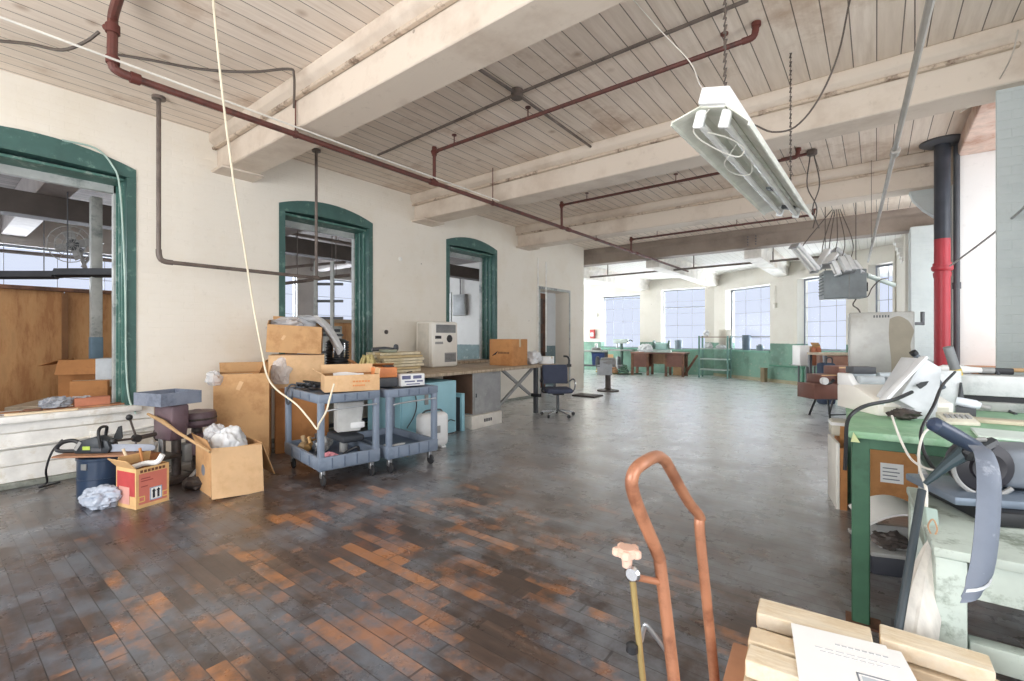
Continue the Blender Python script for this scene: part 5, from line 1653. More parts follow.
t = card_box('brown carton with dark arrow mark on the bench under the third opening', (-5.27, 6.64, 0.891), R_(-3), 0.55, 0.42, 0.47, M('kraft_brown_card', rgb(196, 140, 88), 0.8, stain=rgb(176, 122, 74), amt=0.4, var=0.08), closed=True)
mb = MB().prism([(-0.2, 0.16), (-0.12, 0.17), (-0.07, 0.24), (-0.09, 0.2), (-0.14, 0.2), (-0.2, 0.14)], 0.0015, (0, -0.21, 0.02), (1, 0, 0), (0, 0, 1))
mb.build('printed_mark', INKD, t)
for k in range(8):
    MB().bx(-0.06 + k * 0.034, -0.2115, 0.21, -0.035 + k * 0.034, -0.21, 0.245).build('printed_letter', M('faded_brown_print', rgb(120, 84, 56), 0.8), t)
o = tag(MB().blob((0, 0, 0.1), (0.42, 0.4, 0.26), 0.35, 1.8, 4, 51, crease=0.2).build('white_bag', WHITEBAG, None, (-5.15, 7.2, 0.891), 0.3), 'crumpled white bag on the right end of the long bench', 'bag')
t = card_box('small white carton at the far right end of the long bench', (-4.98, 7.44, 0.891), 0.1, 0.24, 0.2, 0.14, WHITEM, closed=True)
t = card_box('white flat carton standing behind the white bag on the bench', (-5.6, 7.3, 0.891), 0.1, 0.12, 0.3, 0.34, WHITEM, closed=True)
t = thing('black_lamp_arm', 'black bent arm clamped to the right edge of the long bench', 'lamp arm', tuple(D(569, 364, 8.3)), YAW)
MB().tube([(0, 0, -0.0), (0.0, 0, 0.08), (-0.03, 0, 0.13), (-0.1, 0, 0.14)], 0.018, 8).build('arm', BLACK, t)
MB().bx(-0.04, -0.03, -0.05, 0.04, 0.03, 0.0).bevel(0.006).build('clamp', BLACK, t)
# straw bundle and stacked slats
t = thing('straw_bundle', 'bundle of tan straw bristles lying at the near end of the bench', 'straw', (-5.36, 3.72, 0.891), R_(40))
t.scale = (1.25, 1.25, 1.15)
for k in range(28):
    r1 = random.Random(100 + k)
    x, y = r1.uniform(-0.13, 0.13), r1.uniform(-0.08, 0.08)
    MB().tube([(x, y, 0.0), (x * 0.7, y * 0.7, 0.1), (x * 0.35 + r1.uniform(-0.02, 0.02), y * 0.4, 0.2 + r1.uniform(0, 0.04))], 0.012, 5).build('bristle', STRAW, t)
for k in range(7):
    for q in range(4):
        z = 0.892 + k * 0.042
        o = MB().box((0, 0, 0.019), (0.075, 0.66 + 0.05 * ((k + q) % 3), 0.036)).bevel(0.004, 1).build('wood_strip', M('cream_slat', rgb(226, 214, 186), 0.7, stain=rgb(200, 186, 150), amt=0.4) if (k + q) % 4 else M('tan_slat', rgb(200, 178, 136), 0.7))
        o.location = (-5.66 + q * 0.098 + 0.012 * math.sin(k * 3 + q), 4.3 + 0.03 * math.sin(k * 5 + q * 2), z)
        o.rotation_euler = (0, 0, 0.03 * math.sin(k * 7 + q * 3))
        tag(o, 'cream wooden slat in the stack on the bench behind the farther cart', 'slat', 'stacked cream slats')
t = thing('hand_drill', 'small dark power tool lying on the stacked slats', 'tool', (-5.62, 4.16, 1.186), R_(75))
MB().rings([((-0.16, 0, 0.035), 0.03), ((0.02, 0, 0.04), 0.034), ((0.1, 0, 0.04), 0.026), ((0.17, 0, 0.04), 0.014)], 12).build('barrel', GREYD, t)
MB().box((-0.1, 0.06, 0.025), (0.05, 0.14, 0.04)).bevel(0.012).build('grip', BLACK, t)
MB().lathe([(0.05, -0.02), (0.055, 0), (0.05, 0.02)], (0.2, 0, 0.055), 14, 'X').build('wheel', GREYD, t)
o = tag(MB().box((0, 0, 0.02), (0.14, 0.3, 0.04)).bevel(0.01).build('pale_case', M('sage_plastic', rgb(150, 154, 134), 0.6), None, (-5.42, 4.1, 1.186), R_(80)), 'pale sage case on the stacked slats beside the dark power tool', 'case')

# ---- office chair
ch = thing('office_chair', 'navy swivel office chair with chrome star base in front of the bench', 'chair', (-4.44, 7.0, 0), R_(44))
ch.scale = (0.95, 0.95, 0.95)
for k in range(5):
    a = R_(72 * k + 10)
    e = Vector((0.31 * math.cos(a), 0.31 * math.sin(a), 0.07))
    lg = MB().bar((0.03 * math.cos(a), 0.03 * math.sin(a), 0.115), e, 0.045, 0.03).bevel(0.006, 1).build('base_arm', CHROME, ch)
    MB().lathe([(0.02, -0.02), (0.032, -0.015), (0.034, 0), (0.032, 0.015), (0.02, 0.02)], (e.x, e.y, 0.034), 12, 'X' if k % 2 else 'Y').build('caster', BLACK, lg)
MB().cyl((0, 0, 0.1), (0, 0, 0.42), 0.028, n=14).build('column', GREYD, ch)
MB().bx(-0.1, -0.1, 0.40, 0.1, 0.1, 0.44).bevel(0.01).build('mechanism', BLACK, ch)
MB().bx(-0.24, -0.23, 0.44, 0.24, 0.23, 0.53).bevel(0.035, 3).build('seat', NAVYF, ch)
MB().sheet(lambda u, v: (-0.24 + 0.48 * u, 0.24 + 0.05 * (v - 0.2) - 0.05 * (1 - (2 * u - 1) ** 2) * -1 + 0.0, 0.58 + 0.36 * v), 10, 8, 0.055).bevel(0.012, 2).build('backrest', NAVYF, ch)
MB().bar((0, 0.1, 0.42), (0, 0.3, 0.46), 0.05, 0.015).bar((0, 0.3, 0.45), (0, 0.31, 0.75), 0.05, 0.015, (0, 1, 0)).build('back_bracket', GREYD, ch)
for s in (-1, 1):
    MB().tube([(s * 0.2, 0.0, 0.44), (s * 0.29, 0.0, 0.46), (s * 0.30, -0.12, 0.56), (s * 0.30, -0.1, 0.67), (s * 0.30, 0.08, 0.68), (s * 0.29, 0.2, 0.64), (s * 0.24, 0.24, 0.6)], 0.015, 8).build('armrest', CHROME if s > 0 else BLACK, ch)

# ---- pedestal grinder by the wall end
p = G(608, 391)
t = thing('pedestal_grinder', 'pedestal grinder on a base plate beside the end of the left wall', 'grinder', (p.x, p.y, 0), YAW)
MB().lathe([(0.28, 0), (0.28, 0.03), (0.1, 0.06), (0.07, 0.1)], (0, 0, 0), 18).build('base', IRON, t)
MB().cyl((0, 0, 0.06), (0, 0, 0.62), 0.07, n=14).build('post', IRON, t)
MB().lathe([(0.06, -0.2), (0.12, -0.18), (0.13, 0.0), (0.12, 0.18), (0.06, 0.2)], (0, 0, 0.74), 16, 'X').build('motor', GREYM, t)
for s in (-1, 1):
    MB().lathe([(0.05, -0.03), (0.16, -0.03), (0.16, 0.03), (0.05, 0.03)], (s * 0.27, 0, 0.74), 18, 'X').build('wheel_guard', GREYD, t)
    MB().bx(s * 0.27 - 0.05, -0.24, 0.66, s * 0.27 + 0.05, -0.16, 0.69).build('tool_rest', STEEL, t)
MB().bx(-0.3, -0.12, 0.42, 0.08, -0.1, 0.8).build('shield', STEEL, t)
t = thing('floor_plate', 'flat grey plate lying on the floor at the end of the left wall', 'plate', tuple(G(588, 396)), 0)
MB().bx(-0.3, -0.25, 0, 0.3, 0.2, 0.035).bevel(0.008).build('sheet', IRON, t)

# ================================================================ FAR END
YAWF = YAW
t = thing('fire_alarm_box', 'small red box on the far wall just past the wall end', 'box', tuple(onY(593, 334, YA - 0.02)))
MB().bx(-0.11, -0.1, -0.19, 0.11, 0.02, 0.19).bevel(0.015).build('case', M('dull_red_case', rgb(190, 84, 80), 0.5), t)
MB().bx(-0.07, -0.108, -0.1, 0.07, -0.1, 0.06).build('face_plate', WHITEM, t)
t = thing('exit_light', 'small bright lamp box high on the far wall past the wall end', 'light', tuple(onY(593, 315, YA - 0.02)))
lm2 = NT('lit_lamp_face')
lm2.b.inputs['Emission Color'].default_value = (1, 1, 0.98, 1)
lm2.b.inputs['Emission Strength'].default_value = 1.6
MB().bx(-0.2, -0.06, -0.09, 0.2, 0.02, 0.09).bevel(0.01).build('case', WHITEM, t)
MB().bx(-0.19, -0.068, -0.08, 0.19, -0.06, 0.08).build('lit_face', lm2.m, t)
# corner bench with navy barrel
p = G(599, 374)
t = thing('corner_bench', 'small dark bench at the far left behind the wall end', 'bench', (p.x - 0.1, p.y, 0), R_(20))
MB().bx(-0.6, -0.3, 0.84, 0.42, 0.3, 0.9).bevel(0.006).build('top', GREYF, t)
for x in (-0.55, 0.36):
    for y in (-0.25, 0.25):
        MB().bx(x - 0.03, y - 0.03, 0, x + 0.03, y + 0.03, 0.84).build('leg', GREYD, t)
MB().bx(-0.55, -0.25, 0.3, 0.36, 0.25, 0.34).build('shelf', GREYD, t)
t = thing('navy_bin', 'navy blue bin under the small far bench', 'bin', (p.x - 0.02, p.y + 0.02, 0.345), R_(20))
MB().prism([(-0.22, 0), (0.22, 0), (0.25, 0.46), (-0.25, 0.46)], 0.4, (0, 0.2, 0), (1, 0, 0), (0, 0, 1)).bevel(0.02).build('tub', M('navy_plastic', rgb(44, 66, 116), 0.45), t)
MB().bx(-0.26, -0.22, 0.44, 0.26, 0.22, 0.475).bevel(0.008).build('rim', M('navy_plastic'), t)
t = thing('bench_vise', 'pale vise and parts on the small far bench', 'vise', (p.x - 0.08, p.y, 0.901), R_(20))
MB().bx(-0.2, -0.12, 0, 0.14, 0.12, 0.1).bevel(0.02).build('base', GREYM, t)
MB().bx(-0.08, -0.1, 0.1, 0.02, 0.1, 0.26).bevel(0.02).build('jaw', WHITEM, t)
MB().cyl((0, -0.3, 0.12), (0, 0.1, 0.12), 0.03).build('screw', STEEL, t)
p = G(609, 372.5)
t = thing('cream_board', 'cream board standing on the floor right of the navy bin', 'board', (p.x, p.y, 0), R_(10))
MB().bx(-0.17, -0.03, 0, 0.17, 0.03, 0.72).bevel(0.006).build('sheet', CARDL, t)
# hose heap
p = G(612, 374)
for k, (dx, dy, rr_, c, nm) in enumerate(((-0.46, 0.0, 0.2, rgb(196, 170, 96), 'yellow'), (0.02, -0.05, 0.24, rgb(182, 140, 104), 'tan'), (0.46, 0.0, 0.19, rgb(86, 116, 96), 'dark green'))):
    t = thing('hose_coil', nm + ' hose coil heaped on the floor in front of the far green wall', 'hose', (p.x + dx, p.y + dy, 0), 0.3 * k, 'hose coils at the far wall')
    pts = []
    for i in range(40):
        a = i * 0.75
        z = 0.03 + 0.009 * i
        r2 = rr_ * (1 - 0.012 * i)
        pts.append((r2 * math.cos(a), r2 * math.sin(a) * 0.8, z))
    MB().tube(pts, 0.03, 6, 2).build('coil', M('hose_' + nm.replace(' ', '_'), c, 0.6), t)
    MB().tube([pts[0], (rr_ + 0.25, 0.12, 0.03), (rr_ + 0.5, 0.05, 0.03)], 0.03, 6).build('tail', M('hose_' + nm.replace(' ', '_')), t)
# drilling machine on stand by the first far window
p = G(620, 372)
t = thing('machine_stand', 'slim dark drilling machine standing before the leftmost far window', 'machine', (p.x, p.y + 0.15, 0), R_(10))
MB().bx(-0.25, -0.2, 0, 0.25, 0.2, 0.06).bevel(0.01).build('base', TEALD, t)
MB().cyl((0, 0, 0.06), (0, 0, 1.3), 0.06).build('column', M('dark_green_machine', rgb(70, 96, 88), 0.5), t)
MB().bx(-0.45, -0.2, 0.84, 0.45, 0.2, 0.9).bevel(0.01).build('table', GREYM, t)
MB().bx(-0.3, -0.16, 1.14, 0.26, 0.16, 1.32).bevel(0.03).build('head', M('pale_machine_green', rgb(186, 200, 194), 0.5), t)
MB().cyl((-0.18, 0, 0.95), (-0.18, 0, 1.14), 0.04).build('spindle', STEEL, t)
MB().tube([(0.24, -0.1, 1.2), (0.4, -0.2, 1.28), (0.5, -0.2, 1.22)], 0.02, 6).build('lever', BLACK, t)
# brown desk with green machine
a, b = G(632, 375.5), G(687, 375)
rzd = math.atan2(b.y - a.y, b.x - a.x) - R_(18)
cen = (a + b) / 2
t = thing('brown_desk', 'long brown desk in front of the two left far windows', 'desk', (cen.x, cen.y, 0), R_(6))
LW = 0.98
MB().bx(-LW, -0.36, 0.79, LW, 0.36, 0.85).bevel(0.008).build('top', M('brown_desk_top', rgb(146, 108, 94), 0.5), t)
for x in (-LW + 0.06, -0.35, 0.3, LW - 0.1):
    for y in (-0.3, 0.3):
        MB().bx(x - 0.04, y - 0.04, 0, x + 0.04, y + 0.04, 0.79).build('leg', WOODD, t)
MB().bx(-LW + 0.1, -0.32, 0.3, -0.38, 0.3, 0.78).bevel(0.006).build('drawer_unit', M('brown_drawer_wood', rgb(128, 88, 76), 0.5), t)
MB().bx(0.34, -0.32, 0.34, 0.84, 0.3, 0.78).bevel(0.006).build('drawer_unit', M('brown_drawer_wood'), t)
MB().bx(-0.38, 0.26, 0.4, 0.34, 0.3, 0.78).build('modesty_panel', M('tan_modesty_panel', rgb(196, 160, 126), 0.6), t)
MB().bar((LW - 0.06, -0.3, 0.05), (LW + 0.3, 0.1, 0.75), 0.08, 0.04).build('side_brace', WOODD, t)
q = D(659, 352, 16.6)
t = thing('bench_lathe', 'pale green machine with round wheels on the brown far desk', 'machine', (q.x, q.y, 0.851), R_(10))
MB().bx(-0.5, -0.16, 0, 0.42, 0.16, 0.1).bevel(0.02).build('bed', M('pale_machine_green'), t)
MB().bx(-0.1, -0.18, 0.1, 0.3, 0.18, 0.34).bevel(0.04).build('headstock', M('mint_machine', rgb(170, 206, 200), 0.45), t)
for x in (0.36, -0.16):
    MB().lathe([(0.05, -0.03), (0.15, -0.03), (0.15, 0.03), (0.05, 0.03)], (x, -0.05, 0.28), 18, 'X').build('hand_wheel', M('dark_green_machine'), t)
MB().bx(-0.5, -0.14, 0.1, -0.3, 0.14, 0.28).bevel(0.03).build('tailstock', WHITEM, t)
MB().cyl((-0.3, 0, 0.22), (-0.1, 0, 0.22), 0.04).build('spindle', STEEL, t)
o = tag(MB().blob((0, 0, 0.14), (0.45, 0.35, 0.3), 0.4, 2.1, 4, 61).build('white_bag', WHITEBAG, None, tuple(D(645, 352, 16.5).xy) + (0.851,), 0.2), 'white bag heap left of the pale green machine on the brown far desk', 'bag')
p = G(675, 373.5)
t = card_box('tan tall carton standing at the right end of the brown far desk', (p.x + 0.35, 17.25, 0), R_(10), 0.32, 0.3, 0.8, CARDL, closed=True)
# objects on the far sills
for (px, py0, py1, wpx, nm, m, lab, cat) in ((677, 342, 350, 7, 'sill_canister', M('slate_canister', rgb(132, 146, 160), 0.5), 'slate canister on the sill of the barred far window', 'canister'),):
    p = onY(px, py1, YA - 0.02)
    t = thing(nm, lab, cat, (p.x, YA + 0.12, 0.93))
    MB().lathe([(0.13, 0), (0.14, 0.01), (0.14, 0.34), (0.12, 0.36), (0.06, 0.37)], (0, 0, 0), 18).build('body', m, t)
    MB().lathe([(0.145, 0.3), (0.15, 0.31), (0.145, 0.34)], (0, 0, 0), 18).build('lid', m, t)


def B_at(px, inset):
    return B0 + db * onB(px) + Vector((db.y, -db.x, 0)) * inset


rzB = math.atan2(db.y, db.x)
p = B_at(743.5, -0.12)
t = thing('sill_canister', 'taller dark slate canister on the sill of the middle far window', 'canister', (p.x, p.y, 0.961), rzB)
MB().lathe([(0.12, 0), (0.13, 0.01), (0.13, 0.36), (0.11, 0.38)], (0, 0, 0), 18).build('body', M('dark_slate_canister', rgb(96, 112, 128), 0.45), t)
MB().lathe([(0.135, 0.32), (0.14, 0.34), (0.13, 0.505), (0.05, 0.39)], (0, 0, 0), 18).build('lid', M('dark_slate_canister'), t)
p = B_at(757, -0.12)
t = thing('sill_can', 'short grey can on the sill of the middle far window', 'can', (p.x, p.y, 0.961), rzB)
MB().lathe([(0.11, 0), (0.115, 0.01), (0.115, 0.16), (0.1, 0.17)], (0, 0, 0), 18).build('body', M('slate_canister'), t)
MB().lathe([(0.05, 0.17), (0.05, 0.2)], (0, 0, 0), 12).build('cap', GREYD, t)
p = B_at(732, 0.16)
t = thing('electrical_box', 'grey cream fuse box on the wall left of the middle far window', 'box', (p.x - 0.12, p.y, 0.98), rzB)
MB().bx(-0.17, -0.1, 0, 0.17, 0.14, 0.68).bevel(0.01).build('case', M('cream_case', rgb(206, 200, 186), 0.6), t)
MB().bx(-0.14, -0.108, 0.04, 0.14, -0.1, 0.64).bevel(0.004).build('door', M('cream_case'), t)
# steel rack
p = G(715.5, 377.5)
t = thing('steel_rack', 'open green steel rack with white bundles in front of the pier between far windows', 'rack', (p.x, p.y - 0.1, 0), R_(0))
RW = 0.46
for x in (-RW, RW):
    for y in (-0.2, 0.2):
        MB().bx(x - 0.025, y - 0.025, 0, x + 0.025, y + 0.025, 1.44).build('upright', M('rack_green', rgb(112, 150, 142), 0.5), t)
for z in (0.26, 0.62, 0.98, 1.38):
    MB().bx(-RW, -0.22, z, RW, 0.22, z + 0.035).bevel(0.004, 1).build('shelf', M('rack_shelf', rgb(176, 188, 184), 0.5) if z < 1 else M('rack_brown_shelf', rgb(160, 140, 126), 0.6), t)
for k, (x, z, w2, h2, lab) in enumerate(((-0.2, 1.016, 0.26, 0.22, 'white bundle on the left of the upper rack shelf'), (0.2, 1.016, 0.34, 0.14, 'low white bundle on the right of the upper rack shelf'), (-0.28, 1.416, 0.2, 0.26, 'white bundle on top of the steel rack'))):
    o = MB().blob((0, 0, h2 * 0.37), (w2, 0.3, h2), 0.35, 2.2, 3, 70 + k).build('white_bundle', WHITEBAG, None, (p.x + x, p.y - 0.1, z))
    tag(o, lab, 'bundle')
p = B_at(769, 0.2)
t = thing('wood_post', 'short brown wooden post standing on the floor by the slanted far wall', 'post', (p.x, p.y, 0), rzB)
MB().bx(-0.07, -0.07, 0, 0.07, 0.07, 0.42).bevel(0.006).build('block', M('brown_post', rgb(140, 124, 96), 0.7), t)
MB().bx(-0.08, -0.08, 0.42, 0.08, 0.08, 0.44).bevel(0.004).build('cap', M('brown_post'), t)
p0, p1 = B_at(771, 0.06), B_at(806, 0.06)
t = thing('wall_pipe', 'level green pipe along the slanted far wall near the floor', 'pipe', (p0.x, p0.y, 0.52), rzB)
MB().cyl((0, 0, 0), ((p1 - p0).length, 0, 0), 0.025, n=10).build('run', M('green_pipe_paint', rgb(84, 140, 116), 0.5), t)
MB().cyl(((p1 - p0).length - 0.05, 0, 0), ((p1 - p0).length - 0.05, 0, -0.5), 0.03, n=10).build('drop', M('green_pipe_paint'), t)
o = MB()
o.hexa([tuple(x) for x in (B0 + Vector((0, 0, 0)), B1 + Vector((0, 0, 0)), B1 + Vector((db.y, -db.x, 0)) * 0.03, B0 + Vector((db.y, -db.x, 0)) * 0.03,
        B0 + Vector((0, 0, 0.1)), B1 + Vector((0, 0, 0.1)), B1 + Vector((db.y * 0.03, -db.x * 0.03, 0.1)), B0 + Vector((db.y * 0.03, -db.x * 0.03, 0.1)))])
struct(o.build('baseboard_far', M('dusty_base', rgb(168, 160, 132), 0.7)), 'dusty baseboard of the slanted far wall', 'baseboard')
p = B_at(775, 0.02)
t = thing('window_crank', 'white crank handle hanging on the pier right of the middle far window', 'crank', tuple(B_at(775.5, 0.03).xy) + (2.45,), rzB)
MB().cyl((0, 0, 0), (0, 0, 0.55), 0.012, n=8).build('cord', WHITEC, t)
MB().bx(-0.05, -0.03, -0.16, 0.05, 0.03, 0.0).bevel(0.01).build('handle', IVORY, t)

# ================================================================ RIGHT SIDE, MIDDLE DISTANCE
def d_at(px, py, d, z=None):
    p = D(px, py, d)
    return (p.x, p.y, p.z if z is None else z)


BROWNB = M('maroon_brown_card', rgb(122, 82, 70), 0.6, var=0.1)
p = G(831, 417)
t = thing('folding_chair', 'dark thin legged folding chair carrying the brown cartons', 'chair', (p.x, p.y, 0), YAW + R_(8))
for x in (-0.2, 0.2):
    MB().bar((x, -0.2, 0), (x * 0.85, -0.12, 0.35), 0.025, 0.025).build('leg', BLACK, t)
    MB().bar((x, 0.26, 0), (x * 0.85, 0.12, 0.35), 0.025, 0.025).build('leg', BLACK, t)
MB().bx(-0.24, -0.22, 0.33, 0.24, 0.24, 0.355).bevel(0.006).build('seat', GREYD, t)
MB().bar((-0.19, -0.18, 0.07), (0.19, -0.18, 0.07), 0.02, 0.02).build('stretcher', BLACK, t)
MB().bar((-0.2, 0.24, 0.35), (-0.2, 0.3, 0.86), 0.025, 0.025).build('back_upright', BLACK, t)
MB().bar((0.2, 0.24, 0.35), (0.2, 0.3, 0.86), 0.025, 0.025).build('back_upright', BLACK, t)
r_ = YAW + R_(6)
t = card_box('widest dark brown carton, lowest on the folding chair', d_at(827, 390, 8.05, 0.356), r_, 0.80, 0.40, 0.25, BROWNB, closed=True, tape=False)
t = card_box('low dark brown carton on the left of the widest brown carton', d_at(822, 380, 8.1, 0.607), r_, 0.33, 0.32, 0.15, BROWNB, closed=True, tape=False)
MB().bx(-0.14, -0.162, 0.13, 0.14, -0.16, 0.15).build('pale_edge', CARDL, t)
t = card_box('taller dark brown carton on the right of the widest brown carton', d_at(840, 376, 8.1, 0.607), r_, 0.34, 0.34, 0.29, M('red_brown_card', rgb(140, 96, 82), 0.6), closed=True, tape=False)
MB().bx(-0.17, -0.172, 0.26, 0.17, -0.17, 0.285).build('pale_edge', CARDL, t)
t = thing('tape_gun', 'black and white tape dispenser on the front of the brown cartons', 'tool', d_at(827, 385, 7.75, 0.607), r_)
MB().lathe([(0.03, -0.03), (0.06, -0.03), (0.06, 0.03), (0.03, 0.03)], (-0.05, 0, 0.062), 16, 'Y').build('roll', WHITEM, t)
MB().tube([(-0.02, 0, 0.02), (0.06, 0, 0.03), (0.12, 0, 0.08)], 0.025, 8).build('handle', BLACK, t)
# wire stand with boxes behind
p = G(811, 396)
t = thing('wire_stand', 'thin legged stand with cartons behind the brown cartons', 'stand', (p.x, p.y, 0), YAW)
for x in (-0.2, 0.18):
    for y in (-0.15, 0.15):
        MB().bx(x - 0.015, y - 0.015, 0, x + 0.015, y + 0.015, 0.72).build('leg', GREYD, t)
MB().bx(-0.36, -0.2, 0.72, 0.3, 0.2, 0.74).bevel(0.004, 1).build('shelf', GREYM, t)
zst = 0.741
d0 = (p - C0).dot(Fv)
t = card_box('white carton at the left of the thin legged stand', d_at(802, 355, d0, zst), YAW, 0.28, 0.3, 0.46, WHITEM, closed=True, tape=False)
t = card_box('open tan carton with round dividers right of the white carton on the stand', d_at(811, 356, d0, zst), YAW, 0.26, 0.3, 0.44, CARD, (('r', -30, 0.1),))
for x in (-0.06, 0.06):
    MB().lathe([(0.04, 0), (0.05, 0.02), (0.05, 0.38), (0.03, 0.42)], (x, -0.19, 0.0), 12).build('divider_tube', TERRA, t)
# table with brown panel and navy bag
p = G(838, 400)
d1_ = (p - C0).dot(Fv)
t = thing('side_table', 'dark table with brown sides behind the brown cartons', 'table', (p.x, p.y, 0), YAW)
MB().bx(-0.5, -0.3, 1.0, 0.36, 0.3, 1.05).bevel(0.006).build('top', M('pale_table_edge', rgb(190, 174, 150), 0.6), t)
for x in (-0.46, 0.32):
    for y in (-0.25, 0.25):
        MB().bx(x - 0.03, y - 0.03, 0, x + 0.03, y + 0.03, 1.0).build('leg', GREYD, t)
MB().bx(-0.3, -0.28, 0.76, 0.3, 0.28, 0.99).bevel(0.01).build('drawer_box', M('table_brown', rgb(150, 108, 88), 0.55), t)
t = thing('navy_bag', 'navy bag standing left of the dark table', 'bag', d_at(826, 375, d1_ - 0.6, 0), YAW)
MB().bx(-0.14, -0.12, 0, 0.14, 0.12, 0.86).bevel(0.05, 3).build('sack', M('navy_cloth', rgb(52, 66, 88), 0.8), t)
MB().tube([(-0.06, -0.1, 0.84), (-0.05, -0.1, 0.96), (0.05, -0.1, 0.96), (0.06, -0.1, 0.84)], 0.012, 6).build('handle', BLACK, t)

# ================================================================ RIGHT BENCH
BR = R_(2.95)
BO = Vector((-0.06, 2.86, 0))
bx_, by_ = Vector((math.cos(BR), math.sin(BR), 0)), Vector((-math.sin(BR), math.cos(BR), 0))
BZ = 0.945


def bl(p):
    """world point -> bench coordinates"""
    q = Vector(p) - BO
    return (q.dot(bx_), q.dot(by_))


t = thing('green_bench', 'tall bench with bright green top and dark green legs at the right', 'bench', tuple(BO), BR)
MB().bx(-0.05, -0.06, BZ - 0.035, 1.0, 2.45, BZ).bevel(0.006, 2).build('top', GREENB, t)
MB().bx(-0.035, -0.035, BZ - 0.085, 0.98, -0.005, BZ - 0.035).bevel(0.003, 1).build('front_apron', GREENL, t)
MB().bx(-0.035, -0.005, BZ - 0.085, -0.005, 2.4, BZ - 0.035).bevel(0.003, 1).build('side_apron', GREENL, t)
for (x, y) in ((0, 0), (0, 1.97), (0.92, 0), (0.92, 1.97)):
    lg = MB().bx(x - 0.036, y - 0.036, 0.004, x + 0.036, y + 0.036, BZ - 0.036).bevel(0.005, 1).build('leg', GREENL, t)
    MB().bx(x - 0.06, y - 0.06, 0, x + 0.08, y + 0.05, 0.012).build('foot_plate', WOODD, lg)
MB().prism([(-0.04, 0.01), (-0.03, 0.055), (-0.005, 0.01)], 0.02, (0.0, -0.062, BZ - 0.06), (1, 0, 0), (0, 0, 1)).build('corner_gusset', M('yellow_green_wood', rgb(206, 214, 160), 0.7), t)
MB().bx(0.36, 0.25, 0.56, 0.95, 1.9, 0.585).build('lower_shelf', M('shelf_grey_green', rgb(132, 150, 140), 0.6), t)
# office printer with open rollers
t = thing('office_printer', 'white office printer with open grey rollers on the green bench', 'printer', d_at(891, 400, 2.86, BZ), YAW - R_(6))
t.scale = (1.0, 1.0, 1.1)
MB().prism([(-0.20, 0), (0.2, 0), (0.2, 0.13), (0.06, 0.15), (-0.2, 0.07)], 0.40, (-0.2, 0, 0), (0, 1, 0), (0, 0, 1)).bevel(0.008).build('body', IVORY, t)
MB().prism([(0.02, 0.13), (0.2, 0.13), (0.2, 0.2), (0.1, 0.2)], 0.04, (0.16, 0, 0), (0, 1, 0), (0, 0, 1)).bevel(0.006).build('side_cheek', WHITEM, t)
MB().prism([(0.02, 0.13), (0.2, 0.13), (0.2, 0.2), (0.1, 0.2)], 0.04, (-0.2, 0, 0), (0, 1, 0), (0, 0, 1)).bevel(0.006).build('side_cheek', WHITEM, t)
for y, z, r in ((0.06, 0.165, 0.026), (0.14, 0.185, 0.022)):
    for x in (-0.08, 0.085):
        MB().cyl((x - 0.07, y, z), (x + 0.07, y, z), r, n=14).build('roller', M('roller_grey', rgb(196, 204, 208), 0.5), t)
MB().bx(-0.04, -0.03, 0.112, 0.1, 0.0, 0.145).bevel(0.004).build('display', GREYD, t)
MB().bx(-0.17, -0.205, 0.02, 0.17, -0.198, 0.05).build('front_slot', M('beige_slot', rgb(206, 202, 186), 0.6), t)
MB().bx(-0.155, 0.1, 0.2, -0.02, 0.19, 0.24).bevel(0.006).build('ink_module', GREYD, t)
# tilted machine cover
d2 = 2.58
t = thing('machine_cover', 'pale grey sheet metal cover tilted up on the green bench beside the printer', 'cover', tuple(D(915, 400, d2)))
o0 = D(915, 400, d2)
face = [D(*q, d2) - o0 for q in ((898, 400), (925, 358), (942, 368), (937, 419), (904, 419.5), (915, 409))]
back = [f + Fv * 0.16 + Vector((0, 0, 0.0)) for f in face]
mb = MB()
va = [mb.bm.verts.new(q) for q in face]
vb = [mb.bm.verts.new(q) for q in back]
mb.bm.faces.new(va)
mb.bm.faces.new(vb[::-1])
for k in range(6):
    mb.bm.faces.new((va[k], vb[k], vb[(k + 1) % 6], va[(k + 1) % 6]))
mb.bevel(0.006, 2).build('shell', M('pale_grey_shell', rgb(206, 208, 210), 0.4), t)
l0, l1 = D(880, 404, d2 - 0.05) - o0, D(924, 357, d2 - 0.02) - o0
MB().bar(l0, l1, 0.05, 0.016, Rv).bevel(0.004).build('edge_flange', M('white_shell_edge', rgb(232, 234, 236), 0.35), t)
MB().prism([(-0.03, 0), (0.0, 0.016), (0.035, 0.022), (0.02, 0.0), (-0.01, -0.02)], 0.01, D(921, 385, d2 - 0.02) - o0, Rv, (0, 0, 1)).build('handle_slot', BLACK, t)
MB().blob(D(903, 414, d2 - 0.02) - o0, (0.13, 0.1, 0.06), 0.5, 3, 3, 81, flat=False).build('exposed_works', IRON, t)
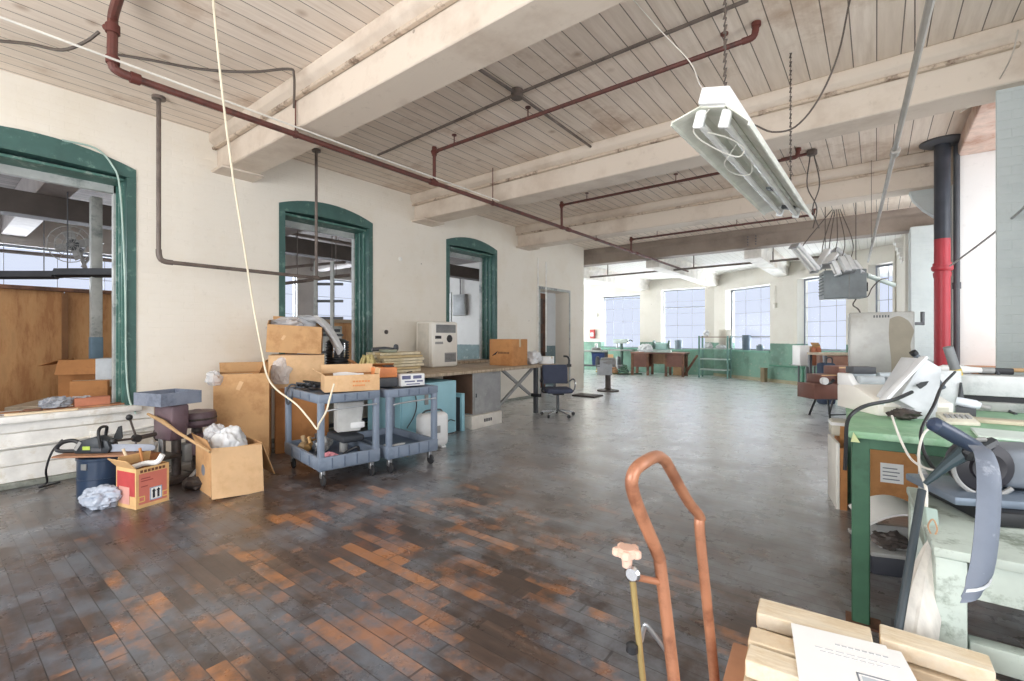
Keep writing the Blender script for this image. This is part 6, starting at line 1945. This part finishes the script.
# steel cabinet
cz0 = 1.10
t = thing('steel_cabinet', 'scratched grey steel cabinet with a darker oily stain raised behind the printer', 'cabinet', tuple(D(881, 375, 3.75).xy) + (cz0,), BR)
t.location.z = cz0
MB().bx(-0.21, -0.02, 0, 0.205, 0.42, 0.50).bevel(0.008).build('body', SHEETM, t)
MB().bx(-0.2, -0.03, 0.012, 0.195, -0.02, 0.49).bevel(0.004).build('front_sheet', SHEETM, t)
MB().sheet(lambda u, v: (0.055 + (0.135 - 0.03 * max(0, v - 0.8) * 5 * u) * u + 0.008 * math.sin(5 * v + 1) * (1 - u) + 0.012 * math.sin(9 * v) * u, -0.0312, 0.014 + (0.43 + 0.02 * math.sin(4 * u)) * v), 8, 16, 0.001).build('oily_stain', SHEETD, t)
for k in range(6):
    MB().bx(-0.05 + k * 0.018, -0.033, 0.455, -0.04 + k * 0.018, -0.03, 0.475).build('raised_letter', GREYD, t)
for (x, y) in ((-0.18, 0.02), (0.18, 0.02), (-0.18, 0.38), (0.18, 0.38)):
    MB().bx(x - 0.02, y - 0.02, BZ - cz0, x + 0.02, y + 0.02, 0).build('foot', GREYD, t)
p = D(895, 379, 3.55)
t = thing('desk_fan', 'small round black fan under the steel cabinet', 'fan', (p.x, p.y, BZ), BR + R_(5))
MB().bx(-0.08, -0.04, 0, 0.08, 0.05, 0.15).bevel(0.012).build('housing', BLACK, t)
for r in (0.025, 0.045, 0.065):
    MB().lathe([(r - 0.006, -0.05), (r, -0.056), (r + 0.004, -0.05), (r, -0.044)], (0, 0, 0.075), 20, 'Y').build('grille_ring', GREYD, t)
MB().lathe([(0.005, -0.05), (0.02, -0.052), (0.02, -0.04)], (0, 0, 0.075), 14, 'Y').build('hub', GREYD, t)
p = D(872, 379, 3.5)
t = thing('punch_machine', 'grimy bronze office machine under the steel cabinet left of the fan', 'machine', (p.x, p.y, BZ), BR)
MB().bx(-0.1, -0.06, 0, 0.1, 0.08, 0.06).bevel(0.012).build('base', IRON, t)
MB().bx(-0.08, -0.05, 0.06, 0.085, 0.06, 0.15).bevel(0.02).build('hood', M('bronze_hood', rgb(136, 126, 104), 0.4, 0.3), t)
MB().cyl((-0.06, -0.062, 0.09), (0.06, -0.062, 0.09), 0.018).build('roller', STEEL, t)
MB().bx(-0.115, -0.05, 0.02, -0.1, 0.05, 0.15).bevel(0.004).build('white_cheek', WHITEM, t)
p = D(853, 381, 3.45)
t = thing('dark_box', 'small dark open box under the left corner of the steel cabinet', 'box', (p.x + 0.01, p.y, BZ), BR)
MB().bx(-0.06, -0.05, 0, 0.07, 0.1, 0.13).bevel(0.008).build('case', M('charcoal_case', rgb(64, 68, 72), 0.5), t)
MB().bx(-0.05, -0.055, 0.03, 0.01, -0.05, 0.11).build('front_plate', GREYM, t)
# long white casing at the right end of the bench
p = D(960, 395, 2.95)
lx, ly = bl(p)
t = thing('white_casing', 'long scratched white metal casing with a dark slot on the right of the green bench', 'casing', (p.x, p.y, BZ), BR)
MB().bx(0.0, 0, 0.09, 0.62, 0.16, 0.215).bevel(0.006).build('upper_panel', M('scratched_white', rgb(222, 224, 224), 0.45, stain=rgb(196, 200, 200), amt=0.4, sscale=8), t)
MB().bx(0.01, 0.02, 0.055, 0.62, 0.15, 0.09).build('dark_slot', BLACK, t)
MB().bx(0.0, -0.03, 0.0, 0.62, 0.16, 0.055).bevel(0.005).build('lower_lip', GREYF, t)
p = D(1000, 419, 2.45)
t = tag(MB().bx(-0.22, -0.05, 0, 0.4, 0.05, 0.02).bevel(0.004).build('shelf_plank', M('pale_tan_plank', rgb(206, 194, 170), 0.7), None, (p.x, p.y, BZ + 0.001), BR), 'pale tan plank lying in front of the white casing', 'plank')
p = D(958, 414, 2.42)
t = thing('beige_device', 'flat beige desk device left of the pale tan plank', 'device', (p.x - 0.0, p.y + 0.02, BZ + 0.001), YAW - R_(20))
t.scale = (0.75, 0.75, 0.9)
MB().prism([(-0.07, 0), (0.07, 0), (0.07, 0.06), (-0.07, 0.02)], 0.19, (-0.095, 0, 0), (0, 1, 0), (0, 0, 1)).bevel(0.006).build('case', M('beige_case', rgb(206, 200, 182), 0.5), t)
for k in range(5):
    MB().box((-0.06 + k * 0.03, 0.0, 0.044), (0.02, 0.05, 0.008), (0.28, 0, 0)).build('key', GREYM, t)
p = D(1003, 437, 2.1)
t = tag(MB().bx(-0.09, -0.05, 0, 0.4, 0.2, 0.012).bevel(0.003, 1).build('pale_board', M('pale_mint_board', rgb(214, 226, 218), 0.6), None, (p.x, p.y - 0.03, BZ + 0.001), BR + R_(-4)), 'pale mint board lying on the front right of the green bench', 'board')
# clutter on top of casing
zc = BZ + 0.216
p = D(972, 377, 2.98)
t = thing('white_grip', 'white plastic grip with grey neck lying on the white casing', 'grip', (p.x - 0.05, p.y + 0.02, zc), YAW - R_(25))
MB().rings([((-0.12, 0, 0.03), 0.012), ((-0.09, 0, 0.03), 0.026), ((0.0, 0, 0.03), 0.028), ((0.05, 0, 0.028), 0.02), ((0.12, 0, 0.026), 0.016)], 12).build('grip', WHITEM, t)
MB().cyl((0.1, 0, 0.026), (0.16, 0, 0.026), 0.02).build('neck', GREYM, t)
p = D(994, 377, 2.98)
t = thing('black_clamp', 'black bar clamp on the white casing with a cord hanging from it', 'clamp', (p.x, p.y + 0.02, zc), YAW - R_(30))
MB().bx(-0.07, -0.02, 0.0, 0.09, 0.02, 0.04).bevel(0.006).build('body', BLACK, t)
MB().tube([(0.0, -0.025, 0.03), (0.01, -0.05, 0.0), (0.012, -0.10, -0.1), (0.01, -0.2, -0.2), (0.01, -0.3, -0.212)], 0.008, 6).build('hanging_cord', GREYD, t)
MB().cyl((-0.05, -0.03, 0.0), (-0.05, -0.03, -0.10), 0.006).build('screw', GREYD, t)
p = D(1016, 374, 3.0)
t = tag(MB().rings([((-0.08, 0, 0.02), 0.012), ((0.3, 0, 0.03), 0.018)], 10).build('tool_shaft', M('tan_handle', rgb(210, 172, 128), 0.6), None, (p.x, p.y + 0.05, zc), YAW - R_(30)), 'tan wooden handle lying on the white casing at the right edge', 'handle')
p = D(973, 400, 2.62)
t = thing('white_bottle', 'small white bottle lying in front of the white casing', 'bottle', (p.x - 0.02, p.y, BZ + 0.06), YAW - R_(40))
MB().rings([((-0.05, 0, 0.03), 0.024), ((0.03, 0, 0.015), 0.026), ((0.05, 0, 0.01), 0.018)], 12).build('body', M('white_bottle_plastic', rgb(226, 232, 238), 0.4), t)
MB().rings([((0.05, 0, 0.01), 0.014), ((0.09, 0, 0.0), 0.014)], 12).build('cap', GREYM, t)
MB().box((-0.01, 0, -0.032), (0.08, 0.06, 0.056)).build('rest_block', GREYD, t)
a, b = D(957, 374.5, 2.9), D(948, 347, 2.9)
t = thing('grey_tube', 'grey tube with a yellow taped end leaning upright before the red pipe', 'tube', tuple(a))
MB().cyl((0, 0, 0), b - a, 0.026, n=14).build('barrel', M('tube_grey', rgb(140, 142, 144), 0.45), t)
MB().cyl((0, 0, -0.005), (b - a) * 0.2, 0.029, n=14).build('taped_end', M('yellow_tape', rgb(226, 196, 90), 0.5), t)
MB().tube([(0, 0, 0), (0.01, 0, -0.06), (0.0, 0.0, -0.12)], 0.01, 6).build('lead', GREYD, t)
a, b = D(928, 370, 2.75), D(913, 352, 2.75)
t = thing('dark_rod', 'dark metal rod poking up behind the pale grey cover', 'rod', tuple(a))
MB().cyl((b - a) * -1.0, b - a, 0.016, n=12).build('shaft', M('rod_grey', rgb(96, 104, 112), 0.4), t)
MB().cyl((b - a) * 0.86, (b - a) * 1.02, 0.019, n=12).build('end_ring', BLACK, t)
t = thing('white_board_sheet', 'white upright sheet standing between the pale grey cover and the white casing', 'sheet', tuple(D(945, 388, 2.85).xy) + (BZ,), YAW - R_(12))
MB().bx(-0.06, -0.01, 0, 0.08, 0.01, 0.25).bevel(0.003).build('sheet', M('scratched_white'), t)
MB().prism([(0.05, 0.0), (0.09, 0.0), (0.07, 0.18)], 0.03, (0, 0.0, 0.0), (1, 0, 0), (0, 0, 1)).build('dark_wedge', GREYD, t)
# cables over the green bench
o = MB().tube([D(912, 392, 2.4), D(893, 400, 2.3), D(868, 405, 2.28), D(853, 413, 2.2), D(847, 424, 2.2), D(846, 445, 2.2), D(845, 470, 2.2)], 0.009, 6).build('power_cable', BLACK)
tag(o, 'black cord arching over the printer and hanging down left of the green leg', 'cord')
o = MB().tube([D(955, 372, 2.6), D(942, 386, 2.35), D(934, 405, 2.15), D(922, 428, 2.1), D(922, 445, 2.05), D(929, 462, 2.0), D(940, 475, 1.9)], 0.007, 6).build('power_cable', BLACK)
tag(o, 'black cord running from the yellow taped tube down past the pale grey cover', 'cord')
o = MB().tube([D(892, 416, 2.25), D(896, 428, 2.15), D(903, 445, 2.1), D(912, 460, 2.0), D(928, 469, 1.9), D(950, 471, 1.8), D(965, 464, 1.75)], 0.005, 6).build('white_cable', WHITEC)
tag(o, 'pale cord hanging in a loop across the front of the green bench', 'cord')
o = MB().tube([D(938, 425, 2.0), D(925, 432, 1.95), D(919, 450, 1.9), D(920, 470, 1.8), D(926, 488, 1.7), D(926, 515, 1.62)], 0.005, 6).build('white_cable', WHITEC)
tag(o, 'pale cord hanging down beside the navy saw handle', 'cord')
# under the bench
t = card_box('brown open carton with a white label behind the green bench leg', (-0.02, 5.12, 0), R_(8), 0.52, 0.40, 0.53, M('kraft_brown_card'), (('f', 25, 0.12), ('r', 30, 0.16)))
MB().bx(0.02, -0.2015, 0.2, 0.17, -0.2, 0.36).build('white_label', PAPER, t)
for k in range(4):
    MB().bx(0.035, -0.2025, 0.225 + k * 0.03, 0.035 + 0.11 - 0.015 * (k % 2), -0.2015, 0.233 + k * 0.03).build('printed_line', INK, t)
p = G(838, 503)
t = thing('edged_board', 'white edged board standing at the left side of the brown open carton', 'board', (p.x, p.y + 0.02, 0), R_(12))
MB().bx(-0.045, -0.2, 0, -0.02, 0.2, 0.54).bevel(0.004).build('sheet', IVORY, t)
MB().bx(-0.018, -0.2, 0, 0.03, -0.14, 0.5).build('wood_strip', CARDD, t)
t = thing('beige_box', 'small beige white box resting on the left edge of the brown open carton', 'box', (-0.23, 5.08, 0.531), R_(10))
MB().bx(-0.1, -0.1, 0, 0.05, 0.1, 0.13).bevel(0.02, 3).build('case', M('beige_case'), t)
MB().bx(-0.105, -0.105, 0.09, 0.055, 0.105, 0.12).bevel(0.01).build('lid', WHITEM, t)
p = D(897, 558, 2.85)
t = thing('typewriter', 'dark old office machine with a raised white lid on the floor under the green bench', 'machine', (p.x, p.y, 0), YAW - R_(18))
t.scale = (0.85, 0.85, 1.0)
MB().bx(-0.22, -0.2, 0, 0.2, 0.22, 0.11).bevel(0.01).build('base', M('charcoal_base', rgb(56, 58, 66), 0.5), t)
MB().bx(-0.23, -0.21, 0.11, 0.21, 0.23, 0.135).bevel(0.006).build('grey_deck', GREYM, t)
MB().prism([(-0.12, 0.135), (0.1, 0.135), (0.12, 0.22), (-0.06, 0.26)], 0.3, (-0.15, 0, 0), (0, 1, 0), (0, 0, 1)).bevel(0.01).build('carriage', GREYM, t)
MB().blob((-0.08, -0.1, 0.18), (0.2, 0.14, 0.1), 0.5, 3, 3, 91, flat=False).build('works', IRON, t)
MB().sheet(lambda u, v: (-0.24 + 0.44 * u, -0.16 + 0.34 * v, 0.27 + 0.09 * math.sin(PI * min(1, u * 0.9)) + 0.02 * v), 12, 6, 0.012).build('lid', WHITEM, t)
for k in range(4):
    o = MB().prism([(-0.04, 0), (0.04, 0), (0.04, 0.008), (-0.03, 0.008), (-0.03, 0.04), (-0.04, 0.04)], 0.9, (0, -0.3, 0), (1, 0, 0), (0, 0, 1))
    o = o.build('steel_channel', GUNB if k % 2 else STEEL)
    q = BO + bx_ * (0.62 + k * 0.07) + by_ * (0.9 - 0.1 * k)
    o.location, o.rotation_euler = (q.x, q.y, 0.586), (0, 0, BR + R_(4 * k - 6))
    tag(o, 'grey steel channel lying on the lower shelf of the green bench', 'channel', 'steel channels under the bench')

# ---- pale green table with the saw
PT = D(949, 545, 1.42)
t = thing('pale_green_table', 'chipped pale green wooden table at the right edge in front of the green bench', 'table', (PT.x, PT.y, 0), BR)
TZ = 0.766
MB().bx(-0.04, -0.04, TZ - 0.03, 1.0, 0.66, TZ).bevel(0.006, 2).build('top', PALEG, t)
for (x, y) in ((0, 0), (0, 0.6), (0.92, 0), (0.92, 0.6)):
    MB().bx(x - 0.036, y - 0.036, 0, x + 0.036, y + 0.036, TZ - 0.03).bevel(0.006, 2).build('leg', PALEG, t)
MB().bx(0.042, -0.02, TZ - 0.14, 0.88, 0.02, TZ - 0.03).bevel(0.004).build('front_apron', PALEG, t)
MB().bx(-0.02, 0.042, TZ - 0.14, 0.02, 0.56, TZ - 0.03).bevel(0.004).build('side_apron', PALEG, t)
MB().bx(0.042, -0.025, 0.43, 0.88, 0.025, 0.50).bevel(0.004).build('front_rail', PALEG, t)
MB().bx(0.042, 0.575, 0.43, 0.88, 0.625, 0.50).bevel(0.004).build('rear_rail', PALEG, t)

S0 = D(1003, 497, 1.66)
t = thing('chop_saw', 'dark chop saw with navy handle and grey motor on the pale green table', 'saw', (S0.x, S0.y, TZ + 0.001), YAW - R_(14))
MB().bx(-0.13, -0.14, 0, 0.34, 0.2, 0.05).bevel(0.01).build('foot', BLACK, t)
MB().bx(-0.2, -0.1, 0.05, 0.34, 0.2, 0.08).bevel(0.008).build('grey_deck', M('saw_deck_grey', rgb(120, 132, 146), 0.4, 0.3), t)
MB().lathe([(0.03, -0.05), (0.05, -0.055), (0.052, -0.04), (0.088, -0.03), (0.095, 0.0), (0.088, 0.03), (0.03, 0.035)], (-0.06, 0.02, 0.17), 26, 'Y').build('blade_guard', M('saw_guard_dark', rgb(44, 42, 48), 0.4), t)
MB().tube([(-0.06 + 0.1 * math.cos(a * PI / 12 + 1.6), -0.02, 0.17 + 0.1 * math.sin(a * PI / 12 + 1.6)) for a in range(16)], 0.008, 6).build('guard_rim', GREYM, t)
MB().bx(0.0, 0.0, 0.09, 0.36, 0.2, 0.23).bevel(0.03, 3).build('motor', M('saw_motor_grey', rgb(116, 122, 130), 0.45), t)
MB().bx(0.07, -0.005, 0.13, 0.16, 0.001, 0.165).build('name_plate', BLACK, t)
for k in range(3):
    MB().bx(0.09 + k * 0.018, -0.008, 0.139, 0.101 + k * 0.018, -0.005, 0.156).build('raised_letter', M('plate_white', rgb(220, 222, 224), 0.5), t)
MB().tube([(0.0, 0.06, 0.08), (0.04, 0.1, 0.14), (0.05, 0.1, 0.2)], 0.03, 8).build('pivot_arm', BLACK, t)
wi = t.matrix_basis.inverted() if False else None
loc_, ang_ = Vector((S0.x, S0.y, TZ + 0.001)), YAW - R_(14)


def to_saw(p):
    q = Vector(p) - loc_
    c, s_ = math.cos(-ang_), math.sin(-ang_)
    return Vector((q.x * c - q.y * s_, q.x * s_ + q.y * c, q.z))


h0, h1 = to_saw(D(934, 424, 1.55)), to_saw(D(975, 447, 1.60))
MB().rings([(h0 - (h1 - h0) * 0.06, 0.012), (h0, 0.024), (h0.lerp(h1, 0.5), 0.026), (h1, 0.024), (h1 + (h1 - h0) * 0.05, 0.018)], 14).build('navy_handle', M('navy_grip', rgb(50, 62, 84), 0.3), t)
MB().rings([(to_saw(D(972, 447, 1.62)), 0.03), (to_saw(D(948, 464, 1.64)), 0.018), (to_saw(D(925, 484, 1.66)), 0.008)], 10).build('tapered_arm', M('dark_teal_arm', rgb(46, 62, 68), 0.4), t)
MB().tube([h1, to_saw(D(968, 455, 1.62)), (-0.02, 0.02, 0.25)], 0.022, 8).build('handle_neck', BLACK, t)
# grey strap hanging over the table edge
cs = [D(979, 446, 1.42), D(988, 455, 1.34), D(993, 480, 1.28), D(992, 520, 1.25), D(988, 560, 1.23), D(982, 584, 1.22), D(975, 600, 1.22)]
cs = spline(cs, 4)
t = thing('grey_strap', 'wide blue grey strap hanging down over the front of the pale green table', 'strap', tuple(cs[-1]))


def strap(u, v):
    f = v * (len(cs) - 1)
    i = min(int(f), len(cs) - 2)
    c = cs[i].lerp(cs[i + 1], f - i) - cs[-1]
    w_ = (0.045 + 0.022 * min(1, v * 3)) * (1 if v < 0.93 else 0.85)
    return c + Rv * ((u - 0.5) * w_) + Fv * (0.012 * (2 * u - 1) ** 2) + Vector((0, 0, (u - 0.5) * (0.03 if v > 0.8 else 0.0)))


MB().sheet(strap, 6, 40, 0.004).build('band', M('strap_blue_grey', rgb(114, 122, 136), 0.55, stain=rgb(156, 162, 172), amt=0.2, sscale=12), t)
MB().sheet(lambda u, v: strap(u, 0.84 + 0.03 * v + 0.01 * u) - Fv * 0.006, 4, 2, 0.003).build('crease', M('pale_crease', rgb(206, 210, 214), 0.5), t)
# cloth bag, poles and slats leaning at the table corner
a, b = D(933, 538, 1.50), D(915, 655, 1.40)
t = thing('cloth_dust_bag', 'long pale cloth dust bag hanging left of the pale green table leg', 'bag', tuple(a))
dlt = b - a
mb = MB()
rows = []
for i in range(11):
    v = i / 10
    r = 0.010 + 0.044 * min(1, v * 2.2) ** 0.7
    rows.append([mb.bm.verts.new(dlt * v + (Rv * math.cos(q * PI / 10) * r * (1 + 0.12 * math.sin(3 * q))) + (Fv * math.sin(q * PI / 10) * r * 0.7)) for q in range(20)])
for r0, r1 in zip(rows[:-1], rows[1:]):
    for q in range(20):
        mb.bm.faces.new((r0[q], r0[(q + 1) % 20], r1[(q + 1) % 20], r1[q]))
mb.bm.faces.new(rows[0])
mb.bm.faces.new(rows[-1][::-1])
mb.build('cloth', CLOTH, t)
MB().tube([(0, 0, 0), (-0.012, 0, 0.035), (0.0, 0, 0.06), (0.01, 0, 0.03), (0, 0, 0)], 0.0025, 6).build('tie_string', M('tan_string', rgb(190, 150, 116), 0.8), t)
a, b = D(922, 490, 1.52), D(894, 655, 1.36)
lo = b + (b - a) * ((0.02 - b.z) / (b.z - a.z)) if abs(b.z - a.z) > 1e-6 else b
t = tag(MB().cyl(a, lo, 0.0115, n=10).build('dark_pole', M('dark_slate_pole', rgb(52, 62, 68), 0.45)), 'dark slate pole leaning left of the cloth dust bag', 'pole')
a, b = D(929, 508, 1.60), D(941, 612, 1.48)
lo = a + (b - a) * ((a.z - 0.03) / (a.z - b.z))
t = tag(MB().bar(a, lo, 0.045, 0.02, Fv).bevel(0.003, 1).build('painted_batten', M('grey_green_slat', rgb(150, 166, 156), 0.6)), 'grey green slat leaning between the cloth dust bag and the table leg', 'slat')

# ================================================================ FOREGROUND
# carton under the pine boards
zb = 0.45
a, b, c = G(722, 684, zb), G(733, 641, zb), G(1000, 716, zb)
ux = (c - b)
ux.z = 0
rzc = math.atan2(*(G(992, 669, 0.54) - G(762, 605, 0.54)).yx)
ux = Vector((math.cos(rzc), math.sin(rzc), 0))
uy = Vector((-math.sin(rzc), math.cos(rzc), 0))
cen = b + ux * 0.37 - uy * 0.22
t = card_box('flat brown carton under the pine boards in the foreground', (cen.x, cen.y, 0), rzc, 0.74, 0.44, zb, M('red_brown_carton', rgb(190, 140, 108), 0.8), closed=True, tape=False)


def board(pl, length, wd, z, label, tilt=0.0, th=0.045, drz=0.0, mat=None):
    o = thing('pine_board', label, 'board', (pl.x, pl.y, z), rzc + drz, 'pine boards in the foreground')
    mb = MB().bx(0, -wd, 0, length, 0, th).bevel(0.003, 1)
    mb.build('plank', mat or PINE, o)
    MB().bx(-0.0012, -wd + 0.004, 0.004, 0.0, -0.004, th - 0.004).build('end_grain', M('end_grain', rgb(206, 172, 128), 0.8), o)
    o.rotation_euler = (tilt, 0, rzc + drz)
    return o


bA = G(760, 611, 0.505)
B2_ = M('cream_pine', rgb(230, 216, 192), 0.7, stain=rgb(216, 196, 164), amt=0.35, stretch=(2, 9, 2))
board(bA, (G(866, 631, 0.505) - bA).length, 0.10, 0.505, 'uppermost pine board at the back left of the foreground pile', mat=B2_)
board(bA - uy * 0.004, (G(868, 631, 0.505) - bA).length, 0.105, 0.452, 'pine board directly below the uppermost back left board')
bC = G(880, 640, 0.505)
board(bC + uy * 0.01, (G(988, 668, 0.55) - bC).length, 0.085, 0.505, 'pine board at the back right of the foreground pile, right of the paper', drz=-0.07, mat=B2_)
board(bC + ux * 0.01, (G(988, 668, 0.55) - bC).length + 0.01, 0.085, 0.452, 'pine board below the back right board', drz=-0.07)
bD = G(751, 641, 0.505)
board(bD, 0.3, 0.075, 0.505, 'top front pine board under the white paper', drz=0.01)
board(bD - uy * 0.005 + ux * 0.006, 0.3, 0.085, 0.452, 'lower front pine board under the white paper', mat=B2_)
board(bD - uy * 0.09 + ux * 0.005, 0.5, 0.08, 0.505, 'pine board at the lower frame edge under the white paper', drz=-0.01, mat=B2_)
board(bD - uy * 0.10, 0.5, 0.085, 0.452, 'lowest pine board at the lower frame edge', drz=0.01)
# white paper sheets lying across
zp = 0.5515
c0, c1, c3 = G(791, 624, zp), G(886, 647, zp), G(797, 700, zp)
pw, ph = (c1 - c0).length, 0.28
rzp = math.atan2(c1.y - c0.y, c1.x - c0.x)
t = thing('paper_sheet', 'white printed sheet lying across the pine boards', 'paper', (c0.x, c0.y, zp), rzp)
MB().bx(0, -ph, 0, pw, 0, 0.004).build('sheet', PAPER, t)
for k, (x0, y0, x1, hh) in enumerate(((0.10, 0.055, 0.22, 0.006), (0.05, 0.09, 0.24, 0.003), (0.06, 0.105, 0.2, 0.003))):
    n_ = 8
    for q in range(n_):
        xa = x0 + (x1 - x0) * q / n_
        MB().bx(xa, -y0 - hh, 0.004, xa + (x1 - x0) / n_ * 0.75, -y0, 0.0046).build('printed_word', M('pale_grey_print', rgb(190, 190, 194), 0.8), t)
mb = MB()
for (x0, y0, x1, y1) in ((0.13, -0.165, 0.25, -0.161), (0.13, -0.24, 0.134, -0.161), (0.246, -0.24, 0.25, -0.161)):
    MB().bx(x0, y0, 0.004, x1, y1, 0.0048).build('printed_frame', INK, t)
mb.bm.free()
MB().bx(0.14, -0.235, 0.004, 0.24, -0.172, 0.0044).build('printed_panel', M('pale_blue_print', rgb(200, 206, 212), 0.8), t)
MB().box((0.15, -0.15, -0.004), (pw, 0.29, 0.003), (0, 0, 0.04)).build('under_sheet', PAPER, t)

# ---- hand truck
HT0 = D(674, 681, 1.13)
HT0.z = 0
t = thing('hand_truck', 'orange brown tubular hand truck standing in the foreground', 'hand truck', tuple(HT0))
L1, L2 = D(661, 563, 1.13), D(674, 681, 1.12)
R1, R2 = D(700, 524, 1.38), D(713, 664, 1.40)
Lb = L2 + (L2 - L1) * ((L2.z - 0.09) / (L1.z - L2.z))
Rb = R2 + (R2 - R1) * ((R2.z - 0.09) / (R1.z - R2.z))
path = [Lb, L2, L1 - Vector((0, 0, 0.02)), L1 + (D(632, 485, 1.06) - L1) * 0.12, D(640, 512, 1.08), D(632, 487, 1.06), D(634, 472, 1.06), D(643, 463, 1.08), D(656, 456.5, 1.15), D(664, 460, 1.20), D(669, 467, 1.23), D(688, 501, 1.33), R1 + Vector((0, 0, 0.02)), R1 - Vector((0, 0, 0.03)), R2, Rb]
MB().tube([q - HT0 for q in path], 0.015, 14, 6).build('frame_tube', COPPER, t)
fw = (Lb - L2).normalized()
MB().cyl(Lb.lerp(L2, 0.35) - HT0, Rb.lerp(R2, 0.35) - HT0, 0.014, n=12).build('cross_bar', COPPER, t)
MB().cyl(Lb + Vector((0, 0, 0.02)) - HT0, Rb + Vector((0, 0, 0.02)) - HT0, 0.018, n=12).build('axle', STEEL, t)
ax = (Rb - Lb)
ax.z = 0
ax.normalize()
for e in (Lb - ax * 0.07, Rb + ax * 0.07):
    w2 = MB().rings([(Vector((0, 0, 0)) - ax * 0.025, 0.085), (Vector((0, 0, 0)) - ax * 0.018, 0.1), (ax * 0.018, 0.1), (ax * 0.025, 0.085)], 22)
    w2.build('wheel', BLACKR, t, (e.x - HT0.x, e.y - HT0.y, 0.1))
nv = Vector((-ax.y, ax.x, 0))
m0 = (Lb + Rb) / 2
mb = MB()
pp = [m0 + ax * s * 0.16 + nv * q for s, q in ((-1, -0.0), (1, -0.0), (1, -0.2), (-1, -0.2))]
mb.hexa([(q.x - HT0.x, q.y - HT0.y, 0.012) for q in pp] + [(q.x - HT0.x, q.y - HT0.y, 0.02) for q in pp])
mb.build('toe_plate', COPPER, t)
k0, k1 = D(632, 574, 1.10), D(644, 690, 1.10)
MB().cyl(k0 - HT0, k1 + (k1 - k0) * 0.3 - HT0, 0.0075, n=12).build('brass_rod', M('brass_rod', rgb(180, 156, 104), 0.35, 0.5), t)
kn = D(627, 553, 1.10) - HT0
kb = MB().rings([(kn + Vector((0, 0, -0.032)), 0.011), (kn + Vector((0, 0, -0.012)), 0.013), (kn + Vector((0, 0, -0.004)), 0.026), (kn + Vector((0, 0, 0.008)), 0.027), (kn + Vector((0, 0, 0.014)), 0.02)], 16)
kb = kb.build('knob', M('pinkish_knob', rgb(226, 188, 168), 0.5), t)
for k in range(5):
    a = 2 * PI * k / 5
    MB().lathe([(0.006, -0.01), (0.011, -0.006), (0.011, 0.006), (0.006, 0.01)], kn + Vector((0.024 * math.cos(a), 0.024 * math.sin(a), 0.003)), 10).build('lobe', M('pinkish_knob'), kb)
MB().rings([(D(631, 566, 1.10) - HT0, 0.010), (D(631, 570, 1.10) - HT0, 0.015), (D(632, 577, 1.10) - HT0, 0.015), (D(632, 580, 1.10) - HT0, 0.01)], 12).build('silver_collar', CHROME, t)
MB().lathe([(0.014, -0.006), (0.019, 0), (0.014, 0.006), (0.009, 0)], D(632.5, 574, 1.085) - HT0, 16, 'Y').build('ring', CHROME, t)
MB().rings([(D(635, 577, 1.10) - HT0, 0.008), (D(664, 583, 1.13) - HT0, 0.008)], 10).build('link_arm', COPPER, t)
MB().tube([D(641, 641, 1.12) - HT0, D(644, 628, 1.12) - HT0, D(648, 627, 1.12) - HT0, D(671, 657, 1.13) - HT0], 0.006, 8).build('silver_stay', STEEL, t)
MB().lathe([(0.006, -0.014), (0.014, -0.008), (0.014, 0.008), (0.006, 0.014)], D(632, 648, 1.10) - HT0, 12).build('black_stop', BLACK, t)
